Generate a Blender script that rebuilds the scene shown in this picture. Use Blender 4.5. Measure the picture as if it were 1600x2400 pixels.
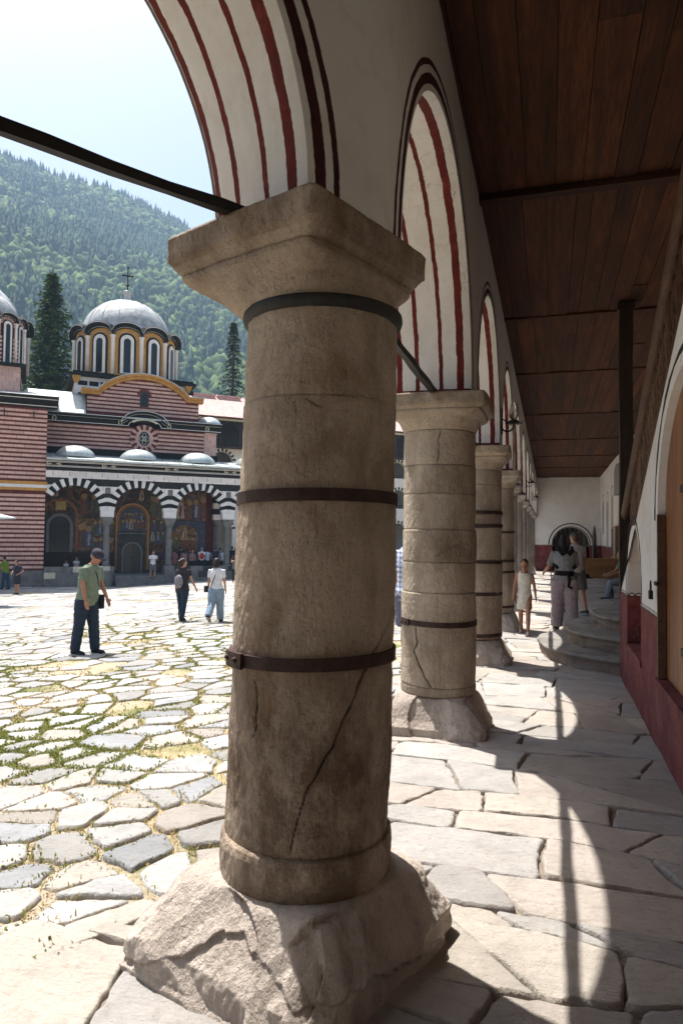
import bpy, bmesh, math, random
import numpy as np
from mathutils import Vector, Matrix
from mathutils.geometry import tessellate_polygon

for o in list(bpy.data.objects):
    bpy.data.objects.remove(o)
SC = bpy.context.scene
COL = SC.collection
random.seed(7)
rng = np.random.default_rng(11)
PI = math.pi

# ------------------------------------------------------------ camera, sky, sun
FPX = 1600.0                      # focal length in pixels of the 1600x2400 photograph
ROLL = 0.0122
TILT = math.atan(58 / FPX)
YAW = math.atan(486.7 / FPX * math.cos(TILT))
CAM = np.array([0.0, 0.0, 1.6])
_F = np.array([-math.sin(YAW) * math.cos(TILT), math.cos(YAW) * math.cos(TILT), math.sin(TILT)])
_R0 = np.array([math.cos(YAW), math.sin(YAW), 0.0])
_U0 = np.cross(_R0, _F)
_R = _R0 * math.cos(ROLL) + _U0 * math.sin(ROLL)
_U = -_R0 * math.sin(ROLL) + _U0 * math.cos(ROLL)
cd = bpy.data.cameras.new('camera')
cam = bpy.data.objects.new('camera', cd)
COL.objects.link(cam)
cd.sensor_fit = 'VERTICAL'
cd.sensor_height = 36.0
cd.lens = 36.0 * FPX / 2400.0
cd.clip_start = 0.05
cd.clip_end = 6000.0
M = Matrix(((_R[0], _U[0], -_F[0], CAM[0]), (_R[1], _U[1], -_F[1], CAM[1]), (_R[2], _U[2], -_F[2], CAM[2]), (0, 0, 0, 1)))
cam.matrix_world = M
SC.camera = cam

SUN = np.array([-0.356, 0.204, 1.0])       # towards the sun
SUN = SUN / np.linalg.norm(SUN)
EL = math.asin(SUN[2])
w = bpy.data.worlds.new('World')
SC.world = w
w.use_nodes = True
nt = w.node_tree
sky = nt.nodes.new('ShaderNodeTexSky')
sky.sky_type = 'NISHITA'
sky.sun_disc = False
sky.sun_elevation = EL
sky.sun_rotation = math.atan2(SUN[0], SUN[1])
sky.air_density = 1.0
sky.dust_density = 10.0
sky.ozone_density = 1.2
sky.altitude = 1100
bgn = nt.nodes['Background']
nt.links.new(sky.outputs[0], bgn.inputs[0])
bgn.inputs[1].default_value = 0.097
sd = bpy.data.lights.new('sun', 'SUN')
sd.energy = 5.0
sd.angle = math.radians(0.53)
sd.color = (1.0, 0.965, 0.91)
sun = bpy.data.objects.new('sun', sd)
COL.objects.link(sun)
sun.location = (-8, 6, 25)
sun.rotation_euler = Vector(SUN).to_track_quat('Z', 'Y').to_euler()
SC.view_settings.view_transform = 'Standard'
SC.view_settings.look = 'None'
SC.view_settings.gamma = 1.0
SC.view_settings.exposure = 1.3
SC.cycles.use_denoising = True
SC.cycles.max_bounces = 10
SC.cycles.diffuse_bounces = 4
SC.cycles.sample_clamp_indirect = 8.0
SC.cycles.volume_bounces = 0
SC.cycles.caustics_reflective = False
SC.cycles.caustics_refractive = False


def ray(x, y):
    return _F + _R * (x - 800) / FPX + _U * (1200 - y) / FPX


def at_depth(x, y, d):
    return CAM + ray(x, y) * d


# ------------------------------------------------------------ noise
def _hash(ix, iy, iz, seed):
    h = (ix * 374761393 + iy * 668265263 + iz * 2147483647 + seed * 1274126177) & 0xffffffff
    h = ((h ^ (h >> 13)) * 1274126177) & 0xffffffff
    h = h ^ (h >> 16)
    return (h & 0xffffff) / float(0xffffff)


def vnoise(p, seed=0):
    p = np.asarray(p, float)
    i = np.floor(p).astype(np.int64)
    f = p - i
    f = f * f * (3 - 2 * f)
    out = 0
    for dx in (0, 1):
        for dy in (0, 1):
            for dz in (0, 1):
                wgt = (f[..., 0] if dx else 1 - f[..., 0]) * (f[..., 1] if dy else 1 - f[..., 1]) * (f[..., 2] if dz else 1 - f[..., 2])
                out = out + wgt * _hash(i[..., 0] + dx, i[..., 1] + dy, i[..., 2] + dz, seed)
    return out * 2 - 1


def fbm(p, octv=4, seed=0):
    p = np.asarray(p, float)
    a, s, t = 1.0, 0.0, 0.0
    for k in range(octv):
        s = s + a * vnoise(p * (2.03 ** k) + 17.3 * k, seed + k)
        t += a
        a *= 0.5
    return s / t


# ------------------------------------------------------------ mesh helpers
class MB:
    def __init__(self):
        self.v, self.f, self.mi = [], [], []

    def add(self, vs, fs, mi=0):
        o = len(self.v)
        self.v.extend([tuple(map(float, q)) for q in vs])
        self.f.extend([tuple(int(k) + o for k in q) for q in fs])
        self.mi.extend([mi] * len(fs))
        return self

    def box(self, x0, x1, y0, y1, z0, z1, mi=0):
        v = [(x0, y0, z0), (x1, y0, z0), (x1, y1, z0), (x0, y1, z0), (x0, y0, z1), (x1, y0, z1), (x1, y1, z1), (x0, y1, z1)]
        f = [(0, 3, 2, 1), (4, 5, 6, 7), (0, 1, 5, 4), (1, 2, 6, 5), (2, 3, 7, 6), (3, 0, 4, 7)]
        return self.add(v, f, mi)

    def obox(self, c, ax, hx, ay, hy, az, hz, mi=0):
        c, ax, ay, az = map(np.asarray, (c, ax, ay, az))
        v = [c + ax * sx * hx + ay * sy * hy + az * sz * hz for sz in (-1, 1) for sx, sy in ((-1, -1), (1, -1), (1, 1), (-1, 1))]
        f = [(0, 3, 2, 1), (4, 5, 6, 7), (0, 1, 5, 4), (1, 2, 6, 5), (2, 3, 7, 6), (3, 0, 4, 7)]
        return self.add(v, f, mi)

    def bar(self, a, b, wd, ht, up=(0, 0, 1), mi=0):
        a, b = np.asarray(a, float), np.asarray(b, float)
        d = b - a
        L = np.linalg.norm(d)
        d = d / L
        s = np.cross(d, np.asarray(up, float))
        s = s / np.linalg.norm(s)
        u = np.cross(s, d)
        return self.obox((a + b) / 2, d, L / 2, s, wd / 2, u, ht / 2, mi)

    def tube(self, pts, rad, n=12, cap=True, mi=0, up=None, flat=1.0):
        """tube along points; rad: number or list"""
        pts = [np.asarray(p, float) for p in pts]
        if not hasattr(rad, '__len__'):
            rad = [rad] * len(pts)
        vs, fs = [], []
        prev = None
        for i, p in enumerate(pts):
            d = pts[min(i + 1, len(pts) - 1)] - pts[max(i - 1, 0)]
            d = d / (np.linalg.norm(d) + 1e-9)
            if prev is None:
                ref = np.array([0, 0, 1.0]) if abs(d[2]) < 0.9 else np.array([0, 1.0, 0])
                if up is not None:
                    ref = np.asarray(up, float)
                s = np.cross(d, ref)
            else:
                s = prev - d * (prev @ d)
            s = s / (np.linalg.norm(s) + 1e-9)
            prev = s
            t = np.cross(d, s)
            for k in range(n):
                a = 2 * PI * k / n
                vs.append(p + rad[i] * (math.cos(a) * s + flat * math.sin(a) * t))
        for i in range(len(pts) - 1):
            for k in range(n):
                k2 = (k + 1) % n
                fs.append((i * n + k, i * n + k2, (i + 1) * n + k2, (i + 1) * n + k))
        if cap:
            fs.append(tuple(range(n))[::-1])
            fs.append(tuple((len(pts) - 1) * n + k for k in range(n)))
        return self.add(vs, fs, mi)

    def lathe(self, prof, n=24, c=(0, 0), cap=True, mi=0):
        vs, fs = [], []
        for (r, z) in prof:
            for k in range(n):
                a = 2 * PI * k / n
                vs.append((c[0] + r * math.cos(a), c[1] + r * math.sin(a), z))
        for i in range(len(prof) - 1):
            for k in range(n):
                k2 = (k + 1) % n
                fs.append((i * n + k, i * n + k2, (i + 1) * n + k2, (i + 1) * n + k))
        if cap:
            fs.append(tuple(range(n))[::-1])
            fs.append(tuple((len(prof) - 1) * n + k for k in range(n)))
        return self.add(vs, fs, mi)

    def ell(self, c, r, nu=12, nv=8, mi=0, ax=None):
        vs, fs = [], []
        c = np.asarray(c, float)
        A = np.eye(3) if ax is None else np.asarray(ax, float)
        for j in range(1, nv):
            ph = PI * j / nv
            for k in range(nu):
                a = 2 * PI * k / nu
                q = np.array([r[0] * math.sin(ph) * math.cos(a), r[1] * math.sin(ph) * math.sin(a), r[2] * math.cos(ph)])
                vs.append(c + A.T @ q)
        top = len(vs)
        vs.append(c + A.T @ np.array([0, 0, r[2]]))
        vs.append(c + A.T @ np.array([0, 0, -r[2]]))
        for j in range(nv - 2):
            for k in range(nu):
                k2 = (k + 1) % nu
                fs.append((j * nu + k, (j + 1) * nu + k, (j + 1) * nu + k2, j * nu + k2))
        for k in range(nu):
            k2 = (k + 1) % nu
            fs.append((top, k, k2))
            fs.append((top + 1, (nv - 2) * nu + k2, (nv - 2) * nu + k))
        return self.add(vs, fs, mi)

    def poly_prism(self, outer, holes, to3, d0, d1, mi=0):
        """outline (ccw) with holes, extruded between depth d0 and d1; to3(u, w, d) -> xyz"""
        loops = [outer] + list(holes)
        tri = tessellate_polygon([[Vector((p[0], p[1], 0)) for p in lp] for lp in loops])
        flat = [p for lp in loops for p in lp]
        n = len(flat)
        vs = [to3(p[0], p[1], d0) for p in flat] + [to3(p[0], p[1], d1) for p in flat]
        fs = []
        for a, b, c in tri:
            fs.append((a, b, c))
            fs.append((n + c, n + b, n + a))
        o = 0
        for lp in loops:
            m = len(lp)
            for k in range(m):
                k2 = (k + 1) % m
                fs.append((o + k, o + k2, n + o + k2, n + o + k))
            o += m
        return self.add(vs, fs, mi)

    def build(self, name, mats, parent=None, smooth=False, fix=True, world=False):
        me = bpy.data.meshes.new(name)
        v = self.v
        if world and parent is not None:
            L = parent.location
            v = [(a - L.x, b - L.y, c - L.z) for a, b, c in v]
        me.from_pydata(v, [], self.f)
        if not isinstance(mats, (list, tuple)):
            mats = [mats]
        for m in mats:
            me.materials.append(m)
        if len(mats) > 1:
            me.polygons.foreach_set('material_index', self.mi)
        if fix:
            bm = bmesh.new()
            bm.from_mesh(me)
            bmesh.ops.recalc_face_normals(bm, faces=bm.faces)
            bm.to_mesh(me)
            bm.free()
        if smooth:
            me.polygons.foreach_set('use_smooth', [True] * len(me.polygons))
        me.update()
        return link(name, me, parent)


def link(name, me, parent=None):
    o = bpy.data.objects.new(name, me)
    COL.objects.link(o)
    if parent is not None:
        o.parent = parent
    return o


def np_mesh(name, v, quads=None, tris=None, mats=None, parent=None, smooth=False, color=None, uv=None):
    """fast mesh from numpy arrays"""
    me = bpy.data.meshes.new(name)
    v = np.asarray(v, np.float32)
    fl, fs = [], []
    if quads is not None and len(quads):
        q = np.asarray(quads, np.int32)
        fl.append(q.ravel()); fs.append(np.full(len(q), 4, np.int32))
    if tris is not None and len(tris):
        q = np.asarray(tris, np.int32)
        fl.append(q.ravel()); fs.append(np.full(len(q), 3, np.int32))
    loops = np.concatenate(fl); tot = np.concatenate(fs)
    st = np.concatenate([[0], np.cumsum(tot)[:-1]]).astype(np.int32)
    me.vertices.add(len(v)); me.vertices.foreach_set('co', v.ravel())
    me.loops.add(len(loops)); me.loops.foreach_set('vertex_index', loops)
    me.polygons.add(len(tot)); me.polygons.foreach_set('loop_start', st)
    if uv is not None:
        l = me.uv_layers.new(name='UVMap')
        l.data.foreach_set('uv', np.asarray(uv, np.float32)[loops].ravel())
    if color is not None:
        c = np.asarray(color, np.float32)
        if c.shape[1] == 3:
            c = np.hstack([c, np.ones((len(c), 1), np.float32)])
        at = me.color_attributes.new('Col', 'FLOAT_COLOR', 'POINT')
        at.data.foreach_set('color', c.ravel())
    if smooth:
        me.polygons.foreach_set('use_smooth', np.ones(len(tot), bool))
    for m in (mats if isinstance(mats, (list, tuple)) else [mats]):
        me.materials.append(m)
    me.update(calc_edges=True)
    me.validate()
    return link(name, me, parent)


def grid_faces(nr, nc, wrap=False, off=0):
    r, c = np.meshgrid(np.arange(nr - 1), np.arange(nc if wrap else nc - 1), indexing='ij')
    c2 = (c + 1) % nc
    return (np.stack([r * nc + c, r * nc + c2, (r + 1) * nc + c2, (r + 1) * nc + c], -1).reshape(-1, 4)) + off


def tag(o, label, cat, group=None, kind=None):
    o['label'] = label
    o['category'] = cat
    if group:
        o['group'] = group
    if kind:
        o['kind'] = kind
    return o


def thing(name, label, cat, loc=(0, 0, 0), rz=0.0, group=None):
    o = bpy.data.objects.new(name, None)
    o.empty_display_size = 0.3
    COL.objects.link(o)
    o.location = loc
    o.rotation_euler = (0, 0, rz)
    return tag(o, label, cat, group)


def structure(o):
    o['kind'] = 'structure'
    return o


def copy_tree(o, parent=None):
    c = o.copy()
    COL.objects.link(c)
    c.parent = parent
    for ch in list(o.children):
        copy_tree(ch, c)
    return c


def place_copy(o, loc, rz=None, label=None, group=None):
    c = copy_tree(o)
    c.location = loc
    if rz is not None:
        c.rotation_euler = (0, 0, rz)
    if label:
        c['label'] = label
    if group:
        c['group'] = group
    return c


def clip_poly(poly, px, py, nx, ny):
    """keep the side where (p - q).n <= 0"""
    out = []
    m = len(poly)
    for i in range(m):
        a, b = poly[i], poly[(i + 1) % m]
        da = (a[0] - px) * nx + (a[1] - py) * ny
        db = (b[0] - px) * nx + (b[1] - py) * ny
        if da <= 0:
            out.append(a)
        if (da < 0 < db) or (db < 0 < da):
            t = da / (da - db)
            out.append((a[0] + (b[0] - a[0]) * t, a[1] + (b[1] - a[1]) * t))
    return out


def chaikin(poly, n=1, q=0.25):
    for _ in range(n):
        out = []
        m = len(poly)
        for i in range(m):
            a, b = poly[i], poly[(i + 1) % m]
            out.append((a[0] + (b[0] - a[0]) * q, a[1] + (b[1] - a[1]) * q))
            out.append((a[0] + (b[0] - a[0]) * (1 - q), a[1] + (b[1] - a[1]) * (1 - q)))
        poly = out
    return poly


def area_c(poly):
    a = cx = cy = 0.0
    for i in range(len(poly)):
        x0, y0 = poly[i]
        x1, y1 = poly[(i + 1) % len(poly)]
        k = x0 * y1 - x1 * y0
        a += k; cx += (x0 + x1) * k; cy += (y0 + y1) * k
    if abs(a) < 1e-9:
        return 0, 0, 0
    return abs(a) / 2, cx / (3 * a), cy / (3 * a)


# ------------------------------------------------------------ materials
class NT:
    def __init__(self, name):
        self.m = bpy.data.materials.new(name)
        self.m.use_nodes = True
        self.t = self.m.node_tree
        self.b = self.t.nodes['Principled BSDF']
        self.b.inputs['Specular IOR Level'].default_value = 0.3

    def n(self, typ, **kw):
        nd = self.t.nodes.new(typ)
        for k, v in kw.items():
            setattr(nd, k, v)
        return nd

    def l(self, a, b):
        self.t.links.new(a, b)

    def val(self, sock, x):
        if hasattr(x, 'is_linked'):
            self.l(x, sock)
        else:
            sock.default_value = x

    def math(self, op, a, b=None, c=None, clamp=False):
        nd = self.n('ShaderNodeMath', operation=op, use_clamp=clamp)
        self.val(nd.inputs[0], a)
        if b is not None:
            self.val(nd.inputs[1], b)
        if c is not None:
            self.val(nd.inputs[2], c)
        return nd.outputs[0]

    def pos(self, scale=(1, 1, 1), rot=(0, 0, 0), local=False):
        s = self.n('ShaderNodeTexCoord').outputs['Object'] if local else self.n('ShaderNodeNewGeometry').outputs['Position']
        mp = self.n('ShaderNodeMapping')
        mp.inputs['Scale'].default_value = scale
        mp.inputs['Rotation'].default_value = rot
        self.l(s, mp.inputs[0])
        return mp.outputs[0]

    def noise(self, vec, scale, detail=4, rough=0.55, dist=0.0):
        nd = self.n('ShaderNodeTexNoise')
        nd.inputs['Scale'].default_value = scale
        nd.inputs['Detail'].default_value = detail
        nd.inputs['Roughness'].default_value = rough
        nd.inputs['Distortion'].default_value = dist
        if vec is not None:
            self.l(vec, nd.inputs['Vector'])
        return nd.outputs['Fac']

    def ramp(self, fac, stops, interp='LINEAR'):
        nd = self.n('ShaderNodeValToRGB')
        nd.color_ramp.interpolation = interp
        e = nd.color_ramp.elements
        e[0].position, e[1].position = stops[0][0], stops[-1][0]
        for p, c in stops[1:-1]:
            e.new(p)
        for k, (p, c) in enumerate(stops):
            e[k].position = p
            e[k].color = (c[0], c[1], c[2], 1) if hasattr(c, '__len__') else (c, c, c, 1)
        self.l(fac, nd.inputs[0])
        return nd.outputs[0]

    def mix(self, fac, a, b, mode='MIX'):
        nd = self.n('ShaderNodeMix', data_type='RGBA', blend_type=mode)
        self.val(nd.inputs[0], fac)
        for s, x in ((nd.inputs[6], a), (nd.inputs[7], b)):
            if hasattr(x, 'is_linked'):
                self.l(x, s)
            else:
                s.default_value = (x[0], x[1], x[2], 1)
        return nd.outputs[2]

    def mulv(self, col, fac):
        nd = self.n('ShaderNodeVectorMath', operation='SCALE')
        self.l(col, nd.inputs[0])
        self.val(nd.inputs[3], fac)
        return nd.outputs[0]

    def bump(self, h, dist=0.01, strength=1.0, prev=None):
        nd = self.n('ShaderNodeBump')
        nd.inputs['Strength'].default_value = strength
        nd.inputs['Distance'].default_value = dist
        self.l(h, nd.inputs['Height'])
        if prev is not None:
            self.l(prev, nd.inputs['Normal'])
        self.l(nd.outputs[0], self.b.inputs['Normal'])
        return nd.outputs[0]

    def attr(self, name='Col', fac=False):
        nd = self.n('ShaderNodeAttribute')
        nd.attribute_name = name
        return nd.outputs['Fac' if fac else 'Color']

    def out(self, col, rough=0.8, metal=0.0):
        self.val(self.b.inputs['Base Color'], col if hasattr(col, 'is_linked') else (col[0], col[1], col[2], 1))
        self.val(self.b.inputs['Roughness'], rough)
        self.b.inputs['Metallic'].default_value = metal
        return self.m


def simple(name, col, rough=0.7, var=0.15, scale=8.0, bump=0.0, bscale=60.0, metal=0.0, stretch=(1, 1, 1), local=False):
    t = NT(name)
    p = t.pos(stretch, local=local)
    n1 = t.noise(p, scale, 5, 0.6)
    c = t.ramp(n1, [(0.25, [x * (1 - var * 1.6) for x in col]), (0.5, col), (0.78, [min(1, x * (1 + var)) for x in col])])
    if bump:
        t.bump(t.noise(p, bscale, 4, 0.6), bump)
    return t.out(c, rough, metal)


def window_mask(t, x, a, b):
    return t.math('MULTIPLY', t.math('GREATER_THAN', x, a), t.math('LESS_THAN', x, b))


def col_stone_mat(name, base, dark, rust=0.5):
    """weathered, tooled column stone; attributes: Col.r = crack dirt, Col.g = rust stain, Col.b = soot"""
    t = NT(name)
    p = t.pos()
    n1 = t.noise(p, 2.2, 6, 0.62, 0.4)
    n2 = t.noise(t.pos((1, 1, 0.35)), 9, 5, 0.65)
    n3 = t.noise(p, 70, 3, 0.7)
    c = t.ramp(n1, [(0.33, dark), (0.5, base), (0.66, [min(1, x * 1.22) for x in base])])
    vs_ = t.noise(t.pos((1, 1, 0.12)), 6, 5, 0.7)
    c = t.mix(t.ramp(vs_, [(0.50, 0.0), (0.70, 0.5)]), c, [x * 0.62 for x in dark])
    c = t.mix(t.math('MULTIPLY', t.ramp(n2, [(0.42, 0.0), (0.68, 1.0)]), 0.5), c, [x * 1.35 for x in base])
    c = t.mix(t.ramp(n3, [(0.30, 0.5), (0.46, 0.0)]), c, [x * 0.7 for x in dark])
    sep = t.n('ShaderNodeSeparateColor')
    t.l(t.attr(), sep.inputs[0])
    stain = t.math('MULTIPLY', sep.outputs[1], t.ramp(t.noise(p, 7, 5, 0.7), [(0.3, 0.15), (0.65, 1.0)]))
    c = t.mix(t.math('MULTIPLY', stain, rust, clamp=True), c, (0.16, 0.07, 0.025))
    soot = t.math('MULTIPLY', sep.outputs[2], t.ramp(t.noise(t.pos((1, 1, .6)), 4.0, 6, 0.72), [(0.36, 0.0), (0.56, 1.0)]), clamp=True)
    c = t.mix(t.math('MULTIPLY', soot, 0.80), c, (0.088, 0.046, 0.023))
    c = t.mix(t.math('MULTIPLY', sep.outputs[0], 0.8), c, (0.02, 0.014, 0.01))
    h1 = t.noise(t.pos((1, 1, 0.30), (0, 0.12, 0)), 120, 4, 0.7)
    h2 = t.noise(p, 26, 5, 0.65)
    b1 = t.bump(h1, 0.010, 1.0)
    b2 = t.bump(h2, 0.020, 0.9, b1)
    t.bump(t.noise(t.pos((1, 1, 0.22), (0, 0.2, 0)), 55, 4, 0.7), 0.012, 0.8, b2)
    return t.out(c, 0.9)


M_STONE = col_stone_mat('column stone', (0.46, 0.37, 0.285), (0.265, 0.18, 0.112))
M_STONE2 = col_stone_mat('pale column stone', (0.45, 0.375, 0.29), (0.30, 0.24, 0.175), 0.35)
M_BASE = col_stone_mat('base stone', (0.52, 0.45, 0.39), (0.36, 0.295, 0.245), 0.2)
M_GRANITE = col_stone_mat('grey granite', (0.42, 0.385, 0.345), (0.31, 0.28, 0.25), 0.1)
M_IRON = simple('rusted iron', (0.045, 0.024, 0.018), 0.75, 0.5, 14, 0.004, 90)
M_LEADRING = simple('blackened lead', (0.028, 0.028, 0.024), 0.6, 0.4, 18, 0.004, 60)
M_BLACKIRON = simple('black iron', (0.016, 0.013, 0.012), 0.55, 0.3, 20)


def paint_white(t, p):
    n1 = t.noise(p, 1.4, 6, 0.65)
    n2 = t.noise(p, 9.0, 5, 0.6)
    c = t.ramp(n1, [(0.25, (0.57, 0.535, 0.50)), (0.5, (0.655, 0.63, 0.60)), (0.75, (0.70, 0.68, 0.655))])
    c = t.mix(t.math('MULTIPLY', t.ramp(n2, [(0.52, 0.0), (0.72, 1.0)]), 0.4), c, (0.52, 0.455, 0.39))
    c = t.mix(t.math('MULTIPLY', t.ramp(t.noise(t.pos((1, 1, 0.16)), 4.5, 5, 0.7), [(0.55, 0.0), (0.75, 1.0)]), 0.35), c, (0.47, 0.42, 0.37))
    vo = t.n('ShaderNodeTexVoronoi', feature='DISTANCE_TO_EDGE')
    vo.inputs['Scale'].default_value = 1.3
    ad = t.n('ShaderNodeVectorMath', operation='ADD')
    nz = t.n('ShaderNodeTexNoise')
    nz.inputs['Scale'].default_value = 3.0
    nz.inputs['Detail'].default_value = 6
    t.l(p, nz.inputs['Vector'])
    t.l(p, ad.inputs[0]); t.l(nz.outputs['Color'], ad.inputs[1]); t.l(ad.outputs[0], vo.inputs['Vector'])
    hair = t.math('MULTIPLY', t.math('LESS_THAN', vo.outputs['Distance'], 0.0035), t.ramp(t.noise(p, 0.9, 3, 0.5), [(0.52, 0.0), (0.62, 0.75)]))
    return t.mix(hair, c, (0.27, 0.23, 0.20))


def arch_mat():
    """limewash with hand-painted red lines; UV.x: 0..1 across the soffit, 2+r out from the arch edge on the faces"""
    t = NT('limewashed arch')
    p = t.pos()
    c = paint_white(t, p)
    uv = t.n('ShaderNodeUVMap').outputs[0]
    sx = t.n('ShaderNodeSeparateXYZ')
    t.l(uv, sx.inputs[0])
    wob = t.math('ADD', t.math('MULTIPLY', t.math('SUBTRACT', t.noise(t.pos((1, 1, 1)), 6, 4, 0.7), 0.5), 0.045), t.math('MULTIPLY', t.math('SUBTRACT', t.noise(t.pos((1, 1, 1)), 45, 3, 0.7), 0.5), 0.006))
    u = t.math('ADD', sx.outputs[0], wob)
    m = None
    for a, b in ((0.025, 0.105), (0.275, 0.33), (0.585, 0.635), (0.815, 0.905)):
        k = window_mask(t, u, a, b)
        m = k if m is None else t.math('MAXIMUM', m, k)
    onsof = t.math('LESS_THAN', sx.outputs[0], 1.5)
    band = t.math('MULTIPLY', t.math('LESS_THAN', t.math('ADD', sx.outputs[1], t.math('MULTIPLY', wob, 0.5)), 0.05), onsof)
    m = t.math('MAXIMUM', m, band)
    wob2 = t.math('MULTIPLY', wob, 0.5)
    uf = t.math('ADD', sx.outputs[0], wob2)
    k1 = t.math('MAXIMUM', window_mask(t, uf, 2.032, 2.082), window_mask(t, uf, 2.118, 2.148))
    red = t.ramp(t.noise(p, 9, 5, 0.75), [(0.25, (0.065, 0.010, 0.009)), (0.55, (0.12, 0.017, 0.013)), (0.78, (0.20, 0.045, 0.035))])
    red_shaded = t.ramp(t.noise(p, 12, 4, 0.7), [(0.3, (0.030, 0.008, 0.009)), (0.7, (0.055, 0.012, 0.012))])  # same red line paint, with the shade of the faces put into the colour
    c = t.mix(m, c, red)
    c = t.mix(k1, c, red_shaded)
    b = t.bump(t.noise(p, 5, 5, 0.6), 0.02, 0.7)
    t.bump(t.noise(p, 60, 4, 0.6), 0.002, 0.8, b)
    return t.out(c, 0.9)


M_ARCH = arch_mat()


def dado_mat(name, ztop, zbase=0.0):
    t = NT(name)
    p = t.pos()
    c = paint_white(t, p)
    sx = t.n('ShaderNodeSeparateXYZ')
    t.l(t.n('ShaderNodeNewGeometry').outputs['Position'], sx.inputs[0])
    z = t.math('ADD', sx.outputs[2], t.math('MULTIPLY', t.math('SUBTRACT', t.noise(p, 3, 4, 0.6), 0.5), 0.02))
    along = t.math('ADD', sx.outputs[0], sx.outputs[1])
    # scalloped line: rows of little arches just above the dado
    fr = t.math('SUBTRACT', t.math('FRACT', t.math('MULTIPLY', along, 15.0)), 0.5)
    zz = t.math('MULTIPLY', t.math('SUBTRACT', z, ztop + 0.008), 15.0)
    rr = t.math('SQRT', t.math('ADD', t.math('MULTIPLY', fr, fr), t.math('MULTIPLY', zz, zz)))
    sc = t.math('MULTIPLY', window_mask(t, rr, 0.36, 0.52), t.math('GREATER_THAN', z, ztop))
    ln = window_mask(t, z, ztop - 0.004, ztop + 0.010)
    c = t.mix(t.math('MAXIMUM', sc, ln), c, (0.03, 0.028, 0.027))
    red = t.ramp(t.noise(p, 2.5, 6, 0.7), [(0.34, (0.085, 0.022, 0.024)), (0.5, (0.150, 0.037, 0.037)), (0.66, (0.215, 0.080, 0.074))])
    red = t.mix(t.math('MULTIPLY', t.ramp(t.noise(p, 16, 5, 0.7), [(0.56, 0.0), (0.70, 1.0)]), 0.5), red, (0.30, 0.17, 0.145))
    red = t.mix(t.math('MULTIPLY', t.ramp(t.noise(t.pos((1, 1, 0.15)), 5, 5, 0.7), [(0.5, 0.0), (0.68, 1.0)]), 0.5), red, (0.07, 0.028, 0.028))
    c = t.mix(t.math('LESS_THAN', z, ztop), c, red)
    b = t.bump(t.noise(p, 4, 5, 0.6), 0.02, 0.6)
    t.bump(t.noise(p, 50, 4, 0.6), 0.003, 0.8, b)
    return t.out(c, 0.85)


M_WALL = dado_mat('plaster with red dado', 1.0)
M_BACK = dado_mat('plaster with tall red dado', 1.30)
M_PLASTER = NT('plaster')
M_PLASTER.bump(M_PLASTER.noise(M_PLASTER.pos(), 5, 5), 0.02, 0.5)
M_PLASTER = M_PLASTER.out(paint_white(M_PLASTER, M_PLASTER.pos()), 0.9)


def wood_mat(name, cols, along='Y', rough=0.6, scale=1.0, rnd=0.5):
    t = NT(name)
    st = {'X': (0.08, 1, 1), 'Y': (1, 0.08, 1), 'Z': (1, 1, 0.08)}[along]
    p = t.pos(tuple(s * scale for s in st))
    oi = t.n('ShaderNodeObjectInfo').outputs['Random']
    nz = t.n('ShaderNodeTexNoise')
    nz.noise_dimensions = '4D'
    nz.inputs['Scale'].default_value = 9
    nz.inputs['Detail'].default_value = 6
    nz.inputs['Roughness'].default_value = 0.65
    nz.inputs['Distortion'].default_value = 0.6
    t.l(p, nz.inputs['Vector'])
    t.l(t.math('MULTIPLY', oi, 40.0), nz.inputs['W'])
    k = t.math('ADD', t.math('MULTIPLY', nz.outputs['Fac'], 1.0), t.math('MULTIPLY', t.math('SUBTRACT', oi, 0.5), rnd))
    c = t.ramp(k, [(0.2, cols[0]), (0.5, cols[1]), (0.8, cols[2])])
    g = t.noise(t.pos(tuple(s * scale for s in st)), 60, 4, 0.7)
    c = t.mix(t.ramp(g, [(0.35, 0.5), (0.55, 0.0)]), c, [x * 0.45 for x in cols[0]])
    t.bump(g, 0.004, 0.7)
    return t.out(c, rough)


M_CEIL = wood_mat('stained ceiling boards', [(0.018, 0.0065, 0.0032), (0.062, 0.020, 0.0072), (0.155, 0.050, 0.0155)], 'Y', 0.8, 1.0, 0.22)
M_BEAM = wood_mat('dark beam', [(0.016, 0.009, 0.006), (0.035, 0.017, 0.010), (0.06, 0.03, 0.016)], 'X', 0.7)
M_POST = wood_mat('dark post', [(0.014, 0.009, 0.007), (0.026, 0.015, 0.011), (0.04, 0.024, 0.016)], 'Z', 0.7)
M_RAIL = wood_mat('brown rail', [(0.06, 0.030, 0.018), (0.115, 0.06, 0.034), (0.17, 0.095, 0.055)], 'Y', 0.6)
M_DOOR = wood_mat('varnished door', [(0.12, 0.045, 0.014), (0.235, 0.090, 0.027), (0.33, 0.14, 0.045)], 'Z', 0.45, 1.0, 0.3)
M_DESK = wood_mat('desk wood', [(0.16, 0.075, 0.03), (0.24, 0.12, 0.045), (0.30, 0.16, 0.065)], 'X', 0.5)


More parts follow.
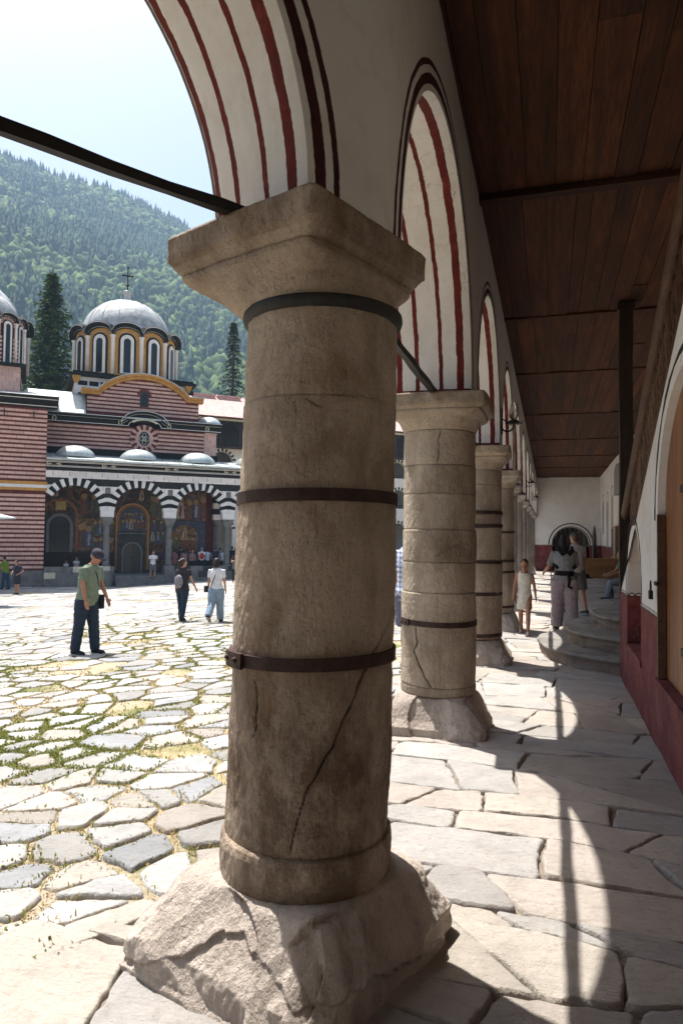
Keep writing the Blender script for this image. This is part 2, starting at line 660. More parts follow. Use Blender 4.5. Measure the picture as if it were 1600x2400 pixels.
def flag_mat():
    """paving stone; Col = per-stone tint"""
    t = NT('paving stone')
    p = t.pos()
    n1 = t.noise(p, 3.2, 6, 0.6, 0.5)
    n2 = t.noise(p, 22, 5, 0.65)
    c = t.mulv(t.attr(), t.ramp(n1, [(0.25, 0.80), (0.5, 1.0), (0.75, 1.14)]))
    c = t.mix(t.math('MULTIPLY', t.ramp(n2, [(0.30, 1.0), (0.48, 0.0)]), 0.35), c, (0.20, 0.165, 0.13))
    c = t.mix(t.math('MULTIPLY', t.ramp(t.noise(p, 1.3, 5, 0.7), [(0.55, 0.0), (0.72, 1.0)]), 0.25), c, (0.42, 0.35, 0.27))
    b = t.bump(t.noise(t.pos((1, 2.2, 1)), 7, 7, 0.68), 0.05, 0.8)
    t.bump(t.noise(p, 90, 4, 0.65), 0.004, 0.9, b)
    return t.out(c, 0.82)


M_FLAG = flag_mat()


def soil_mat():
    t = NT('soil and dry grass')
    p = t.pos()
    n1 = t.noise(p, 0.55, 5, 0.6)
    n2 = t.noise(p, 35, 5, 0.7)
    dirt = t.ramp(n2, [(0.3, (0.24, 0.185, 0.13)), (0.5, (0.37, 0.30, 0.22)), (0.72, (0.46, 0.385, 0.29))])
    straw = t.ramp(n2, [(0.3, (0.25, 0.19, 0.10)), (0.55, (0.39, 0.31, 0.18)), (0.75, (0.46, 0.39, 0.25))])
    green = t.ramp(n2, [(0.3, (0.055, 0.07, 0.02)), (0.55, (0.12, 0.145, 0.045)), (0.75, (0.24, 0.23, 0.10))])
    c = t.mix(t.ramp(n1, [(0.40, 0.0), (0.55, 1.0)]), dirt, straw)
    c = t.mix(t.ramp(t.noise(p, 1.1, 5, 0.65), [(0.50, 0.0), (0.62, 0.85)]), c, green)
    t.bump(n2, 0.02, 0.9)
    return t.out(c, 0.95)


M_SOIL = soil_mat()
M_GROUT = simple('joint dust', (0.20, 0.165, 0.13), 0.95, 0.35, 14, 0.01, 60)

# ============================================================ the lie of the land
C1 = np.array([-0.907, 2.58])               # the column where the arcade bends
BEND = math.radians(33.3)
UA = np.array([math.sin(BEND), math.cos(BEND)])       # direction of the bay beside the camera
NA = np.array([UA[1], -UA[0]])                        # its normal, towards the gallery
BAY = 3.31
XC = -0.907


def terrain(x, y):
    x = np.asarray(x, float); y = np.asarray(y, float)
    d1 = -(x - XC)
    d2 = -((x - C1[0]) * NA[0] + (y - C1[1]) * NA[1])
    d = np.minimum(d1, d2) - 0.75
    d = (np.sqrt(d * d + 0.2) + d) / 2
    d = np.minimum(d, 23.3)
    return -0.071 * d + 0.006


def on_ground(x, y):
    """ground point seen at a pixel of the photograph"""
    d = ray(x, y)
    lo, hi = 0.5, 120.0
    for _ in range(50):
        m = (lo + hi) / 2
        p = CAM + d * m
        if p[2] > terrain(p[0], p[1]):
            lo = m
        else:
            hi = m
    return CAM + d * hi


# ground sheet out to the horizon
gx = np.unique(np.concatenate([np.linspace(-2500, -70, 16), np.linspace(-70, 6, 170), np.linspace(6, 2500, 14)]))
gy = np.unique(np.concatenate([np.linspace(-2500, -8, 12), np.linspace(-8, 75, 190), np.linspace(75, 2500, 16)]))
X, Y = np.meshgrid(gx, gy)
inside = np.minimum(-(X - XC), -((X - C1[0]) * NA[0] + (Y - C1[1]) * NA[1])) < 0.50
Z = terrain(X, Y) - 0.017 - 0.12 * inside + 0.007 * fbm(np.stack([X * 1.3, Y * 1.3, X * 0], -1), 3, 5)
ground = np_mesh('ground', np.stack([X.ravel(), Y.ravel(), Z.ravel()], 1), quads=grid_faces(len(gy), len(gx)), mats=M_SOIL, smooth=True)
structure(ground)

# ============================================================ paving
TINT = [(0.46, 0.445, 0.42), (0.43, 0.425, 0.415), (0.365, 0.37, 0.38), (0.48, 0.44, 0.385), (0.42, 0.405, 0.385), (0.46, 0.415, 0.37), (0.44, 0.43, 0.41)]


def stone_mesh(poly, gap, zf, thick, rise, rough, tint, seed, rings=3, base=None):
    """one paving stone: rounded outline, worn top; returns verts, quads, tris, colours"""
    a, cx, cy = area_c(poly)
    if a < 0.004:
        return None
    rin = math.sqrt(a / PI)
    k = max(0.25, 1 - gap / rin)
    pts = [(cx + (x - cx) * k, cy + (y - cy) * k) for x, y in poly]
    # ragged, rounded outline
    m = []
    for i in range(len(pts)):
        p, q = pts[i], pts[(i + 1) % len(pts)]
        L = math.hypot(q[0] - p[0], q[1] - p[1])
        ns = max(1, int(L / 0.07))
        for j in range(ns):
            m.append((p[0] + (q[0] - p[0]) * j / ns, p[1] + (q[1] - p[1]) * j / ns))
    pts = np.array(chaikin(m, 1))
    nz = vnoise(np.stack([pts[:, 0] * 9 + seed, pts[:, 1] * 9, pts[:, 0] * 0], 1), 3)
    nz += 0.6 * vnoise(np.stack([pts[:, 0] * 31 + seed, pts[:, 1] * 31, pts[:, 0] * 0], 1), 4) + 0.35 * vnoise(np.stack([pts[:, 0] * 80 + seed, pts[:, 1] * 80, pts[:, 0] * 0], 1), 5)
    dirv = pts - np.array([cx, cy])
    dirv = dirv / (np.linalg.norm(dirv, axis=1, keepdims=True) + 1e-6)
    pts = pts + dirv * (nz * rough)[:, None]
    n = len(pts)
    tl = rng.normal(0, 0.007, 2)
    c = np.array([cx, cy])
    bv = base or 0.004
    V, lev = [], [(1 + 0.006 / rin, -thick), (1.0, -0.022), (1 - bv / rin, -0.7 * bv), (1 - 3.5 * bv / rin, 0.0), (1 - 6 * bv / rin, 0.0)] + [(s, 0.0) for s in ((0.62, 0.32) if rings >= 3 else (0.55,))]
    for s, dz in lev:
        q = c + (pts - c) * s
        zb = zf(q[:, 0], q[:, 1])
        und = vnoise(np.stack([q[:, 0] * 5, q[:, 1] * 5, q[:, 0] * 0 + seed], 1), 8) * 0.006
        V.append(np.column_stack([q, zb + rise + dz + (q - c) @ tl + und]))
    V.append(np.array([[cx, cy, float(zf(np.array([cx]), np.array([cy]))[0]) + rise]]))
    V = np.concatenate(V)
    Q = grid_faces(len(lev), n, True)
    o = (len(lev) - 1) * n
    T = np.stack([o + np.arange(n), o + (np.arange(n) + 1) % n, np.full(n, len(V) - 1)], 1)
    Cc = np.tile(np.array(tint), (len(V), 1))
    return V, Q, T, Cc


class Bag:
    def __init__(self):
        self.v, self.q, self.t, self.c, self.o = [], [], [], [], 0

    def add(self, V, Q, T, Cc):
        self.v.append(V); self.q.append(Q + self.o); self.t.append(T + self.o); self.c.append(Cc); self.o += len(V)

    def build(self, name, mat, parent):
        return np_mesh(name, np.concatenate(self.v), np.concatenate(self.q), np.concatenate(self.t), mat, parent, True, np.concatenate(self.c))


def left_edge(y):
    return -1.52 if y > 2.58 else -1.60 - (2.58 - y) * math.tan(BEND) * 1.02


def right_edge(y):
    if y < 0.3:
        return 0.8 - (0.3 - y) * math.tan(BEND)
    return 0.86 if y < 8.7 else 2.4


# --- gallery floor: large flagstones in rough rows
fl = MB()
fl.add([(left_edge(y) + 0.05, y, -0.030) for y in np.linspace(-14, 35.7, 90)] + [(right_edge(y), y, -0.030) for y in np.linspace(-14, 35.7, 90)],
       [(i, i + 90, i + 91, i + 1) for i in range(89)])
floor = structure(fl.build('gallery_floor', M_GROUT))
rows = [-4.0]
while rows[-1] < 35.6:
    y = rows[-1]
    rows.append(y + random.choice([random.uniform(0.16, 0.36), random.uniform(0.30, 0.62)]) * (1.0 if y < 12 else 1.2))
rows[-1] = 35.65


def row_y(i, x):
    if i == 0 or i == len(rows) - 1:
        return rows[i]
    return rows[i] + 0.07 * float(vnoise(np.array([[x * 1.4, i * 7.7, 0.0]]), 21)[0]) + 0.05 * math.sin(i * 2.4) * (x + 0.4)


zflat = lambda x, y: np.zeros_like(x)
for i in range(len(rows) - 1):
    ym = (rows[i] + rows[i + 1]) / 2
    xs = [left_edge(ym) + random.uniform(-0.12, 0.05)]
    while xs[-1] < right_edge(ym) - 0.45:
        xs.append(xs[-1] + random.uniform(0.34, 1.05))
    if right_edge(ym) - xs[-1] > 0.12:
        xs.append(right_edge(ym))
    else:
        xs[-1] = right_edge(ym)
    sk = [0] + [random.uniform(-0.12, 0.12) for _ in xs[1:-1]] + [0]
    for j in range(len(xs) - 1):
        xa, xb = xs[j], xs[j + 1]
        bot = [(x, row_y(i, x)) for x in np.linspace(xa - sk[j], xb - sk[j + 1], 4)]
        top = [(x, row_y(i + 1, x)) for x in np.linspace(xb + sk[j + 1], xa + sk[j], 4)]
        poly = bot + top
        parts = [poly]
        if random.random() < 0.24 and xb - xa > 0.5:        # a flag broken across
            a, cx, cy = area_c(poly)
            th = random.uniform(0.3, 1.2)
            nx, ny = math.cos(th), math.sin(th)
            parts = [clip_poly(poly, cx, cy, nx, ny), clip_poly(poly, cx, cy, -nx, -ny)]
        for pl in parts:
            if len(pl) < 3:
                continue
            tb = np.array(random.choice(TINT[:1] + TINT[3:6])) * random.uniform(0.86, 1.1) * np.array([1.01, 0.985, 0.975])
            r = stone_mesh(pl, random.uniform(0.003, 0.011), zflat, 0.06, random.uniform(-0.006, 0.010), 0.016, tb * 0.80, i * 13 + j, 3, 0.0035)
            if r:
                np_mesh('flagstone', r[0], r[1], r[2], M_FLAG, floor, True, r[3])

# --- courtyard: irregular fieldstones, wide joints with weeds
pts = []
LIM = 46.0
yv = -1.5
while yv < LIM:
    dist = max(2.0, yv)
    sp = 0.275 + 0.021 * max(0, dist - 4.5)
    xv = -0.75 * yv - 7
    while xv < -1.3:
        if xv < left_edge(yv) + 0.1 and xv > -0.95 * max(yv, 2) - 4.5:
            s2 = sp
            pts.append((xv + random.uniform(-.42, .42) * s2, yv + random.uniform(-.42, .42) * s2))
        xv += sp * random.uniform(0.95, 1.45)
    yv += sp * 0.86
# merge some points away so that stone sizes differ
pts = [p for p in pts if random.random() > 0.12 + 0.22 * (0.5 + 0.5 * float(vnoise(np.array([[p[0] * 1.2, p[1] * 1.2, 3.0]]), 41)[0]))]
grid = {}
CS = 0.8
for i, (x, y) in enumerate(pts):
    grid.setdefault((int(x // CS), int(y // CS)), []).append(i)
cells = []
edges_for_grass = []
for i, (x, y) in enumerate(pts):
    poly = [(x - .75, y - .62), (x + .75, y - .62), (x + .75, y + .62), (x - .75, y + .62)]
    gxx, gyy = int(x // CS), int(y // CS)
    nb = []
    R = 1 if y < 20 else 2
    for a in range(-R, R + 1):
        for b in range(-R, R + 1):
            nb += grid.get((gxx + a, gyy + b), [])
    nb = sorted((j for j in nb if j != i), key=lambda j: (pts[j][0] - x) ** 2 + (pts[j][1] - y) ** 2)[:16]
    for j in nb:
        q = pts[j]
        poly = clip_poly(poly, (x + q[0]) / 2, (y + q[1]) / 2, q[0] - x, q[1] - y)
        if len(poly) < 3:
            break
    if len(poly) >= 3:
        # keep clear of the gallery floor
        le = left_edge(y)
        if y > 2.58:
            poly = clip_poly(poly, le - 0.03, 0, 1, 0)
        else:
            poly = clip_poly(poly, C1[0] - NA[0] * 0.56, C1[1] - NA[1] * 0.56, NA[0], NA[1])
        if len(poly) >= 3:
            cells.append((i, poly))
bag = Bag()
cand = []
for i, poly in cells:
    x, y = pts[i]
    d = math.hypot(x, y)
    if random.random() < (0.07 if d < 14 else 0.03):
        edges_for_grass.append((poly, d, True))
        continue
    edges_for_grass.append((poly, d, False))
    wide = 0.5 + 0.5 * float(vnoise(np.array([[x * 0.35, y * 0.35, 1.0]]), 31)[0])
    gap = random.uniform(0.008, 0.024) + (0.058 * wide if d < 8 else 0.038 * wide if d < 16 else 0.016 * wide)
    tb = np.array(random.choice(TINT)) * random.choice([0.62, 0.74, 0.80, 0.86]) * random.uniform(0.92, 1.08)
    r = stone_mesh(poly, gap, terrain, 0.05, random.uniform(-0.008, 0.010), 0.016 if d < 15 else 0.008, tb, i, 3 if d < 12 else 2, 0.0045)
    if r:
        cand.append((d, r, x, y))
# the 300 that show largest are parts, the rest one mass of the same stones
def vis(x, y):
    v = np.array([x, y, 0]) - CAM
    wd = v @ _F
    if wd < 0.3:
        return False
    px, py = 800 + FPX * (v @ _R) / wd, 1200 - FPX * (v @ _U) / wd
    return -60 < px < 620 and py < 2460
cand.sort(key=lambda c: c[0] if vis(c[2], c[3]) else c[0] + 1000)
for k, (d, r, x, y) in enumerate(cand):
    if k < 300:
        np_mesh('paving_stone', r[0], r[1], r[2], M_FLAG, ground, True, r[3])
    else:
        bag.add(*r)
o = bag.build('paving_stones_beyond', M_FLAG, ground)
o['kind'] = 'stuff'

# --- weeds and dry grass in the joints
def leaf_mat(name, trans=0.25):
    t = NT(name)
    t.b.inputs['Specular IOR Level'].default_value = 0.08
    c = t.attr()
    t.out(c, 0.85)
    tr = t.n('ShaderNodeBsdfTranslucent')
    t.l(c, tr.inputs[0])
    mx = t.n('ShaderNodeMixShader')
    mx.inputs[0].default_value = trans
    t.l(t.b.outputs[0], mx.inputs[1]); t.l(tr.outputs[0], mx.inputs[2])
    t.l(mx.outputs[0], t.t.nodes['Material Output'].inputs[0])
    return t.m


M_LEAF = leaf_mat('weed leaves', 0.4)
gp = []
for poly, d, bare in edges_for_grass:
    if d > 19:
        continue
    a, cx, cy = area_c(poly)
    if not vis(cx, cy):
        continue
    dens = 1.0 if d < 8 else 0.6
    if bare:
        n = int(150 * dens)
        for _ in range(n):
            k = random.randrange(len(poly)); p, q = poly[k], poly[(k + 1) % len(poly)]
            s, t2 = random.random(), random.random() ** 0.5
            gp.append((cx + ((p[0] + (q[0] - p[0]) * s) - cx) * t2, cy + ((p[1] + (q[1] - p[1]) * s) - cy) * t2))
    else:
        for k in range(len(poly)):
            p, q = poly[k], poly[(k + 1) % len(poly)]
            L = math.hypot(q[0] - p[0], q[1] - p[1])
            for _ in range(int(L * 300 * dens)):
                s = random.random()
                sh = random.uniform(-0.002, 0.062 if d < 8 else 0.05)
                ex, ey = p[0] + (q[0] - p[0]) * s, p[1] + (q[1] - p[1]) * s
                dl = math.hypot(cx - ex, cy - ey) + 1e-6
                gp.append((ex + (cx - ex) / dl * sh, ey + (cy - ey) / dl * sh))
gp = np.array(gp)
gm = fbm(np.stack([gp[:, 0] * 0.9, gp[:, 1] * 0.9, gp[:, 0] * 0], 1), 4, 77)
gd = vnoise(np.stack([gp[:, 0] * 2.1, gp[:, 1] * 2.1, gp[:, 0] * 0], 1), 78)
keep = rng.random(len(gp)) < np.clip(0.50 + 0.9 * gm + 0.35 * gd, 0.06, 1.0)
gp, gm = gp[keep], gm[keep]
n = len(gp)
gdist = np.hypot(gp[:, 0], gp[:, 1])
green = rng.random(n) < np.clip(0.42 + 1.7 * gm - 0.035 * np.maximum(0, gdist - 6), 0.06, 0.97)
zb = terrain(gp[:, 0], gp[:, 1]) - 0.020
dist = np.hypot(gp[:, 0], gp[:, 1])
hgt = np.where(green, rng.uniform(0.012, 0.030, n), rng.uniform(0.010, 0.028, n)) * (0.8 + 0.5 * rng.random(n)) * np.where(dist < 7, 1.25, 1.0)
wid = np.where(green, rng.uniform(0.005, 0.011, n), rng.uniform(0.0025, 0.006, n)) * np.clip(dist / 6, 0.8, 2.2)
th = rng.uniform(0, 2 * PI, n)
lean = rng.uniform(0.2, 1.2, n) * hgt
side = np.column_stack([np.cos(th), np.sin(th), np.zeros(n)])
fw = np.column_stack([-np.sin(th), np.cos(th), np.zeros(n)])
b0 = np.column_stack([gp, zb])
mid = b0 + fw * (lean * 0.45)[:, None] + np.array([0, 0, 1]) * (hgt * 0.75)[:, None]
tip = b0 + fw * (lean * 1.1)[:, None] + np.array([0, 0, 1]) * hgt[:, None]
V = np.stack([b0 - side * (wid * 0.3)[:, None], mid - side * wid[:, None] * 0.9, tip, mid + side * wid[:, None] * 0.9], 1).reshape(-1, 3)
Q = np.arange(4 * n).reshape(n, 4)
gc = np.where(green[:, None], np.array([0.155, 0.18, 0.05]) * rng.uniform(0.6, 1.4, (n, 1)) + rng.uniform(0, 0.03, (n, 1)) * np.array([1, .6, 0]), np.array([0.36, 0.28, 0.13]) * rng.uniform(0.6, 1.25, (n, 1)))
weeds = np_mesh('weeds', V, quads=Q, mats=M_LEAF, color=np.repeat(gc, 4, 0))
tag(weeds, 'low green weeds and straw growing between the courtyard stones', 'grass', kind='stuff')

# ============================================================ columns
def rad_super(th, a, p):
    return a / (np.abs(np.cos(th)) ** p + np.abs(np.sin(th)) ** p) ** (1.0 / p)


def loft(name, prof, nth, mat, parent, amp=0.004, seed=0, big=0.0, lean=(0, 0), cracks=(), rust=(), soot=None, dz=0.012, cap=True, chip=0.0, ledge=None, off=(0, 0), hew=None):
    """prof: (z, half size, exponent 2 = round .. 20 = square); noise-worn stone surface"""
    zs, aa, pp = [], [], []
    for (z0, a0, p0), (z1, a1, p1) in zip(prof[:-1], prof[1:]):
        m = max(1, int(math.ceil(max(abs(z1 - z0), abs(a1 - a0)) / dz)))
        for k in range(m):
            s = k / m
            zs.append(z0 + (z1 - z0) * s); aa.append(a0 + (a1 - a0) * s); pp.append(math.exp(math.log(p0) * (1 - s) + math.log(p1) * s))
    zs.append(prof[-1][0]); aa.append(prof[-1][1]); pp.append(prof[-1][2])
    zs, aa, pp = map(np.array, (zs, aa, pp))
    th = np.linspace(0, 2 * PI, nth, endpoint=False)
    T, Zg = np.meshgrid(th, zs)
    Rr = rad_super(T, aa[:, None], pp[:, None])
    P = np.stack([Rr * np.cos(T), Rr * np.sin(T), Zg], -1)
    nz = fbm(P * 7.0 + seed * 3.1, 4, seed) * amp * 0.9 + vnoise(P * np.array([60, 60, 30.]) + seed, seed + 3) * amp * 0.5
    if big:
        nz = nz + fbm(P * 2.6 + seed, 3, seed + 9) * big
    if chip:
        e = np.clip((Rr - aa[:, None] * 1.05) / (aa[:, None] * 0.35), 0, 1)      # corners wear most
        nz = nz - e * chip * (0.5 + 0.9 * np.abs(fbm(P * 4.2 + 5, 3, seed + 15)))
    col = np.zeros(P.shape)
    for line, wdt, dep in cracks:
        # poly-line in (angle, z): groove
        Rm = 0.32
        best = np.full(T.shape, 9.0)
        L = np.array(line, float)
        jag = vnoise(np.stack([Zg * 22, T * 6, Zg * 0], -1), 5) * 0.010
        for (t0, z0), (t1, z1) in zip(L[:-1], L[1:]):
            ax, az = (t1 - t0) * Rm, z1 - z0
            bx = (((T - t0 + PI) % (2 * PI)) - PI) * Rm + jag
            bz = Zg - z0
            s = np.clip((bx * ax + bz * az) / (ax * ax + az * az + 1e-9), 0, 1)
            best = np.minimum(best, np.hypot(bx - ax * s, bz - az * s))
        wv = wdt * np.clip(0.75 + 0.8 * vnoise(np.stack([Zg * 11, T * 4, Zg * 0 + 2], -1), 6), 0.5, 1.5)
        g = np.clip(1 - best / wv, 0, 1)
        nz = nz - dep * g - 0.005 * np.clip(1 - best / (wdt * 3.2), 0, 1) * np.clip(vnoise(P * 38, 31) * 2.2 - 0.2, 0, 1)
        col[..., 0] = np.maximum(col[..., 0], np.clip(g * 1.6, 0, 1))
    if ledge is not None:
        lt, lz = np.array(ledge[0], float).T
        zl = np.interp(((T - lt[0] + 0.6) % (2 * PI)) + lt[0] - 0.6, lt, lz) + 0.016 * vnoise(np.stack([np.cos(T) * 9, np.sin(T) * 9, T * 0], -1), 12) + 0.008 * vnoise(np.stack([np.cos(T) * 30, np.sin(T) * 30, T * 0], -1), 13)
        nz = nz - ledge[1] * np.clip((zl - Zg) / 0.012, 0, 1) * np.clip(Zg / 0.03, 0.3, 1)
        col[..., 0] = np.maximum(col[..., 0], 0.55 * np.clip(1 - np.abs(zl - 0.006 - Zg) / 0.007, 0, 1))
    for zr, hr in rust:
        col[..., 1] = np.maximum(col[..., 1], np.where(Zg < zr, np.exp(-(zr - Zg) / hr), np.exp(-(Zg - zr) / (hr * 0.35))))
    if soot is not None:
        col[..., 2] = soot(T, Zg)
    P[..., 0] += nz * np.cos(T); P[..., 1] += nz * np.sin(T)
    if hew:
        hr_ = np.random.default_rng(seed + 50)
        pre = P.copy()
        for _ in range(hew[0]):
            a_ = hr_.uniform(0, 2 * PI); zc_ = hr_.uniform(hew[2], hew[3])
            i_ = np.argmin(np.abs(zs - zc_)); j_ = int(a_ / (2 * PI) * nth) % nth
            c_ = pre[i_, j_]
            n_ = np.array([math.cos(a_ + hr_.normal(0, .25)), math.sin(a_ + hr_.normal(0, .25)), hr_.uniform(0.05, 1.0)]); n_ /= np.linalg.norm(n_)
            s_ = (P - c_) @ n_ + hr_.uniform(0.2, 1.0) * hew[1]
            near = np.linalg.norm(pre - c_, axis=-1) < 0.30
            P -= n_ * (np.clip(s_, 0, hew[1] * 1.6) * near)[..., None]
    P[..., 2] += nz * 0.3
    rw = np.clip((Zg - zs[0]) / (0.5 * (zs[-1] - zs[0])), 0, 1)
    if zs[0] < 0:
        rw = 1 - np.clip((Zg - 0.1) / (zs[-1] - 0.1), 0, 1)
    P[..., 0] += off[0] * rw; P[..., 1] += off[1] * rw
    P[..., 0] += lean[0] * P[..., 2]; P[..., 1] += lean[1] * P[..., 2]
    V = P.reshape(-1, 3)
    Q = grid_faces(len(zs), nth, True)
    Tt = np.zeros((0, 3), int)
    Cc = col.reshape(-1, 3)
    if cap:
        n0 = len(V)
        V = np.vstack([V, [[lean[0] * zs[0], lean[1] * zs[0], zs[0]], [lean[0] * zs[-1], lean[1] * zs[-1], zs[-1]]]])
        Cc = np.vstack([Cc, [[0, 0, 0], [0, 0, 0]]])
        k = np.arange(nth); k2 = (k + 1) % nth
        o = (len(zs) - 1) * nth
        Tt = np.vstack([np.stack([k2, k, np.full(nth, n0)], 1), np.stack([o + k, o + k2, np.full(nth, n0 + 1)], 1)])
    up = zs[-1] > zs[0]
    if not up:
        Q = Q[:, ::-1]; Tt = Tt[:, ::-1]
    return np_mesh(name, V, Q, Tt, mat, parent, True, Cc)


def iron_band(parent, z, r, h=0.05, lean=(0, 0), clasp=None):
    b = MB()
    n = 64
    vs, fs = [], []
    ph = random.uniform(0, 6)
    for k in range(n):
        a = 2 * PI * k / n
        dzz = 0.008 * math.sin(a + ph)
        for rr, zz in ((r - 0.01, -h / 2), (r + 0.009, -h / 2), (r + 0.009, h / 2), (r - 0.01, h / 2)):
            zq = z + zz + dzz
            vs.append((rr * math.cos(a) + lean[0] * zq, rr * math.sin(a) + lean[1] * zq, zq))
    for k in range(n):
        k2 = (k + 1) % n
        for j in range(4):
            j2 = (j + 1) % 4
            fs.append((k * 4 + j, k2 * 4 + j, k2 * 4 + j2, k * 4 + j2))
    b.add(vs, fs)
    o = b.build('iron_band', M_IRON, parent)
    if clasp is not None:
        c = MB()
        for da in (-0.11, 0.11):
            pass
        vs, fs = [], []
        m = 9
        for k in range(m):
            a = clasp + (k / (m - 1) - 0.5) * 0.42
            for rr, zz in ((r + 0.009, -h * 0.62), (r + 0.024, -h * 0.62), (r + 0.024, h * 0.62), (r + 0.009, h * 0.62)):
                zq = z + zz + 0.008 * math.sin(a + ph)
                vs.append((rr * math.cos(a) + lean[0] * zq, rr * math.sin(a) + lean[1] * zq, zq))
        for k in range(m - 1):
            for j in range(4):
                j2 = (j + 1) % 4
                fs.append((k * 4 + j, (k + 1) * 4 + j, (k + 1) * 4 + j2, k * 4 + j2))
        fs += [(0, 1, 2, 3), tuple((m - 1) * 4 + j for j in (3, 2, 1, 0))]
        c.add(vs, fs)
        cl = c.build('clasp', M_IRON, o)
        for da in (-0.10, 0.11):
            a = clasp + da
            q = MB()
            p0 = np.array([(r + 0.020) * math.cos(a) + lean[0] * z, (r + 0.020) * math.sin(a) + lean[1] * z, z])
            dr = np.array([math.cos(a), math.sin(a), 0])
            q.tube([p0, p0 + dr * 0.012, p0 + dr * 0.017], [0.011, 0.010, 0.004], 10)
            q.build('rivet', M_IRON, o, True)
    return o


def cap_prof(z0, zt, r, a):
    """capital: round neck to square slab, with a fillet under the slab"""
    h = zt - z0
    return [(z0, r, 2), (z0 + 0.10 * h, r + 0.012, 2.02), (z0 + 0.30 * h, r + 0.26 * (a - r), 2.9), (z0 + 0.46 * h, r + 0.64 * (a - r), 8),
            (z0 + 0.535 * h, a * 0.905, 20), (z0 + 0.545 * h, a * 0.888, 20), (z0 + 0.56 * h, a * 0.91, 24), (z0 + 0.685 * h, a * 0.985, 30), (z0 + 0.70 * h, a, 34), (zt - 0.012, a * 1.005, 34), (zt, a * 0.985, 30)]


def base_prof(zt, r, a):
    return [(-0.10, a, 18), (0.0, a, 18), (0.25 * zt, a * 0.99, 18), (0.29 * zt, a * 0.965, 18), (0.44 * zt, a * 0.885, 14), (0.62 * zt, r + 0.058, 10), (0.82 * zt, r + 0.032, 6), (0.93 * zt, r + 0.020, 3), (zt, r + 0.012, 2)]


# --- the great column at the bend
LE = (0.021, 0.003)
CAPO = (-0.115 * math.cos(0.35) - 0.02 * math.sin(0.35), -0.115 * math.sin(0.35) + 0.02 * math.cos(0.35))
col1 = thing('stone_column', 'massive cracked stone column with two iron bands, where the arcade bends', 'column', (C1[0] - 0.012, C1[1], 0), -0.35, 'columns of the gallery arcade')
vd = math.atan2(-C1[1], -C1[0]) + 0.35      # local angle that faces the camera
soot1 = lambda T, Zg: np.clip(np.exp(-((Zg - 0.60) / 0.48) ** 2) * 1.25 + 0.35 * np.exp(-((Zg - 1.9) / 0.25) ** 2), 0, 1)
A = lambda px, z: vd + math.asin(max(-1, min(1, (px - 719) / 181.0)))   # photo column (display px) -> angle on the shaft
crackA = ([(A(893, 0), 1.335), (A(868, 0), 1.24), (A(832, 0), 1.14), (A(805, 0), 1.02), (A(770, 0), 0.90), (A(742, 0), 0.80), (A(716, 0), 0.70), (A(700, 0), 0.60), (A(684, 0), 0.50)], 0.0052, 0.012)
crackB = ([(A(600, 0), 1.08), (A(608, 0), 0.98), (A(604, 0), 0.88)], 0.0045, 0.009)
loft('shaft_drum', [(0.475, 0.314, 2), (0.80, 0.318, 2), (1.2, 0.317, 2), (1.728, 0.312, 2), (1.742, 0.306, 2)], 420, M_STONE, col1, 0.0042, 1, 0.010, LE, [crackA, crackB], [(1.74, 0.10), (1.14, 0.05), (1.16, 0.05)], soot1, 0.006)
loft('shaft_drum', [(1.743, 0.300, 2), (1.755, 0.303, 2), (2.10, 0.301, 2), (2.107, 0.298, 2)], 360, M_STONE, col1, 0.0042, 2, 0.008, LE, [([(A(690, 0), 2.09), (A(720, 0), 2.06)], 0.004, 0.005)], [(1.74, 0.06)], soot1, 0.006)
loft('shaft_drum', [(2.108, 0.298, 2), (2.115, 0.301, 2), (2.40, 0.299, 2), (2.43, 0.297, 2)], 360, M_STONE, col1, 0.0042, 3, 0.008, LE, [], [], None, 0.006)
loft('foot_ring', [(0.29, 0.330, 2), (0.44, 0.332, 2), (0.468, 0.326, 2), (0.4748, 0.312, 2)], 360, M_STONE, col1, 0.005, 4, 0.008, LE, [], [], lambda T, Zg: np.full(T.shape, 0.9), 0.006)
ring = MB()
ring.lathe([(0.296, 2.425), (0.312, 2.432), (0.318, 2.45), (0.316, 2.468), (0.300, 2.474)], 64, (LE[0] * 2.45, LE[1] * 2.45))
ring.build('lead_ring', M_LEADRING, col1, True)
loft('capital', cap_prof(2.445, 2.785, 0.300, 0.385), 480, M_STONE, col1, 0.0045, 5, 0.006, LE, [], [], lambda T, Zg: np.where(Zg > 2.665, 0.6, 0.1), 0.006, True, 0.010, None, CAPO)
bs = loft('base', [(-0.12, 0.505, 20), (0.06, 0.503, 20), (0.125, 0.497, 22), (0.145, 0.482, 20), (0.22, 0.425, 16), (0.285, 0.372, 11), (0.305, 0.358, 5), (0.322, 0.345, 2.6), (0.327, 0.338, 2)], 600, M_BASE, col1, 0.007, 6, 0.009, (0, 0),
          [], [], lambda T, Zg: np.full(T.shape, 0.12), 0.005, True, 0.016, ([(vd - 1.6, 0.02), (vd - 1.2, 0.06), (vd - 0.95, 0.13), (vd - 0.72, 0.225), (vd - 0.5, 0.24), (vd - 0.2, 0.20), (vd + 0.1, 0.165), (vd + 0.4, 0.14), (vd + 0.8, 0.10), (vd + 1.6, 0.03), (vd + 3.0, 0.0), (vd + 4.6, 0.0)], 0.017), (-0.055, -0.02), (20, 0.016, 0.06, 0.25))
bs['label'] = 'chipped and split square base block'
iron_band(col1, 1.742, 0.309, 0.046, LE)
iron_band(col1, 1.145, 0.319, 0.046, LE, vd - 1.08)

# --- the other old columns
GRP = 'columns of the gallery arcade'


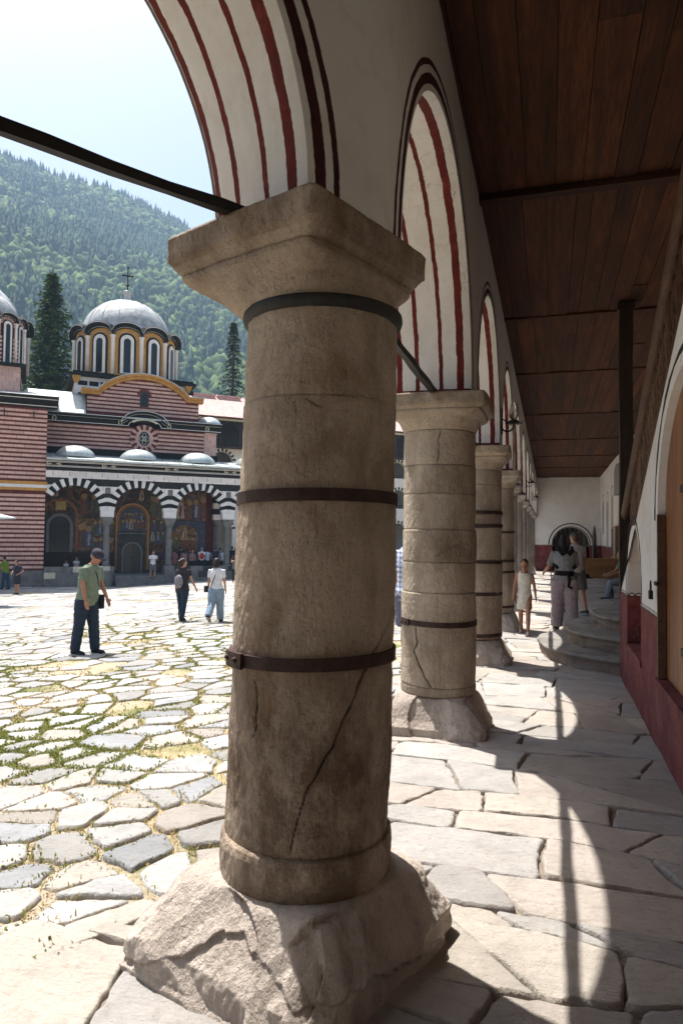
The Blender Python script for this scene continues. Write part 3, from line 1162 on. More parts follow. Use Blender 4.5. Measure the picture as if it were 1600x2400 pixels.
def column(i, joints, bands, r, a, mat, label, nth=240, rot=0.0, zb=0.31, zt=2.785, zn=2.49, cracks={}, fine=0.010):
    c = thing('stone_column', label, 'column', (XC, C1[1] + BAY * i, 0), rot, GRP)
    js = [zb] + joints + [zn]
    for k in range(len(js) - 1):
        rr = r * (1 + random.uniform(-0.012, 0.010)) * (1.02 - 0.016 * js[k])
        loft('shaft_drum', [(js[k], rr - 0.006, 2), (js[k] + 0.008, rr, 2), (js[k + 1] - 0.009, rr, 2), (js[k + 1] - 0.001, rr - 0.006, 2)], nth, mat, c, 0.004, 20 * i + k, 0.007, (0, 0), cracks.get(k, []),
             [(b, 0.05) for b in bands], (lambda T, Zg, q=random.uniform(0.1, 0.6): np.full(T.shape, q)), fine)
    loft('capital', cap_prof(zn, zt, r * 0.985, a), nth + 80, mat, c, 0.004, 20 * i + 11, 0.006, (0, 0), [], [], lambda T, Zg: np.where(Zg > zt - 0.10, 0.6, 0.1), fine, True, 0.014)
    loft('base', base_prof(zb, r, a + 0.015), nth + 80, M_BASE, c, 0.005, 20 * i + 12, 0.006, (0, 0), [], [], lambda T, Zg: np.full(T.shape, 0.35), fine, True, 0.02, None, (0, 0), (12, 0.014, 0.11, 0.26))
    for b in bands:
        iron_band(c, b, r + 0.002, 0.045 if i < 3 else 0.04, (0, 0), (-PI / 2 - 0.9) if i == 1 else None)
    return c


patch = [([(-2.05, 0.86), (-2.0, 0.74), (-2.1, 0.66), (-1.95, 0.56), (-1.75, 0.46), (-1.6, 0.38)], 0.010, 0.016)]
column(1, [0.375, 1.145, 1.40, 1.67, 1.97, 2.21], [0.895], 0.312, 0.43, M_STONE2, 'pale stone column in many drums with one iron band, next after the bend', 300, 0, 0.30, 2.785, 2.50,
       {1: patch, 3: [([(-1.5, 1.45), (-1.1, 1.52), (-0.8, 1.56)], 0.004, 0.006)], 6: [([(-1.42, 2.49), (-1.45, 2.36), (-1.47, 2.22)], 0.005, 0.008)]}, 0.008)
column(2, [0.36, 1.29, 1.78, 2.30], [1.93, 1.76, 1.29, 0.88, 0.35], 0.312, 0.43, M_STONE, 'brown stone column bound by five iron bands', 200, 0.03)
column(3, [0.42, 1.02, 1.2, 2.18], [1.72, 1.22, 1.02, 0.42], 0.312, 0.43, M_STONE2, 'stone column bound by four iron bands, behind the girl in white', 160)
gr = column(4, [0.85, 1.95], [], 0.225, 0.33, M_GRANITE, 'slender grey granite column near the far end of the arcade', 96, 0, 0.25, 2.785, 2.56, {}, 0.02)
for i in range(5, 11):
    place_copy(gr, (XC, C1[1] + BAY * i, 0))
c0 = column(-1, [0.375, 1.145, 1.67, 2.21], [], 0.312, 0.43, M_STONE2, 'stone column standing beside the photographer, out of the bend', 120, -BEND)
c0.location = (C1[0] - UA[0] * BAY, C1[1] - UA[1] * BAY, 0)
for i in range(2, 6):
    place_copy(c0, (C1[0] - UA[0] * BAY * i, C1[1] - UA[1] * BAY * i, 0), None, 'stone column of the gallery behind the photographer')

# ============================================================ arcade wall
RA, ZS, HT, HI = 1.39, 2.782, 0.345, 0.300
arcade = thing('arcade_wall', 'white limewashed wall of round arches with dark red painted lines', 'arcade', (XC, C1[1], 0))


NBIS = NA + np.array([1.0, 0.0])
NBIS = NBIS / np.linalg.norm(NBIS)


def arch_bay(origin, u, nrm, L0, L1, miter0, miter1, ztop_in, ztop_out, seed):
    """one bay: soffit, two faces; origin at the bay centre; u along, nrm towards the gallery"""
    na, nw = 60, 14
    V, Q, UVs = [], [], []
    off = 0
    th = np.linspace(0, PI, na)
    # soffit (0 outer edge .. 1 inner edge)
    W = np.linspace(-HT, HI, nw)
    e = 0.018                                   # softened arrises
    rr = np.full(nw, RA)
    T, Wg = np.meshgrid(th, W, indexing='ij')
    Rr = np.tile(rr, (na, 1))
    Rr = Rr + 0.010 * fbm(np.stack([T * 3 + seed, Wg * 4, T * 0], -1), 3, 4)
    Rr[:, 0] += e; Rr[:, -1] += e
    uu, zz = -Rr * np.cos(T), ZS + Rr * np.sin(T)
    P = np.stack([origin[0] + uu * u[0] + Wg * nrm[0], origin[1] + uu * u[1] + Wg * nrm[1], zz], -1)
    V.append(P.reshape(-1, 3)); Q.append(grid_faces(na, nw, False, off)); off += na * nw
    vv = np.minimum(T, PI - T) * RA
    UVs.append(np.stack([(Wg + HT) / (HI + HT), vv], -1).reshape(-1, 2))
    for sgn, ztop in ((1, ztop_in), (-1, ztop_out)):
        radii = np.concatenate([[0.004], np.linspace(0.02, 0.20, 9)])
        hf = HI if sgn > 0 else HT
        d0, d1 = L0 - sgn * miter0 * hf / HT, L1 + sgn * miter1 * hf / HT       # distances to the ends of this face
        nr = len(radii) + 14
        P = np.zeros((na, nr, 3)); UV = np.zeros((na, nr, 2))
        wob = 0.010 * fbm(np.stack([th * 3 + seed, th * 0 + hf * 4 * sgn, th * 0], -1), 3, 4)
        for i, t in enumerate(th):
            c, s = -math.cos(t), math.sin(t)
            rin = RA + wob[i]
            lim = 9.0
            if c < 0:
                lim = min(lim, d0 / -c if c < -1e-6 else 9)
            if c > 0:
                lim = min(lim, d1 / c if c > 1e-6 else 9)
            if s > 1e-6:
                lim = min(lim, (ztop - ZS) / s)
            r2 = [min(rin + q, lim) for q in radii]
            tail = np.linspace(r2[-1], lim, 15)[1:]
            for j, r in enumerate(list(r2) + list(tail)):
                w_ = sgn * (hf + (0 if j else -0.004))
                uq = r * c
                P[i, j] = (origin[0] + uq * u[0] + w_ * nrm[0], origin[1] + uq * u[1] + w_ * nrm[1], ZS + r * s)
                du = uq + d0 if miter0 else (d1 - uq if miter1 else 9.0)
                if sgn > 0 and du < 0.32:                # the plaster rounds the bend softly
                    q_ = max(0.0, du) / 0.32
                    nv = np.array(nrm) * q_ + NBIS * (1 - q_)
                    P[i, j, :2] -= nv / np.linalg.norm(nv) * 0.0466 * (1 - q_) ** 2
                UV[i, j] = (2 + (r - RA) if j < len(radii) else 4.0, 1.0)
        V.append(P.reshape(-1, 3)); UVs.append(UV.reshape(-1, 2))
        q = grid_faces(na, nr, False, off)
        Q.append(q if sgn > 0 else q[:, ::-1]); off += na * nr
        # corner fillers: the two top corners the fan leaves open
        for dd, side in ((d0, -1), (d1, 1)):
            best = [i for i in range(na - 1)]
            pts2 = []
            for i in best:
                a, b = P[i, -1], P[i + 1, -1]
                if abs(a[2] - ztop) < 1e-6 and abs(b[2] - ztop) > 1e-6 or abs(b[2] - ztop) < 1e-6 and abs(a[2] - ztop) > 1e-6:
                    ua = (a[0] - origin[0]) * u[0] + (a[1] - origin[1]) * u[1]
                    if (ua > 0) == (side > 0):
                        w_ = sgn * hf
                        cn = (origin[0] + side * dd * u[0] + w_ * nrm[0], origin[1] + side * dd * u[1] + w_ * nrm[1], ztop)
                        pts2 = [a, cn, b]
            if pts2:
                V.append(np.array([pts2[0], pts2[1], pts2[2], pts2[2]])); UVs.append(np.full((4, 2), 4.0))
                Q.append(np.array([[off, off + 1, off + 2, off + 3]])); off += 4
    V = np.concatenate(V); V = V - np.array([arcade.location.x, arcade.location.y, 0])
    Q = np.concatenate(Q)
    tri = Q[Q[:, 2] == Q[:, 3] - 1][:0]
    return np_mesh('arch_bay', V, quads=Q, mats=M_ARCH, parent=arcade, smooth=False, uv=np.concatenate(UVs))


mt = HT * math.tan(BEND / 2)
for i in range(10):
    ob = arch_bay((XC, C1[1] + BAY * (i + 0.5)), (0, 1), (1, 0), BAY / 2, BAY / 2, -mt if i == 0 else 0, 0, 5.0, 5.6, i)
    for p in ob.data.polygons:
        p.use_smooth = True
for k in range(5):
    oc = C1 - UA * BAY * (k + 0.5)
    ob = arch_bay(oc, UA, NA, BAY / 2, BAY / 2, 0, mt if k == 0 else 0, 5.0, 5.6, 20 + k)
    for p in ob.data.polygons:
        p.use_smooth = True
# tie rods between the springings
def tie(a, b, k_=1.2):
    t = MB()
    n = 14
    pts3 = [np.array([a[0] + (b[0] - a[0]) * k / n, a[1] + (b[1] - a[1]) * k / n, 2.80 + 0.004 * math.sin(k * 1.7)]) for k in range(n + 1)]
    d = np.array([b[0] - a[0], b[1] - a[1], 0]); d /= np.linalg.norm(d)
    s = np.cross(d, (0, 0, 1))
    vs, fs = [], []
    for k, p in enumerate(pts3):
        hw, hh = 0.018 * k_ + 0.003 * math.sin(k * 2.3), 0.021 * k_ + 0.003 * math.cos(k * 1.3)
        for x, z in ((-1, -1), (1, -1), (1, 1), (-1, 1)):
            vs.append(p + s * x * hw + np.array([0, 0, z * hh]))
    for k in range(n):
        for j in range(4):
            j2 = (j + 1) % 4
            fs.append((k * 4 + j, k * 4 + j2, k * 4 + 4 + j2, k * 4 + 4 + j))
    fs += [(3, 2, 1, 0), tuple(n * 4 + j for j in range(4))]
    t.add(vs, fs)
    t.build('tie_rod', M_BLACKIRON, arcade, world=True)


for i in range(10):
    y0 = C1[1] + BAY * i
    tie((XC, y0 + 0.24), (XC, y0 + BAY - 0.24))
for k in range(5):
    a, b = C1 - UA * (BAY * k + 0.24), C1 - UA * (BAY * (k + 1) - 0.24)
    tie(a, b, 0.95)

# ============================================================ boarded ceiling
ZC = 4.68
cl = MB()
cl.poly_prism([(-11.4, -13.4), (5, -13.4), (5, 36.4), (-0.9, 36.4), (-0.9, 2.58)], [], lambda u, v, d: (u, v, d), ZC + 0.03, 5.0)
ceiling = structure(cl.build('ceiling', M_BEAM))
M_BATTEN = wood_mat('ceiling batten', [(0.016, 0.006, 0.003), (0.048, 0.017, 0.0068), (0.10, 0.034, 0.012)], 'X', 0.8)
battens = [-1.2, 2.45, 6.15, 9.75, 13.1, 17.5, 22.0, 26.4, 30.6, 35.65]
x_edge = XC + HI
edge_n = (-NA[0], -NA[1])
pA = C1 + NA * HI
k = 0
for s0, s1 in zip([-5.0] + battens[:-1], battens):
    xv = -5.0 if s0 < 2.5 else x_edge
    while xv < 4.4:
        wv = random.uniform(0.14, 0.27)
        gapb = 0.006
        cuts = [s0 + 0.01, s1 - 0.01]
        if random.random() < 0.3 and s1 - s0 > 2:
            cuts.insert(1, random.uniform(s0 + 0.8, s1 - 0.8))
        for ya, yb in zip(cuts[:-1], cuts[1:]):
            pl = [(xv, ya), (min(xv + wv, 4.4) - gapb, ya), (min(xv + wv, 4.4) - gapb, yb - 0.006), (xv, yb - 0.006)]
            pl = clip_poly(pl, x_edge + 0.002, 0, -1, 0) if ya > 2.4 else clip_poly(pl, pA[0], pA[1], edge_n[0], edge_n[1])
            if len(pl) >= 3:
                m = MB()
                zb = ZC + random.uniform(-0.010, 0.010)
                m.poly_prism(pl, [], lambda u, v, d: (u, v, d), zb, ZC + 0.028)
                m.build('plank', M_CEIL, ceiling)
        xv += wv
for y in battens[:-1]:
    m = MB()
    h = 0.06 if y in (6.15, 2.45) else 0.022
    x0 = x_edge if y > 2.5 else x_edge - max(0, (2.9 - y)) * math.tan(BEND)
    m.box(x0 + 0.003, 4.4, y - 0.05, y + 0.05, ZC - h, ZC + 0.02)
    m.build('batten', M_BATTEN, ceiling)

# ============================================================ walls of the gallery
def arch_hole(y0, y1, zb, zs, n=16, rise=None):
    r = (y1 - y0) / 2
    c = (y0 + y1) / 2
    rise = r if rise is None else rise
    return [(y0, zb), (y1, zb)] + [(c + r * math.cos(PI * k / n), zs + rise * math.sin(PI * k / n)) for k in range(n + 1)]


XW = 0.80
# --- wall under the staircase, its top slanting down away from the photographer
SLY0, SLZ0, SLY1, SLZ1 = 1.72, 4.66, 8.72, 0.93
stairwall = thing('stair_wall', 'white wall with red dado and slanting top beneath the wooden stairs', 'wall', (XW, 5.0, 0))
outer = [(0.3, -0.06), (8.72, -0.06), (8.72, SLZ1), (SLY0, SLZ0), (0.3, SLZ0)]
niche = arch_hole(6.78, 7.92, 0.50, 1.13, 18, 0.62)
doorh = arch_hole(3.42, 5.76, 0.54, 1.76, 20, 0.95)
m = MB()
m.poly_prism(outer, [niche, doorh], lambda u, v, d: (d, u, v), XW, XW + 0.32)
m.build('wall_body', M_WALL, stairwall, world=True)
m = MB()
m.box(XW + 0.325, XW + 0.36, 3.2, 8.6, 0.3, 3.0)
m.build('wall_back', M_PLASTER, stairwall, world=True)
# coping of plaster on the slant
m = MB()
m.bar((XW + 0.163, SLY1, SLZ1 + 0.004), (XW + 0.163, SLY0, SLZ0 + 0.004), 0.30, 0.012)
m.build('coping', M_PLASTER, stairwall, world=True)


def ring_strip(y0, y1, zs, rise, w, mat, x, name, parent, zleg=None, n=20):
    """painted outline round an arched opening on the wall x = const"""
    c, r = (y0 + y1) / 2, (y1 - y0) / 2
    b = MB()
    path = []
    if zleg is not None:
        path.append((y1, zleg))
    path += [(c + r * math.cos(PI * k / n), zs + rise * math.sin(PI * k / n)) for k in range(n + 1)]
    if zleg is not None:
        path.append((y0, zleg))
    vs, fs = [], []
    for i, (y, z) in enumerate(path):
        y2, z2 = path[min(i + 1, len(path) - 1)]
        y1_, z1_ = path[max(i - 1, 0)]
        dy, dz = y2 - y1_, z2 - z1_
        L = math.hypot(dy, dz)
        ny, nz_ = -dz / L, dy / L
        ww = w * (0.75 + 0.35 * math.sin(i * 1.9))
        for s in (-0.5, 0.5):
            for dx in (0.0, -0.003):
                vs.append((x + dx, y + ny * ww * s, z + nz_ * ww * s))
    for i in range(len(path) - 1):
        a, b2 = i * 4, (i + 1) * 4
        fs += [(a + 1, a + 3, b2 + 3, b2 + 1), (a, b2, b2 + 2, a + 2), (a, a + 1, b2 + 1, b2), (a + 2, b2 + 2, b2 + 3, a + 3)]
    b.add(vs, fs)
    return b.build(name, mat, parent, world=True)


M_LINE = simple('black painted line', (0.022, 0.021, 0.020), 0.8, 0.3, 20)
ring_strip(6.72, 8.0, 1.13, 0.70, 0.035, M_LINE, XW - 0.001, 'painted_outline', stairwall, 1.02)
ring_strip(3.30, 5.88, 1.76, 1.06, 0.045, M_LINE, XW - 0.001, 'painted_outline', stairwall, 1.86)
# niche shutter
m = MB()
m.box(XW + 0.27, XW + 0.30, 6.80, 7.90, 0.52, 1.70)
sh = m.build('niche_shutter', M_DOOR, stairwall, world=True)
m = MB()
for yy in (6.85, 7.2, 7.55):
    m.bar((XW + 0.262, yy, 0.55), (XW + 0.262, yy, 1.3), 0.02, 0.012, (0, 1, 0))
m.build('shutter_batten', M_DOOR, sh).matrix_parent_inverse = Matrix.Translation((-XW, -5.0, 0))
m = MB()
m.box(XW - 0.012, XW + 0.31, 6.74, 7.96, 0.45, 0.503)
m.build('niche_sill', M_WALL, stairwall, world=True)
# door leaf of upright boards
door = thing('wooden_door', 'varnished brown board door with padlock, set in the white stair wall', 'door', (XW, 4.6, 0.54))
yv = 3.44
while yv < 5.70:
    wv = random.uniform(0.14, 0.19)
    y1 = min(yv + wv, 5.74)
    def top(y):
        t = max(-1, min(1, (y - 4.59) / 1.17))
        return 1.76 + 0.95 * math.sqrt(max(0.0, 1 - t * t))
    pl = [(yv, 0.56), (y1 - 0.006, 0.56)] + [(y, top(y) - 0.01) for y in np.linspace(y1 - 0.006, yv, 5)]
    m = MB()
    m.poly_prism(pl, [], lambda u, v, d: (d, u, v), XW + 0.055, XW + 0.10)
    m.build('board', M_DOOR, door, world=True)
    yv += wv
m = MB(); m.box(XW - 0.006, XW + 0.05, 5.715, 5.757, 0.55, 1.80); m.build('jamb', M_RAIL, door, world=True)
m = MB(); m.box(XW - 0.018, XW + 0.12, 3.38, 5.80, 0.49, 0.545); m.build('sill', M_WALL, door, world=True)
for z in (0.86, 1.95):
    m = MB(); m.box(XW + 0.040, XW + 0.054, 4.4, 5.05, z - 0.025, z + 0.025); m.build('strap_hinge', M_BLACKIRON, door, world=True)
m = MB()
m.box(XW - 0.022, XW - 0.011, 5.66, 5.80, 1.255, 1.285)
hasp = m.build('hasp', M_BLACKIRON, door, world=True)
lock = thing('padlock', 'small dark padlock hanging on the hasp of the brown door', 'padlock', (XW - 0.045, 5.80, 1.18))
m = MB(); m.box(-0.014, 0.014, -0.032, 0.032, -0.035, 0.03)
m.build('body', M_BLACKIRON, lock)
m = MB(); m.tube([(0, 0.022 * math.cos(a), 0.03 + 0.075 * math.sin(a)) for a in np.linspace(0, PI, 12)], 0.006, 8)
m.build('shackle', M_BLACKIRON, lock, True)

# --- wooden staircase with turned balusters
stair = thing('wooden_staircase', 'brown wooden stairs with turned balusters climbing above the slanting wall', 'staircase', (1.0, 8.8, 0.55))
SL = (SLZ0 - SLZ1) / (SLY0 - SLY1)
zsl = lambda y: SLZ1 + SL * (y - SLY1)
m = MB()
y0r, y1r = 9.05, 2.2
hz = lambda y: zsl(y) + 1.32
m.tube([(0.93, y, hz(y) + 0.004 * math.sin(y * 7)) for y in np.linspace(9.35, 2.0, 24)], 0.062, 12, flat=1.25)
m.build('handrail', M_RAIL, stair, True, world=True)
m = MB(); m.bar((0.95, 9.0, zsl(9.0) + 0.12), (0.95, 2.0, zsl(2.0) + 0.12), 0.14, 0.16)
m.build('stringer', M_RAIL, stair, world=True)
prof = [(0.030, 0), (0.030, 0.10), (0.022, 0.13), (0.034, 0.16), (0.022, 0.19), (0.030, 0.30), (0.036, 0.42), (0.026, 0.55), (0.020, 0.60), (0.034, 0.63), (0.020, 0.66), (0.030, 0.75), (0.034, 0.85), (0.022, 0.96), (0.033, 0.99), (0.026, 1.02), (0.026, 1.14)]
bl = MB(); bl.lathe(prof, 12)
bal = bl.build('baluster', M_RAIL, None, True)
bal.parent = stair
first = True
for k, y in enumerate(np.linspace(8.75, 2.5, 40)):
    o = bal if first else bal.copy()
    if not first:
        COL.objects.link(o); o.parent = stair
    first = False
    o.location = (0.95 - stair.location.x, y - stair.location.y, zsl(y) + 0.16 - stair.location.z)
for k in range(17):
    y = 8.75 - 0.40 * k
    z = 0.62 + 0.213 * (k + 1)
    m = MB(); m.box(1.13, 2.3, y - 0.43, y, z - 0.04, z); m.build('tread', M_RAIL, stair, world=True)
    m = MB(); m.box(1.13, 2.3, y - 0.03, y - 0.005, z - 0.21, z - 0.042); m.build('riser', M_RAIL, stair, world=True)
m = MB(); m.box(2.36, 2.55, 1.0, 10.2, 0, 4.75); ww = m.build('stairwell_wall', M_PLASTER)
tag(ww, 'white plaster wall on the inner side of the wooden stairs', 'wall')
post = MB()
vs = []
for z in np.linspace(0.36, ZC - 0.12, 14):
    e = 0.006 * math.sin(z * 3)
    vs.append((z, e))
for (z, e), (z2, e2) in zip(vs[:-1], vs[1:]):
    post.add([(0.86 + e, 9.32, z), (1.02 + e, 9.32, z), (1.02 + e, 9.48, z), (0.86 + e, 9.48, z), (0.86 + e2, 9.32, z2), (1.02 + e2, 9.32, z2), (1.02 + e2, 9.48, z2), (0.86 + e2, 9.48, z2)],
             [(0, 1, 5, 4), (1, 2, 6, 5), (2, 3, 7, 6), (3, 0, 4, 7)])
pt = thing('timber_post', 'dark upright timber post between the stairs and the ceiling', 'post', (0.94, 9.4, 0.36))
post.build('shaft', M_POST, pt, world=True)
m = MB(); m.box(0.84, 1.04, 9.30, 9.50, ZC - 0.12, ZC - 0.03); m.build('corbel', M_POST, pt, world=True)

# --- rounded stone steps at the foot of the stairs
steps = thing('stone_steps', 'three rounded rough stone steps at the foot of the wooden stairs', 'steps', (1.1, 10.1, 0))
M_STEP = col_stone_mat('step stone', (0.27, 0.25, 0.225), (0.17, 0.15, 0.13), 0.1)
M_RISER = col_stone_mat('step riser stone', (0.25, 0.20, 0.165), (0.13, 0.10, 0.08), 0.1)
for k, (ax_, ay_, z0, z1, cx_, cy_) in enumerate(((1.25, 1.62, -0.05, 0.19, 1.1, 10.25), (0.95, 1.35, 0.192, 0.385, 1.15, 10.35), (0.62, 0.98, 0.387, 0.575, 1.2, 10.45))):
    n = 110
    ths = np.linspace(PI * 0.52, PI * 1.55, n)
    ang = np.array([(cx_ + ax_ * math.cos(t), cy_ + ay_ * math.sin(t)) for t in ths])
    jag = 0.035 * fbm(np.stack([ang[:, 0] * 4, ang[:, 1] * 5, ang[:, 0] * 0 + k], 1), 3, 3)
    cen = np.array([cx_, cy_])
    dv = ang - cen
    ang = cen + dv * (1 + jag[:, None])
    def strip(levels, amp, nm, mat, smooth, par):
        rows_ = []
        for s, z, rg in levels:
            q = cen + (ang - cen) * s
            j2 = amp * rg * (vnoise(np.stack([q[:, 0] * 8, q[:, 1] * 8, q[:, 0] * 0 + z * 14], 1), 7) + 0.6 * vnoise(np.stack([q[:, 0] * 23, q[:, 1] * 23, q[:, 0] * 0 + z * 30], 1), 9))
            dq = (q - cen) / (np.linalg.norm(q - cen, axis=1, keepdims=True) + 1e-6)
            q = q + dq * j2[:, None]
            rows_.append(np.column_stack([q, np.full(n, z) + 0.004 * vnoise(np.stack([q[:, 0] * 3, q[:, 1] * 3, q[:, 0] * 0], 1), 8)]))
        V = np.concatenate(rows_) - np.array([1.1, 10.1, 0])
        return np_mesh(nm, V, quads=grid_faces(len(levels), n)[:, ::-1], mats=mat, parent=par, smooth=smooth, color=np.zeros((len(V), 3)))
    st0 = strip([(0.97, z0 + (z1 - 0.045 - z0) * q, 1.0) for q in np.linspace(0, 1, 9)], 0.020, 'step', M_RISER, False, steps)
    strip([(0.9, z1 - 0.046, 0), (1.0, z1 - 0.046, 1), (1.006, z1 - 0.02, 1), (0.998, z1 - 0.003, 1), (0.985, z1, 1), (0.6, z1 + 0.002, 0), (0.02, z1, 0)], 0.010, 'tread_slab', M_STEP, False, st0)

# --- far end wall with its arched passage
backw = thing('end_wall', 'white end wall with red dado and an arched passage', 'wall', (0.9, 35.7, 0))
hole = arch_hole(0.16, 1.90, -0.04, 1.34, 24)
m = MB()
m.poly_prism([(-1.3, -0.05), (2.7, -0.05), (2.7, 4.9), (-1.3, 4.9)], [hole], lambda u, v, d: (u, d, v), 35.65, 36.3)
m.build('wall_body', M_BACK, backw, world=True)


def ring_y(cx, r0, r1, zs, y, mat, name, parent, zleg=None, n=28):
    b = MB()
    vs, fs = [], []
    pa = [(cx + math.cos(PI * k / n), math.sin(PI * k / n)) for k in range(n + 1)]
    for k in range(n + 1):
        c, s = math.cos(PI * k / n), math.sin(PI * k / n)
        for r in (r0, r1):
            for dy in (0, -0.004):
                vs.append((cx + r * c, y + dy, zs + r * s))
    for k in range(n):
        a, b2 = k * 4, k * 4 + 4
        fs += [(a + 1, a + 3, b2 + 3, b2 + 1), (a, b2, b2 + 2, a + 2), (a, a + 1, b2 + 1, b2), (a + 2, b2 + 2, b2 + 3, a + 3)]
    b.add(vs, fs)
    return b.build(name, mat, parent, world=True)


ring_y(1.03, 1.02, 1.075, 1.34, 35.648, M_LINE, 'painted_outline', backw)
ring_y(1.03, 0.88, 0.915, 1.34, 35.648, M_LINE, 'painted_outline', backw)


def stripe_mat():
    t = NT('striped plaster')
    c = paint_white(t, t.pos())
    sx = t.n('ShaderNodeSeparateXYZ')
    t.l(t.n('ShaderNodeNewGeometry').outputs['Position'], sx.inputs[0])
    f = t.math('FRACT', t.math('MULTIPLY', sx.outputs[0], 4.2))
    c = t.mix(t.math('MULTIPLY', t.math('LESS_THAN', f, 0.16), t.math('GREATER_THAN', sx.outputs[2], 1.3)), c, (0.06, 0.05, 0.05))
    c = t.mix(t.math('LESS_THAN', sx.outputs[2], 1.2), c, (0.17, 0.03, 0.028))
    return t.out(c, 0.9)


m = MB()
m.box(-0.6, 2.8, 39.4, 39.6, -0.05, 3.2)
m.build('passage_end', stripe_mat(), backw, world=True)
m = MB(); m.box(-0.7, -0.6, 36.3, 39.6, -0.05, 3.2); m.box(2.8, 2.9, 36.3, 39.6, -0.05, 3.2)
m.build('passage_side', M_BACK, backw, world=True)
m = MB(); m.box(-0.7, 2.9, 36.31, 39.6, 3.2, 3.4); m.build('passage_vault', M_PLASTER, backw, world=True)
m = MB(); m.box(-0.7, 2.9, 35.7, 39.6, -0.06, -0.01); m.build('passage_floor', M_GROUT, backw, world=True)
# an arched grey door leaf standing open beside the passage
leaf = thing('open_door_leaf', 'narrow grey round-topped door leaf standing open beside the arched passage', 'door', (1.98, 34.9, 0))
prof_ = [(0, 0.02), (0.62, 0.02), (0.62, 1.45), (0.60, 1.75), (0.50, 2.02), (0.31, 2.28), (0.12, 2.02), (0.02, 1.75), (0, 1.45)]
m = MB(); m.poly_prism(prof_, [], lambda u, v, d: (-0.02 + d + u * 0.30, u * 0.95 - 0.25, v), 0.0, 0.05)
m.build('leaf', simple('grey paint', (0.20, 0.195, 0.185), 0.7, 0.2, 6), leaf)
m = MB(); m.tube([(0.10, -0.22, 1.05), (0.06, -0.22, 1.05), (0.06, -0.22, 1.15)], 0.012, 8); m.build('handle', M_BLACKIRON, leaf)

# --- inner wall of the far gallery, with painted arched outlines
inw = thing('gallery_wall', 'white inner wall of the gallery with red dado and painted arched outlines', 'wall', (2.4, 23, 0))
m = MB(); m.box(2.38, 2.6, 10.2, 35.65, -0.05, 4.75); m.build('wall_body', M_BACK, inw, world=True)
M_GREYP = simple('grey painted panel', (0.30, 0.29, 0.285), 0.85, 0.2, 5)
for yc, hw, zb_, zs_ in ((33.6, 0.45, 1.85, 3.25), (31.2, 0.55, 1.32, 3.1), (28.9, 0.45, 1.95, 3.3), (25.6, 0.5, 1.5, 3.1), (21.5, 0.5, 1.5, 3.1), (17.0, 0.5, 1.5, 3.1), (13.2, 0.5, 1.5, 3.1)):
    ring_strip(yc - hw, yc + hw, zs_, hw, 0.05, M_LINE, 2.379, 'painted_outline', inw, zb_)
    m = MB()
    m.poly_prism(arch_hole(yc - hw * 0.55, yc + hw * 0.55, zb_ + 0.02, zs_ - 0.15, 10), [], lambda u, v, d: (d, u, v), 2.374, 2.379)
    m.build('painted_panel', M_GREYP, inw, world=True)
# boxes and boards on that wall
nb = thing('notice_board', 'tall glazed notice case in a wooden frame on the inner wall', 'notice board', (2.37, 26.8, 0.9))
for (ya, yb, za, zb_) in ((26.2, 27.9, 0.92, 1.0), (26.2, 27.9, 2.02, 2.10), (26.2, 26.28, 1.0, 2.02), (27.82, 27.9, 1.0, 2.02)):
    m = MB(); m.box(2.26, 2.37, ya, yb, za, zb_); m.build('frame', M_DESK, nb, world=True)
m = MB(); m.box(2.31, 2.36, 26.28, 27.82, 1.0, 2.02); m.build('pane', simple('pale glass panel', (0.33, 0.36, 0.37), 0.25, 0.2, 2), nb, world=True)
vb = thing('ventilation_box', 'grey round-topped metal box high on the inner wall', 'box', (2.3, 22.6, 3.0))
m = MB(); m.poly_prism([(21.6, 3.02), (23.4, 3.02), (23.4, 3.75), (23.1, 3.9), (22.5, 3.96), (21.9, 3.9), (21.6, 3.75)], [], lambda u, v, d: (d, u, v), 1.98, 2.37)
m.build('casing', simple('grey metal', (0.20, 0.19, 0.185), 0.5, 0.1, 3), vb, world=True)
m = MB(); m.box(1.99, 2.36, 21.56, 21.6, 3.04, 3.7); m.build('end_cap', M_GREYP, vb, world=True)

# --- desk
desk = thing('wooden_desk', 'plain brown wooden desk standing across the far gallery', 'desk', (1.7, 22.6, 0))
m = MB(); m.box(1.0, 2.34, 22.3, 22.9, 0.98, 1.03); m.build('top', M_DESK, desk, world=True)
m = MB(); m.box(1.02, 2.32, 22.32, 22.36, 0.42, 0.98); m.build('front_panel', M_DESK, desk, world=True)
for x, y in ((1.05, 22.35), (2.3, 22.35), (1.05, 22.85), (2.3, 22.85)):
    m = MB(); m.box(x - 0.03, x + 0.03, y - 0.03 + 0.04, y + 0.03 + 0.04, 0, 0.98); m.build('leg', M_DESK, desk, world=True)
chair = thing('dark_chair', 'dark chair under the seated visitor in jeans', 'chair', (2.1, 20.2, 0))
m = MB(); m.box(1.86, 2.34, 19.95, 20.45, 0.42, 0.46); m.build('seat', M_POST, chair, world=True)
m = MB(); m.box(2.31, 2.35, 19.95, 20.45, 0.462, 0.95); m.build('backrest', M_POST, chair, world=True)
for x, y in ((1.89, 19.98), (2.31, 19.98), (1.89, 20.42), (2.31, 20.42)):
    m = MB(); m.box(x - 0.02, x + 0.02, y - 0.02, y + 0.02, 0, 0.42); m.build('leg', M_POST, chair, world=True)

# --- wall lamps on the piers
M_GLASS = NT('lamp glass')
M_GLASS.b.inputs['Transmission Weight'].default_value = 0.85
M_GLASS = M_GLASS.out((0.75, 0.72, 0.66), 0.12)


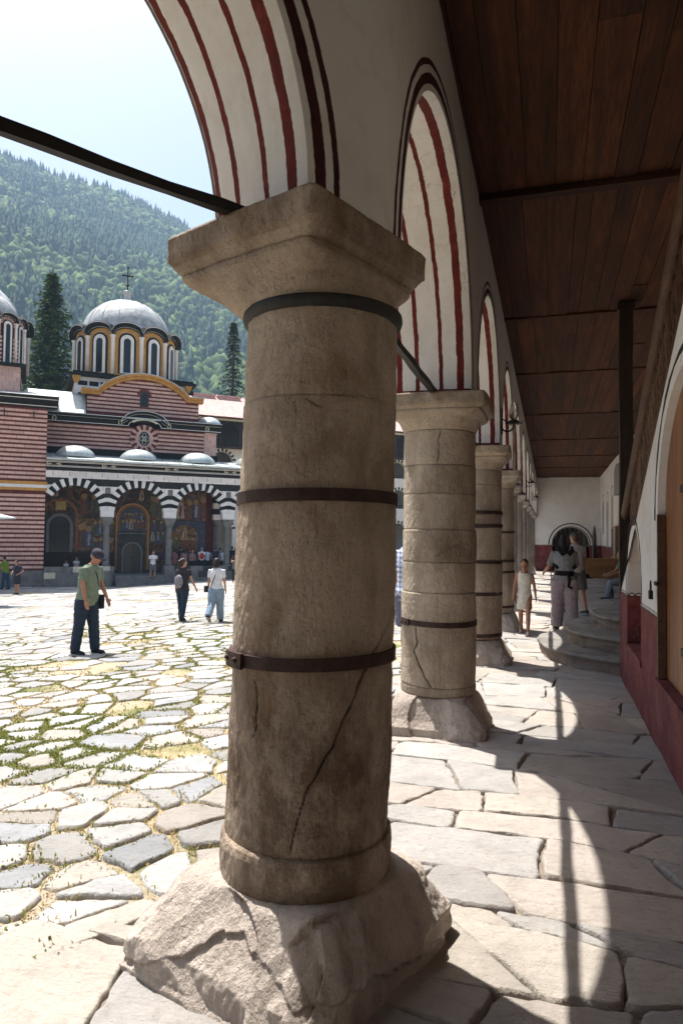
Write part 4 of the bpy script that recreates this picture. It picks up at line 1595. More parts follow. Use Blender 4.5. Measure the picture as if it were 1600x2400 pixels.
def lamp(y, label):
    l = thing('wall_lamp', label, 'lamp', (XC + HI, y, 3.1), 0, 'lamps on the arcade piers')
    m = MB(); m.box(0, 0.02, -0.03, 0.03, -0.12, 0.22); m.build('back_plate', M_BLACKIRON, l)
    m = MB()
    m.tube([(0.01, 0, -0.05), (0.06, 0, -0.09), (0.12, 0, -0.08), (0.16, 0, -0.03), (0.16, 0, 0.02)], 0.011, 8)
    m.tube([(0.02, 0, 0.08), (0.06, 0, 0.05), (0.09, 0, 0.0), (0.08, 0, -0.05)], 0.008, 8)
    m.build('arm', M_BLACKIRON, l, True)
    m = MB(); m.lathe([(0.01, 0.01), (0.06, 0.02), (0.075, 0.04), (0.05, 0.06), (0.03, 0.065)], 14, (0.16, 0))
    for k in range(6):
        a = k * PI / 3
        m.tube([(0.16 + 0.05 * math.cos(a), 0.05 * math.sin(a), 0.03), (0.16 + 0.10 * math.cos(a), 0.10 * math.sin(a), 0.015), (0.16 + 0.11 * math.cos(a), 0.11 * math.sin(a), 0.05)], [0.012, 0.010, 0.003], 6)
    m.build('holder', M_BLACKIRON, l, True)
    m = MB(); m.lathe([(0.03, 0.065), (0.052, 0.09), (0.062, 0.13), (0.055, 0.19), (0.038, 0.25), (0.016, 0.30), (0.005, 0.315)], 16, (0.16, 0))
    m.build('glass_shade', M_GLASS, l, True)
    return l


lamp(C1[1] + 2 * BAY, 'black iron lamp with flame-shaped glass above the five-banded column')
lamp(C1[1] + 5 * BAY, 'black iron lamp with flame-shaped glass, middle one between stairs and end wall')
lamp(C1[1] + 7 * BAY, 'black iron lamp with flame-shaped glass, the one closest to the end wall')

# enclosing wall of the bay beside the photographer
m = MB()
pw = np.array([0.8, 0.3])
for a, b in ((0, 16.0),):
    q = [pw - UA * a, pw - UA * b, pw - UA * b + NA * 0.3, pw - UA * a + NA * 0.3]
    m.poly_prism([tuple(x) for x in q], [], lambda u, v, d: (u, v, d), -0.05, 4.72)
m.box(1.12, 2.7, 0.62, 0.9, -0.05, 4.72)  # unseen closing walls, added to keep daylight out of the gallery
m.box(2.56, 5.0, 0.62, 0.9, -0.05, 4.72)
q0 = pw - UA * 15.9  # unseen end wall behind the camera, added to block light from the rear
q = [q0 - NA * 4.5, q0, q0 - UA * 0.3, q0 - UA * 0.3 - NA * 4.5]
m.poly_prism([tuple(x) for x in q], [], lambda u, v, d: (u, v, d), -0.05, 4.72)
o = m.build('side_and_blocking_walls', M_WALL)
tag(o, 'white wall with red dado continuing past the bend, with unseen light-blocking walls added', 'wall')

# ============================================================ the church
PHI = math.radians(49)
FD = np.array([math.sin(PHI), math.cos(PHI)])
NB = np.array([-FD[1], FD[0]])
CHO = np.array([-25.44, 37.85])
CRZ = PI / 2 - PHI
GZ = -1.65


def church_xy(s, n):
    return CHO + FD * s + NB * n


church = thing('church', 'striped church with lead domes and a painted porch of black and white arches', 'church', (CHO[0], CHO[1], GZ), CRZ)
church.location.z = 0
F3 = lambda u, v, d: (u, d, v)


def course_mat(name, c0, c1, joint, per=0.62):
    t = NT(name)
    p = t.pos(local=True)
    sx = t.n('ShaderNodeSeparateXYZ')
    t.l(p, sx.inputs[0])
    row = t.math('FLOOR', t.math('DIVIDE', sx.outputs[2], 0.27))
    u = t.math('FRACT', t.math('ADD', t.math('DIVIDE', t.math('ADD', sx.outputs[0], sx.outputs[1]), per), t.math('MULTIPLY', row, 0.37)))
    c = t.ramp(t.noise(p, 2.5, 5, 0.65), [(0.25, c0), (0.75, c1)])
    blk = t.n('ShaderNodeTexWhiteNoise'); blk.noise_dimensions = '2D'
    cb = t.n('ShaderNodeCombineXYZ')
    t.l(t.math('FLOOR', t.math('ADD', t.math('DIVIDE', t.math('ADD', sx.outputs[0], sx.outputs[1]), per), t.math('MULTIPLY', row, 0.37))), cb.inputs[0]); t.l(row, cb.inputs[1])
    t.l(cb.outputs[0], blk.inputs[0])
    c = t.mulv(c, t.math('ADD', 0.88, t.math('MULTIPLY', blk.outputs[0], 0.22)))
    c = t.mix(t.math('LESS_THAN', u, 0.035), c, joint)
    t.bump(t.noise(p, 25, 4), 0.01, 0.5)
    return t.out(c, 0.9)


M_PINK = course_mat('pink stone course', (0.47, 0.29, 0.24), (0.56, 0.37, 0.315), (0.26, 0.09, 0.075))
M_REDB = simple('red brick', (0.105, 0.024, 0.021), 0.9, 0.3, 3, 0.01, 30)
M_WHITE = course_mat('white ashlar', (0.60, 0.56, 0.53), (0.68, 0.645, 0.62), (0.30, 0.13, 0.11), 0.95)
M_WHT = simple('white stone', (0.63, 0.60, 0.575), 0.85, 0.08, 2)
M_BLK = simple('black stone', (0.015, 0.016, 0.015), 0.8, 0.35, 3)
M_BLK.node_tree.nodes['Principled BSDF'].inputs['Specular IOR Level'].default_value = 0.12
M_BLKC = course_mat('black ashlar', (0.012, 0.013, 0.0125), (0.024, 0.025, 0.024), (0.08, 0.04, 0.03), 0.7)
M_OCHRE = simple('ochre paint', (0.42, 0.215, 0.050), 0.8, 0.2, 3)
M_LEAD = simple('lead sheet', (0.37, 0.38, 0.385), 0.6, 0.35, 1.6, 0.03, 5, 0.1)
M_ZINC = simple('pale roof metal', (0.42, 0.46, 0.45), 0.42, 0.2, 1.2, 0.01, 8, 0.3)
M_GREYST = simple('grey stone', (0.15, 0.145, 0.138), 0.85, 0.3, 3, 0.01, 30)
M_DARKST = simple('dark stone', (0.040, 0.039, 0.038), 0.8, 0.35, 3, 0.01, 30)
M_DOORC = wood_mat('church door wood', [(0.05, 0.038, 0.028), (0.085, 0.065, 0.048), (0.12, 0.095, 0.07)], 'Z', 0.6)
M_GLD = NT('dark glass').out((0.012, 0.014, 0.018), 0.12)
M_ORN = simple('cream relief', (0.52, 0.47, 0.36), 0.8, 0.15, 6)


def cbox(name, mat, x0, x1, y0, y1, z0, z1, parent=None):
    m = MB(); m.box(x0, x1, y0, y1, z0, z1)
    return m.build(name, mat, parent or church)


def courses(parent, s0, s1, nf, z0, z1, lim=None, per=0.27, name='stone_course', pr=0.014):
    """pink courses proud of a red brick face"""
    z = math.ceil(z0 / per) * per
    while z + 0.17 <= z1 + 0.05:
        a, b = s0, s1
        if lim:
            a, b = lim(z + 0.09)
        if b - a > 0.1:
            cbox(name, M_PINK, a, b, nf - pr, nf + 0.05, z + 0.005, min(z + 0.160, z1), parent)
        z += per


# --- left block
blk = cbox('front_block', M_REDB, -17, -5.15, 0.02, 9, -0.66, 9.2)
courses(blk, -17, -5.14, 0.02, -0.66, 4.15)
courses(blk, -17, -5.14, 0.02, 4.75, 9.15)
for z0, z1, mt_ in ((4.17, 4.34, M_OCHRE), (4.345, 4.53, M_WHT), (4.535, 4.72, M_OCHRE)):
    cbox('moulding', mt_, -17, -5.05, -0.06, 0.1, z0, z1, blk)
cbox('plinth', M_GREYST, -17, -5.10, -0.12, 9, GZ - 0.1, -0.66, blk)
m = MB()
m.poly_prism([(0.0, 9.2), (-0.10, 9.22), (-0.16, 9.45), (-0.50, 9.62), (-0.62, 9.80), (0.0, 9.86)], [], lambda u, v, d: (d, u, v), -17, -4.55)
m.build('black_cornice', M_BLK, blk)
for z in (9.30, 9.66):
    cbox('white_line', M_WHT, -17, -4.6, -0.20 if z < 9.5 else -0.575, 0.0, z, z + 0.035, blk)
m = MB(); m.poly_prism([(-0.7, 9.86), (9, 9.86), (9, 10.9), (4, 10.9)], [], lambda u, v, d: (d, u, v), -17, -4.5); m.build('block_roof', M_LEAD, blk)
for s in (-8.3, -5.9, -7.5):
    cbox('tie_anchor', M_BLACKIRON, s - 0.03, s + 0.03, -0.06, 0.0, 8.55, 9.0, blk)
# round window ring at the edge of the block
for k in range(22):
    a0, a1 = 2 * PI * k / 22, 2 * PI * (k + 0.55) / 22
    m = MB()
    m.poly_prism([(-9.0 + r * math.cos(a), 6.8 + r * math.sin(a)) for r, a in ((0.8, a0), (1.25, a0), (1.25, a1), (0.8, a1))], [], F3, -0.012, 0.03)
    m.build('ring_brick', M_REDB, blk)

# --- main body behind the porch
body = cbox('main_wall', M_REDB, -5.16, 6.0, 3.02, 17, -1.0, 8.9)
courses(body, -5.1, 5.15, 3.02, 7.0, 8.9)
cbox('corner_pilaster', M_PINK, 5.16, 6.03, 2.98, 3.3, 6.9, 8.9, body)
cbox('flashing', M_BLK, -5.15, 6.1, 2.9, 3.1, 6.6, 7.25, body)
BUS, BUR = 1.02, 1.05


def bump_path(z, r):
    pts2 = [(-5.15, z)]
    n = 22
    a0 = math.acos(min(1, 1.35 / (r + 0.35)))
    pts2.append((BUS - r - 0.55, z))
    for k in range(n + 1):
        a = PI * (1 - k / n)
        pts2.append((BUS + r * math.cos(a), z + (r * 0.48) * math.sin(a) ** 0.9))
    pts2 += [(BUS + r + 0.55, z), (6.3, z)]
    return pts2


def path_strip(pts2, t0, t1, n0, n1):
    """band following a path of (s, z): from t0 below to t1 above, between depths"""
    m = MB()
    vs, fs = [], []
    for i, (s, z) in enumerate(pts2):
        a = pts2[max(0, i - 1)]; b = pts2[min(len(pts2) - 1, i + 1)]
        dx, dz = b[0] - a[0], b[1] - a[1]
        L = math.hypot(dx, dz)
        nx, nz_ = -dz / L, dx / L
        for t in (t0, t1):
            for d in (n0, n1):
                vs.append((s + nx * t, d, z + nz_ * t))
    for i in range(len(pts2) - 1):
        a, b = i * 4, i * 4 + 4
        fs += [(a, b, b + 1, a + 1), (a + 2, a + 3, b + 3, b + 2), (a, a + 2, b + 2, b), (a + 1, b + 1, b + 3, a + 3)]
    fs += [(0, 1, 3, 2), tuple(len(vs) - 4 + k for k in (0, 2, 3, 1))]
    m.add(vs, fs)
    return m


bp = bump_path(8.9, BUR)
path_strip(bp, 0.0, 0.42, 2.70, 3.3).build('black_cornice', M_BLK, body)
path_strip(bp, 0.42, 0.62, 2.45, 3.3).build('cornice_crown', M_BLK, body)
for t in (0.03, 0.40, 0.56):
    path_strip(bp, t, t + 0.035, 2.68 if t < 0.5 else 2.43, 2.72).build('white_line', M_WHT, body)
for k in range(11):
    a = PI * (0.22 + 0.56 * k / 10)
    m = MB()
    cx, cz = BUS + 0.98 * math.cos(a), 8.94 + 0.50 * math.sin(a)
    m.ell((cx, 2.69, cz), (0.10, 0.03, 0.085), 8, 6)
    m.build('relief_scroll', M_ORN, body, True)
for s in (-4.7, -0.6, 2.65, 5.3):
    m = MB()
    m.tube([(s + 0.11 * math.cos(a), 2.67, 9.12 + 0.14 * math.sin(a)) for a in np.linspace(-1.2, 4.2, 10)], 0.035, 6)
    m.build('relief_scroll', M_ORN, body, True)
# rose window
for k in range(26):
    a0, a1 = 2 * PI * k / 26, 2 * PI * (k + 1) / 26
    m = MB()
    m.poly_prism([(1.03 + r * math.cos(a), 8.16 + r * math.sin(a)) for r, a in ((0.60, a0), (0.96, a0), (0.96, a1), (0.60, a1))], [], F3, 2.955 - 0.012 * (k % 2), 3.03)
    m.build('ring_brick', M_REDB if k % 2 else M_PINK, body)
m = MB()
m.poly_prism([(1.03 + 0.60 * math.cos(a), 8.16 + 0.62 * math.sin(a)) for a in np.linspace(0, 2 * PI, 30)[:-1]], [[(1.03 + 0.36 * math.cos(a), 8.16 + 0.50 * math.sin(a)) for a in np.linspace(0, 2 * PI, 26)[:-1]]], F3, 2.93, 3.01)
rose = m.build('rose_window', M_PINK, body)
m = MB(); m.poly_prism([(1.03 + 0.37 * math.cos(a), 8.16 + 0.51 * math.sin(a)) for a in np.linspace(0, 2 * PI, 26)[:-1]], [], F3, 2.975, 3.01)
m.build('pane', M_GLD, rose)
m = MB()
for cx, cz in ((0, 0.24), (0, -0.24), (0.17, 0), (-0.17, 0), (0, 0)):
    m.tube([(1.03 + cx + 0.13 * math.cos(a), 2.965, 8.16 + cz + 0.16 * math.sin(a)) for a in np.linspace(0, 2 * PI, 13)], 0.018, 6)
m.build('lattice', M_ORN, rose, True)

# --- roof curves, gable with small window
m = MB(); m.poly_prism([(3.0, 9.5), (3.6, 9.72), (4.1, 10.3), (4.7, 11.05), (5.6, 11.45), (8.5, 11.6), (8.5, 9.0), (3.0, 9.0)], [], lambda u, v, d: (d, u, v), -6.4, -2.72)
m.build('barrel_roof', M_ZINC, church, False)
m = MB(); m.poly_prism([(2.6, 9.53), (16, 9.75), (16, 9.4), (2.6, 9.42)], [], lambda u, v, d: (d, u, v), -2.72, 6.3); m.build('flat_roof', M_ZINC, church)
m = MB(); m.ell((5.9, 5.0, 9.6), (0.9, 1.6, 0.75), 20, 12); m.build('small_dome', M_ZINC, church, True)
GC, GRr, GZC = 1.10, 4.0, 8.45
gl = lambda z: (max(-2.66, GC - math.sqrt(max(0, GRr ** 2 - (z - GZC) ** 2))), min(4.95, GC + math.sqrt(max(0, GRr ** 2 - (z - GZC) ** 2)))) if z > 11.1 else (-2.66, 4.95)
arc = [(GC + GRr * math.cos(a), GZC + GRr * math.sin(a)) for a in np.linspace(0.725, PI - 0.725, 24)]
m = MB(); m.poly_prism([(-2.66, 9.6), (4.95, 9.6), (4.95, 11.1)] + arc + [(-2.66, 11.1)], [], F3, 4.02, 5.4)
gable = m.build('gable', M_REDB, church)
courses(gable, -2.65, 4.94, 4.02, 9.95, 12.4, gl)
pth = [(5.25, 11.12), (4.5, 11.12)] + arc + [(-2.3, 11.12), (-3.02, 11.12)]
pth = pth[::-1]
path_strip(pth, 0.0, 0.20, 3.78, 4.3).build('ochre_cornice', M_OCHRE, gable)
path_strip(pth, 0.20, 0.34, 3.64, 4.4).build('ochre_cornice', M_OCHRE, gable)
path_strip(pth, 0.34, 0.40, 3.60, 5.4).build('lead_capping', M_LEAD, gable)
m = MB(); m.poly_prism(arch_hole(0.82, 1.42, 10.55, 11.35, 12), [], F3, 3.985, 4.03)
gw = m.build('window', simple('window timber', (0.055, 0.028, 0.024), 0.6), gable)
m = MB(); m.poly_prism(arch_hole(0.90, 1.34, 10.62, 11.35, 12), [], F3, 3.975, 3.984); m.build('pane', M_GLD, gw)
for k in range(9):
    a0, a1 = PI * k / 9, PI * (k + 0.8) / 9
    m = MB(); m.poly_prism([(1.12 + r * math.cos(a), 11.35 + r * math.sin(a)) for r, a in ((0.31, a0), (0.48, a0), (0.48, a1), (0.31, a1))], [], F3, 3.97, 4.03)
    m.build('arch_brick', M_REDB, gw)

# --- domes on drums
def drum(cs, cn, zb, sc, zh, phase, striped=False, finial=True):
    root = MB()
    R = 3.70 * sc
    N = 12
    H = zh
    root.lathe([(R, zb - 0.05), (R, zb + H)], 48, (cs, cn))
    dr = root.build('drum', M_OCHRE if not striped else M_REDB, church)
    half = PI / N

    def pt(a, r, z):
        return (cs + r * math.sin(a), cn - r * math.cos(a), z)

    def plate(a, shape, r0, r1, name, mat, parent):
        m = MB()
        cr, sr = math.cos(a), math.sin(a)
        m.poly_prism(shape, [], lambda u, v, d: (cs + d * sr + u * cr, cn - d * cr + u * sr, v), r0, r1)
        return m.build(name, mat, parent)

    wv = lambda x: 0.62 * sc * math.sqrt(max(0.0, 1 - x * x))
    zc = zb + H - 0.62 * sc - 0.02
    for k in range(N):
        a = phase + 2 * PI * k / N
        hw = 0.60 * sc
        rp = R * math.cos(0.0)
        zt = zb + H - 0.95 * sc
        w_ = plate(a, arch_hole(-hw, hw, zb + 0.06, zt, 10), R - 0.35, R + 0.015, 'window', M_BLK, dr)
        plate(a, arch_hole(-hw * 0.76, hw * 0.76, zb + 0.08, zt, 10), R - 0.3, R + 0.05, 'window_surround', M_WHT, w_)
        plate(a, arch_hole(-hw * 0.40, hw * 0.40, zb + 0.14, zt - 0.05, 10), R - 0.3, R + 0.065, 'pane', M_GLD, w_)
        if striped:
            for j in range(7):
                zz = zb + 0.05 + j * 0.26
                for sg in (-1, 1):
                    plate(a, [(sg * (hw + 0.02), zz), (sg * (hw + 0.30), zz), (sg * (hw + 0.30), zz + 0.14), (sg * (hw + 0.02), zz + 0.14)][::sg], R - 0.3, R + 0.03, 'stripe', M_PINK, dr)
            for j in range(9):
                a0, a1 = PI * j / 9, PI * (j + 0.5) / 9
                plate(a, [(r * math.cos(q), zt + r * math.sin(q)) for r, q in ((hw * 1.05, a0), (hw * 1.5, a0), (hw * 1.5, a1), (hw * 1.05, a1))], R - 0.3, R + 0.03, 'stripe', M_PINK, dr)
        ae = a + half
        m = MB()
        ce = pt(ae, R + 0.05, 0)
        m.lathe([(0.15 * sc, zb), (0.15 * sc, zc - 0.1), (0.21 * sc, zc), (0.21 * sc, zc + 0.08)], 10, (ce[0], ce[1]))
        m.build('colonnette', M_WHT, dr, True)
    # undulating cornice
    nn = N * 12
    rows_ = []
    specs = ((R - 0.1, -0.02), (R + 0.14 * sc, -0.02), (R + 0.20 * sc, 0.12), (R + 0.42 * sc, 0.20), (R + 0.46 * sc, 0.34), (R + 0.10 * sc, 0.48), (R - 0.5 * sc, 0.62))
    for r, dz in specs:
        for i in range(nn):
            a = phase + half + 2 * PI * i / nn
            x = ((i % 12) / 12.0) * 2 - 1
            rows_.append(pt(a, r, zc + wv(x) * (1 if r > R - 0.3 else 0.5) + dz * sc + (0.15 if r < R - 0.3 else 0)))
    m = MB(); m.add(rows_, [tuple(q) for q in grid_faces(len(specs), nn, True)])
    cn_ = m.build('wavy_cornice', M_BLK, dr)
    for dz, r in ((0.02, R + 0.165 * sc), (0.27, R + 0.465 * sc)):
        rows_ = []
        for q in (0, 0.045):
            for i in range(nn):
                a = phase + half + 2 * PI * i / nn
                x = ((i % 12) / 12.0) * 2 - 1
                rows_.append(pt(a, r, zc + wv(x) + (dz + q) * sc))
        m = MB(); m.add(rows_, [tuple(q) for q in grid_faces(2, nn, True)])
        m.build('white_line', M_WHT, cn_)
    z0 = zc + 0.75 * sc
    rd = 3.25 * sc
    hd = 2.95 * sc
    prof2 = [(R + 0.02, z0 - 0.45 * sc), (rd * 1.06, z0)] + [(rd * math.cos(q), z0 + hd * math.sin(q)) for q in np.linspace(0.05, PI / 2 - 0.03, 16)]
    m = MB(); m.lathe(prof2, 48, (cs, cn)); dm = m.build('dome', M_LEAD, church, True)
    for k in range(16):
        a = 2 * PI * k / 16 + 0.1
        m = MB(); m.tube([pt(a, rd * math.cos(q) + 0.008, z0 + hd * math.sin(q)) for q in np.linspace(0.05, 1.5, 12)], 0.022 * sc, 5); m.build('seam', M_LEAD, dm, True)
    if finial:
        m = MB(); m.lathe([(0.32 * sc, z0 + hd - 0.1), (0.26 * sc, z0 + hd + 0.05), (0.24 * sc, z0 + hd + 0.62), (0.32 * sc, z0 + hd + 0.66), (0.26 * sc, z0 + hd + 0.84), (0.06, z0 + hd + 0.95)], 14, (cs, cn)); m.build('lantern', M_LEAD, dm, True)
        m = MB(); zt = z0 + hd + 0.9
        m.tube([(cs, cn, zt), (cs, cn, zt + 1.85)], [0.06, 0.03], 8)
        m.ell((cs, cn, zt + 0.4), (0.12, 0.12, 0.12), 10, 8)
        m.bar((cs - 0.34, cn, zt + 1.15), (cs + 0.34, cn, zt + 1.15), 0.06, 0.10)
        for dx, dz in ((-0.34, 1.15), (0.34, 1.15), (0, 1.80)):
            m.ell((cs + dx, cn, zt + dz), (0.09, 0.05, 0.09), 8, 6)
        m.tube([(cs - 0.25, cn, zt + 0.85), (cs, cn, zt + 0.95), (cs + 0.25, cn, zt + 1.45)], 0.025, 6)
        m.build('cross', M_BLACKIRON, dm)
    return dr


drum(0.32, 8.6, 12.9, 1.0, 3.35, -0.09)
# square base of the right dome: chequered bands
db = cbox('dome_base', M_WHT, -3.35, 4.55, 5.3, 12.6, 9.6, 12.55)
for z in (11.1, 11.95):
    s = -3.2
    while s < 4.4:
        cbox('black_block', M_BLK, s, s + 0.62, 5.28, 5.4, z, z + 0.32, db); s += 0.74
cbox('base_cornice', M_BLK, -3.75, 4.95, 4.9, 13, 12.56, 12.75, db)
cbox('base_cornice', M_BLK, -3.55, 4.75, 5.1, 12.8, 12.75, 12.92, db)
for s in (-3.3, 4.4):
    m = MB(); m.add([(s - .28, 5.0, 12.56), (s + .28, 5.0, 12.56), (s + .28, 5.6, 12.56), (s - .28, 5.6, 12.56), (s - .12, 5.2, 12.1), (s + .12, 5.2, 12.1), (s + .12, 5.5, 12.1), (s - .12, 5.5, 12.1)], [(0, 1, 2, 3), (4, 7, 6, 5), (0, 4, 5, 1), (1, 5, 6, 2), (2, 6, 7, 3), (3, 7, 4, 0)])
    m.build('corner_bracket', M_OCHRE, db)
drum(-10.75, 12.5, 13.7, 1.12, 3.5, 0.2, False, False)
cbox('dome_base', M_WHT, -14, -7.2, 9, 16, 9.6, 13.7)
drum(-8.95, 4.3, 12.2, 0.62, 3.1, 0.13, True, False)
tb_ = cbox('turret_base', M_PINK, -11.4, -6.75, 1.9, 7, 9.8, 12.2)
cbox('base_cornice', M_BLK, -11.6, -6.45, 1.7, 7.2, 12.0, 12.2, tb_)
for z in (10.2, 10.9, 11.5):
    cbox('black_block', M_BLK, -6.9, -6.73, 2.2, 4.4, z, z + 0.3, tb_)

# --- porch
AC = [-3.47, 0.41, 4.29, 8.17, 12.05]
RI, RO, ZSP = 1.50, 1.93, 3.10
cbox('porch_floor', M_GREYST, -5.12, 15, -0.35, 3.0, GZ - 0.1, -1.0)
ARC = [-5.41] + [a + 1.94 for a in AC]
for ci, c in enumerate(AC):
    NV = 23
    for k in range(NV):
        a0, a1 = PI * k / NV, PI * (k + 1) / NV
        am, dw = (a0 + a1) / 2, 0.06
        if c + RO * math.cos(am) < -5.14:
            continue
        m = MB()
        ro = RO + (0.05 if k % 2 == 0 else 0.0)
        ro = min(ro, abs(1.935 / max(1e-3, abs(math.cos(am)))))
        m.poly_prism([(c + r * math.cos(a), ZSP + r * math.sin(a)) for r, a in ((RI, a0), (ro, a0 + 0.008), (ro, a1 - 0.008), (RI, a1))], [], F3, -0.02 - 0.008 * (k % 2), 0.5)
        m.build('voussoir', M_BLK if k % 2 else M_WHT, church)
# spandrels in alternating courses
zz = [3.12, 3.36, 3.62, 3.88, 4.14, 4.58, 5.03]
for i in range(len(zz) - 1):
    z0, z1 = zz[i], zz[i + 1] - 0.004
    lim = lambda z: math.sqrt(max(0, RO ** 2 - (z - ZSP) ** 2)) if z - ZSP < RO else 0
    for ci in range(len(AC) - 1):
        zsn = np.linspace(z0, z1, 4)
        lf = [(AC[ci] + lim(z), z) for z in zsn]
        rt = [(AC[ci + 1] - lim(z), z) for z in zsn][::-1]
        m = MB(); m.poly_prism(lf[::-1][::-1] + rt, [], F3, 0.0, 0.45)
        m.build('spandrel_course', M_WHITE if i % 2 == 0 and i != 0 or i == 4 else M_BLKC, church)
    if z1 > 4.5:
        m = MB(); m.poly_prism([(-5.14, z0), (AC[0] - lim(z0), z0), (AC[0] - lim(z1), z1), (-5.14, z1)], [], F3, 0.0, 0.45); m.build('spandrel_course', M_WHITE if i == 4 else M_BLKC, church)
cbox('ashlar_course', M_WHITE, -5.14, 15, -0.02, 0.45, 5.03, 5.46)
cbox('ashlar_course', M_BLKC, -5.14, 15, -0.03, 0.45, 5.464, 5.62)
for ci in range(len(AC) - 1):
    s = AC[ci] + 1.94
    cbox('carved_slab', M_GREYST, s - 0.16, s + 0.16, -0.03, 0.1, 4.14, 4.52)
    cbox('springing_block', M_WHT, s - 0.40, s + 0.40, -0.06, 0.56, 2.66, 3.10)
    m = MB(); m.lathe([(0.23, -0.38), (0.205, -0.30), (0.20, 1.0), (0.185, 2.1), (0.20, 2.12), (0.19, 2.15)], 16, (s, 0.25))
    pc = m.build('porch_column', M_GREYST, church, True)
    m = MB(); m.add([(s + dx * a, 0.25 + dy * a, z) for a, z in ((0.21, 2.15), (0.36, 2.56), (0.38, 2.66)) for dx, dy in ((-1, -1), (1, -1), (1, 1), (-1, 1))],
                    [(4 * j + i, 4 * j + (i + 1) % 4, 4 * j + 4 + (i + 1) % 4, 4 * j + 4 + i) for j in range(2) for i in range(4)] + [(3, 2, 1, 0), (8, 9, 10, 11)])
    m.build('capital', M_GREYST, pc)
    m = MB(); m.add([(s + dx * a, 0.25 + dy * a, z) for a, z in ((0.36, -1.02), (0.36, -0.55), (0.24, -0.38)) for dx, dy in ((-1, -1), (1, -1), (1, 1), (-1, 1))],
                    [(4 * j + i, 4 * j + (i + 1) % 4, 4 * j + 4 + (i + 1) % 4, 4 * j + 4 + i) for j in range(2) for i in range(4)] + [(3, 2, 1, 0), (8, 9, 10, 11)])
    m.build('column_base', M_GREYST, pc)
m = MB(); m.poly_prism([(0.0, 5.62), (-0.12, 5.64), (-0.18, 5.86), (-0.45, 6.02), (-0.55, 6.16), (0.4, 6.2), (0.4, 5.62)], [], lambda u, v, d: (d, u, v), -5.12, 15)
m.build('porch_cornice', M_BLK, church)
for z, d in ((5.68, -0.17), (5.74, -0.175), (5.94, -0.36), (5.99, -0.44)):
    cbox('white_line', M_WHT, -5.12, 15, d - 0.012, d + 0.1, z, z + 0.028)
for s0 in (-4.7, -1.52, 2.36, 6.25):
    for dx in (-0.32, 0.32):
        m = MB()
        sg = 1 if dx < 0 else -1
        for q in (0.085, -0.085):
            m.tube([(s0 + dx + 0.085 * math.cos(a), -0.30, 5.84 + q * 0.75 + 0.06 * math.sin(a)) for a in np.linspace(0, 5.2, 9)], 0.024, 6)
        m.bar((s0 + dx, -0.30, 5.84), (s0 + dx + sg * 0.22, -0.30, 5.84), 0.03, 0.04)
        m.build('relief_scroll', M_ORN, church)
m = MB(); m.poly_prism([(-0.62, 6.17), (3.0, 6.85), (3.0, 6.62), (-0.6, 6.05)], [], lambda u, v, d: (d, u, v), -5.13, 15.5)
pr_ = m.build('porch_roof', M_ZINC, church)
for k in range(24):
    s = -4.8 + k * 0.85
    m = MB(); m.bar((s, -0.62, 6.19), (s, 2.95, 6.86), 0.03, 0.05); m.build('seam', M_ZINC, pr_)
for c in AC:
    m = MB(); vs = []
    m.lathe([(1.22 * math.cos(q), 6.42 + 0.78 * math.sin(q)) for q in np.linspace(0, PI / 2 - 0.05, 10)], 32, (c + 0.05, 1.35))
    d_ = m.build('small_dome', M_ZINC, church, True)
    for k in range(10):
        a = 2 * PI * k / 10 + 0.3
        m = MB(); m.tube([(c + 0.05 + 1.225 * math.cos(q) * math.cos(a), 1.35 + 1.225 * math.cos(q) * math.sin(a), 6.425 + 0.78 * math.sin(q)) for q in np.linspace(0, 1.5, 8)], 0.014, 5); m.build('seam', M_ZINC, d_, True)
# plinth walls in blocks, steps
random.seed(5)
for s0, s1 in ((-5.1, -1.05), (2.0, 14.9)):
    for z0, z1 in ((GZ - 0.05, -1.16), (-1.156, -0.78), (-0.776, -0.44)):
        s = s0
        while s < s1 - 0.1:
            e = min(s1, s + random.uniform(0.5, 1.05))
            cbox('plinth_block', random.choice([M_GREYST, M_DARKST, M_GREYST]) if s0 > 0 or random.random() < 0.45 else M_ORN if z0 > -1.2 and random.random() < 0.8 else M_GREYST, s, e - 0.008, -0.36 - random.uniform(0, 0.03), 0.0, z0, z1)
            s = e
for k in range(3):
    cbox('step', M_GREYST, -1.04, 1.99, -1.25 + 0.33 * k, -0.345, GZ - 0.05 + 0.0, GZ + 0.22 * (k + 1) - 0.005 * k)
m = MB(); m.lathe([(0.33, GZ - 0.05), (0.34, -0.75), (0.30, -0.70)], 18, (-1.52, -0.62)); m.build('drum_stone', M_GREYST, church)

# --- painted back wall of the porch
cbox('porch_back_wall', simple('dark fresco ground', (0.055, 0.038, 0.032), 0.85, 0.5, 2.0), -5.12, 5.3, 2.62, 3.0, -1.0, 5.3)
cbox('porch_ceiling', simple('painted vault', (0.06, 0.05, 0.06), 0.85, 0.5, 1.5), -5.12, 15, 0.46, 2.98, 5.15, 5.4)


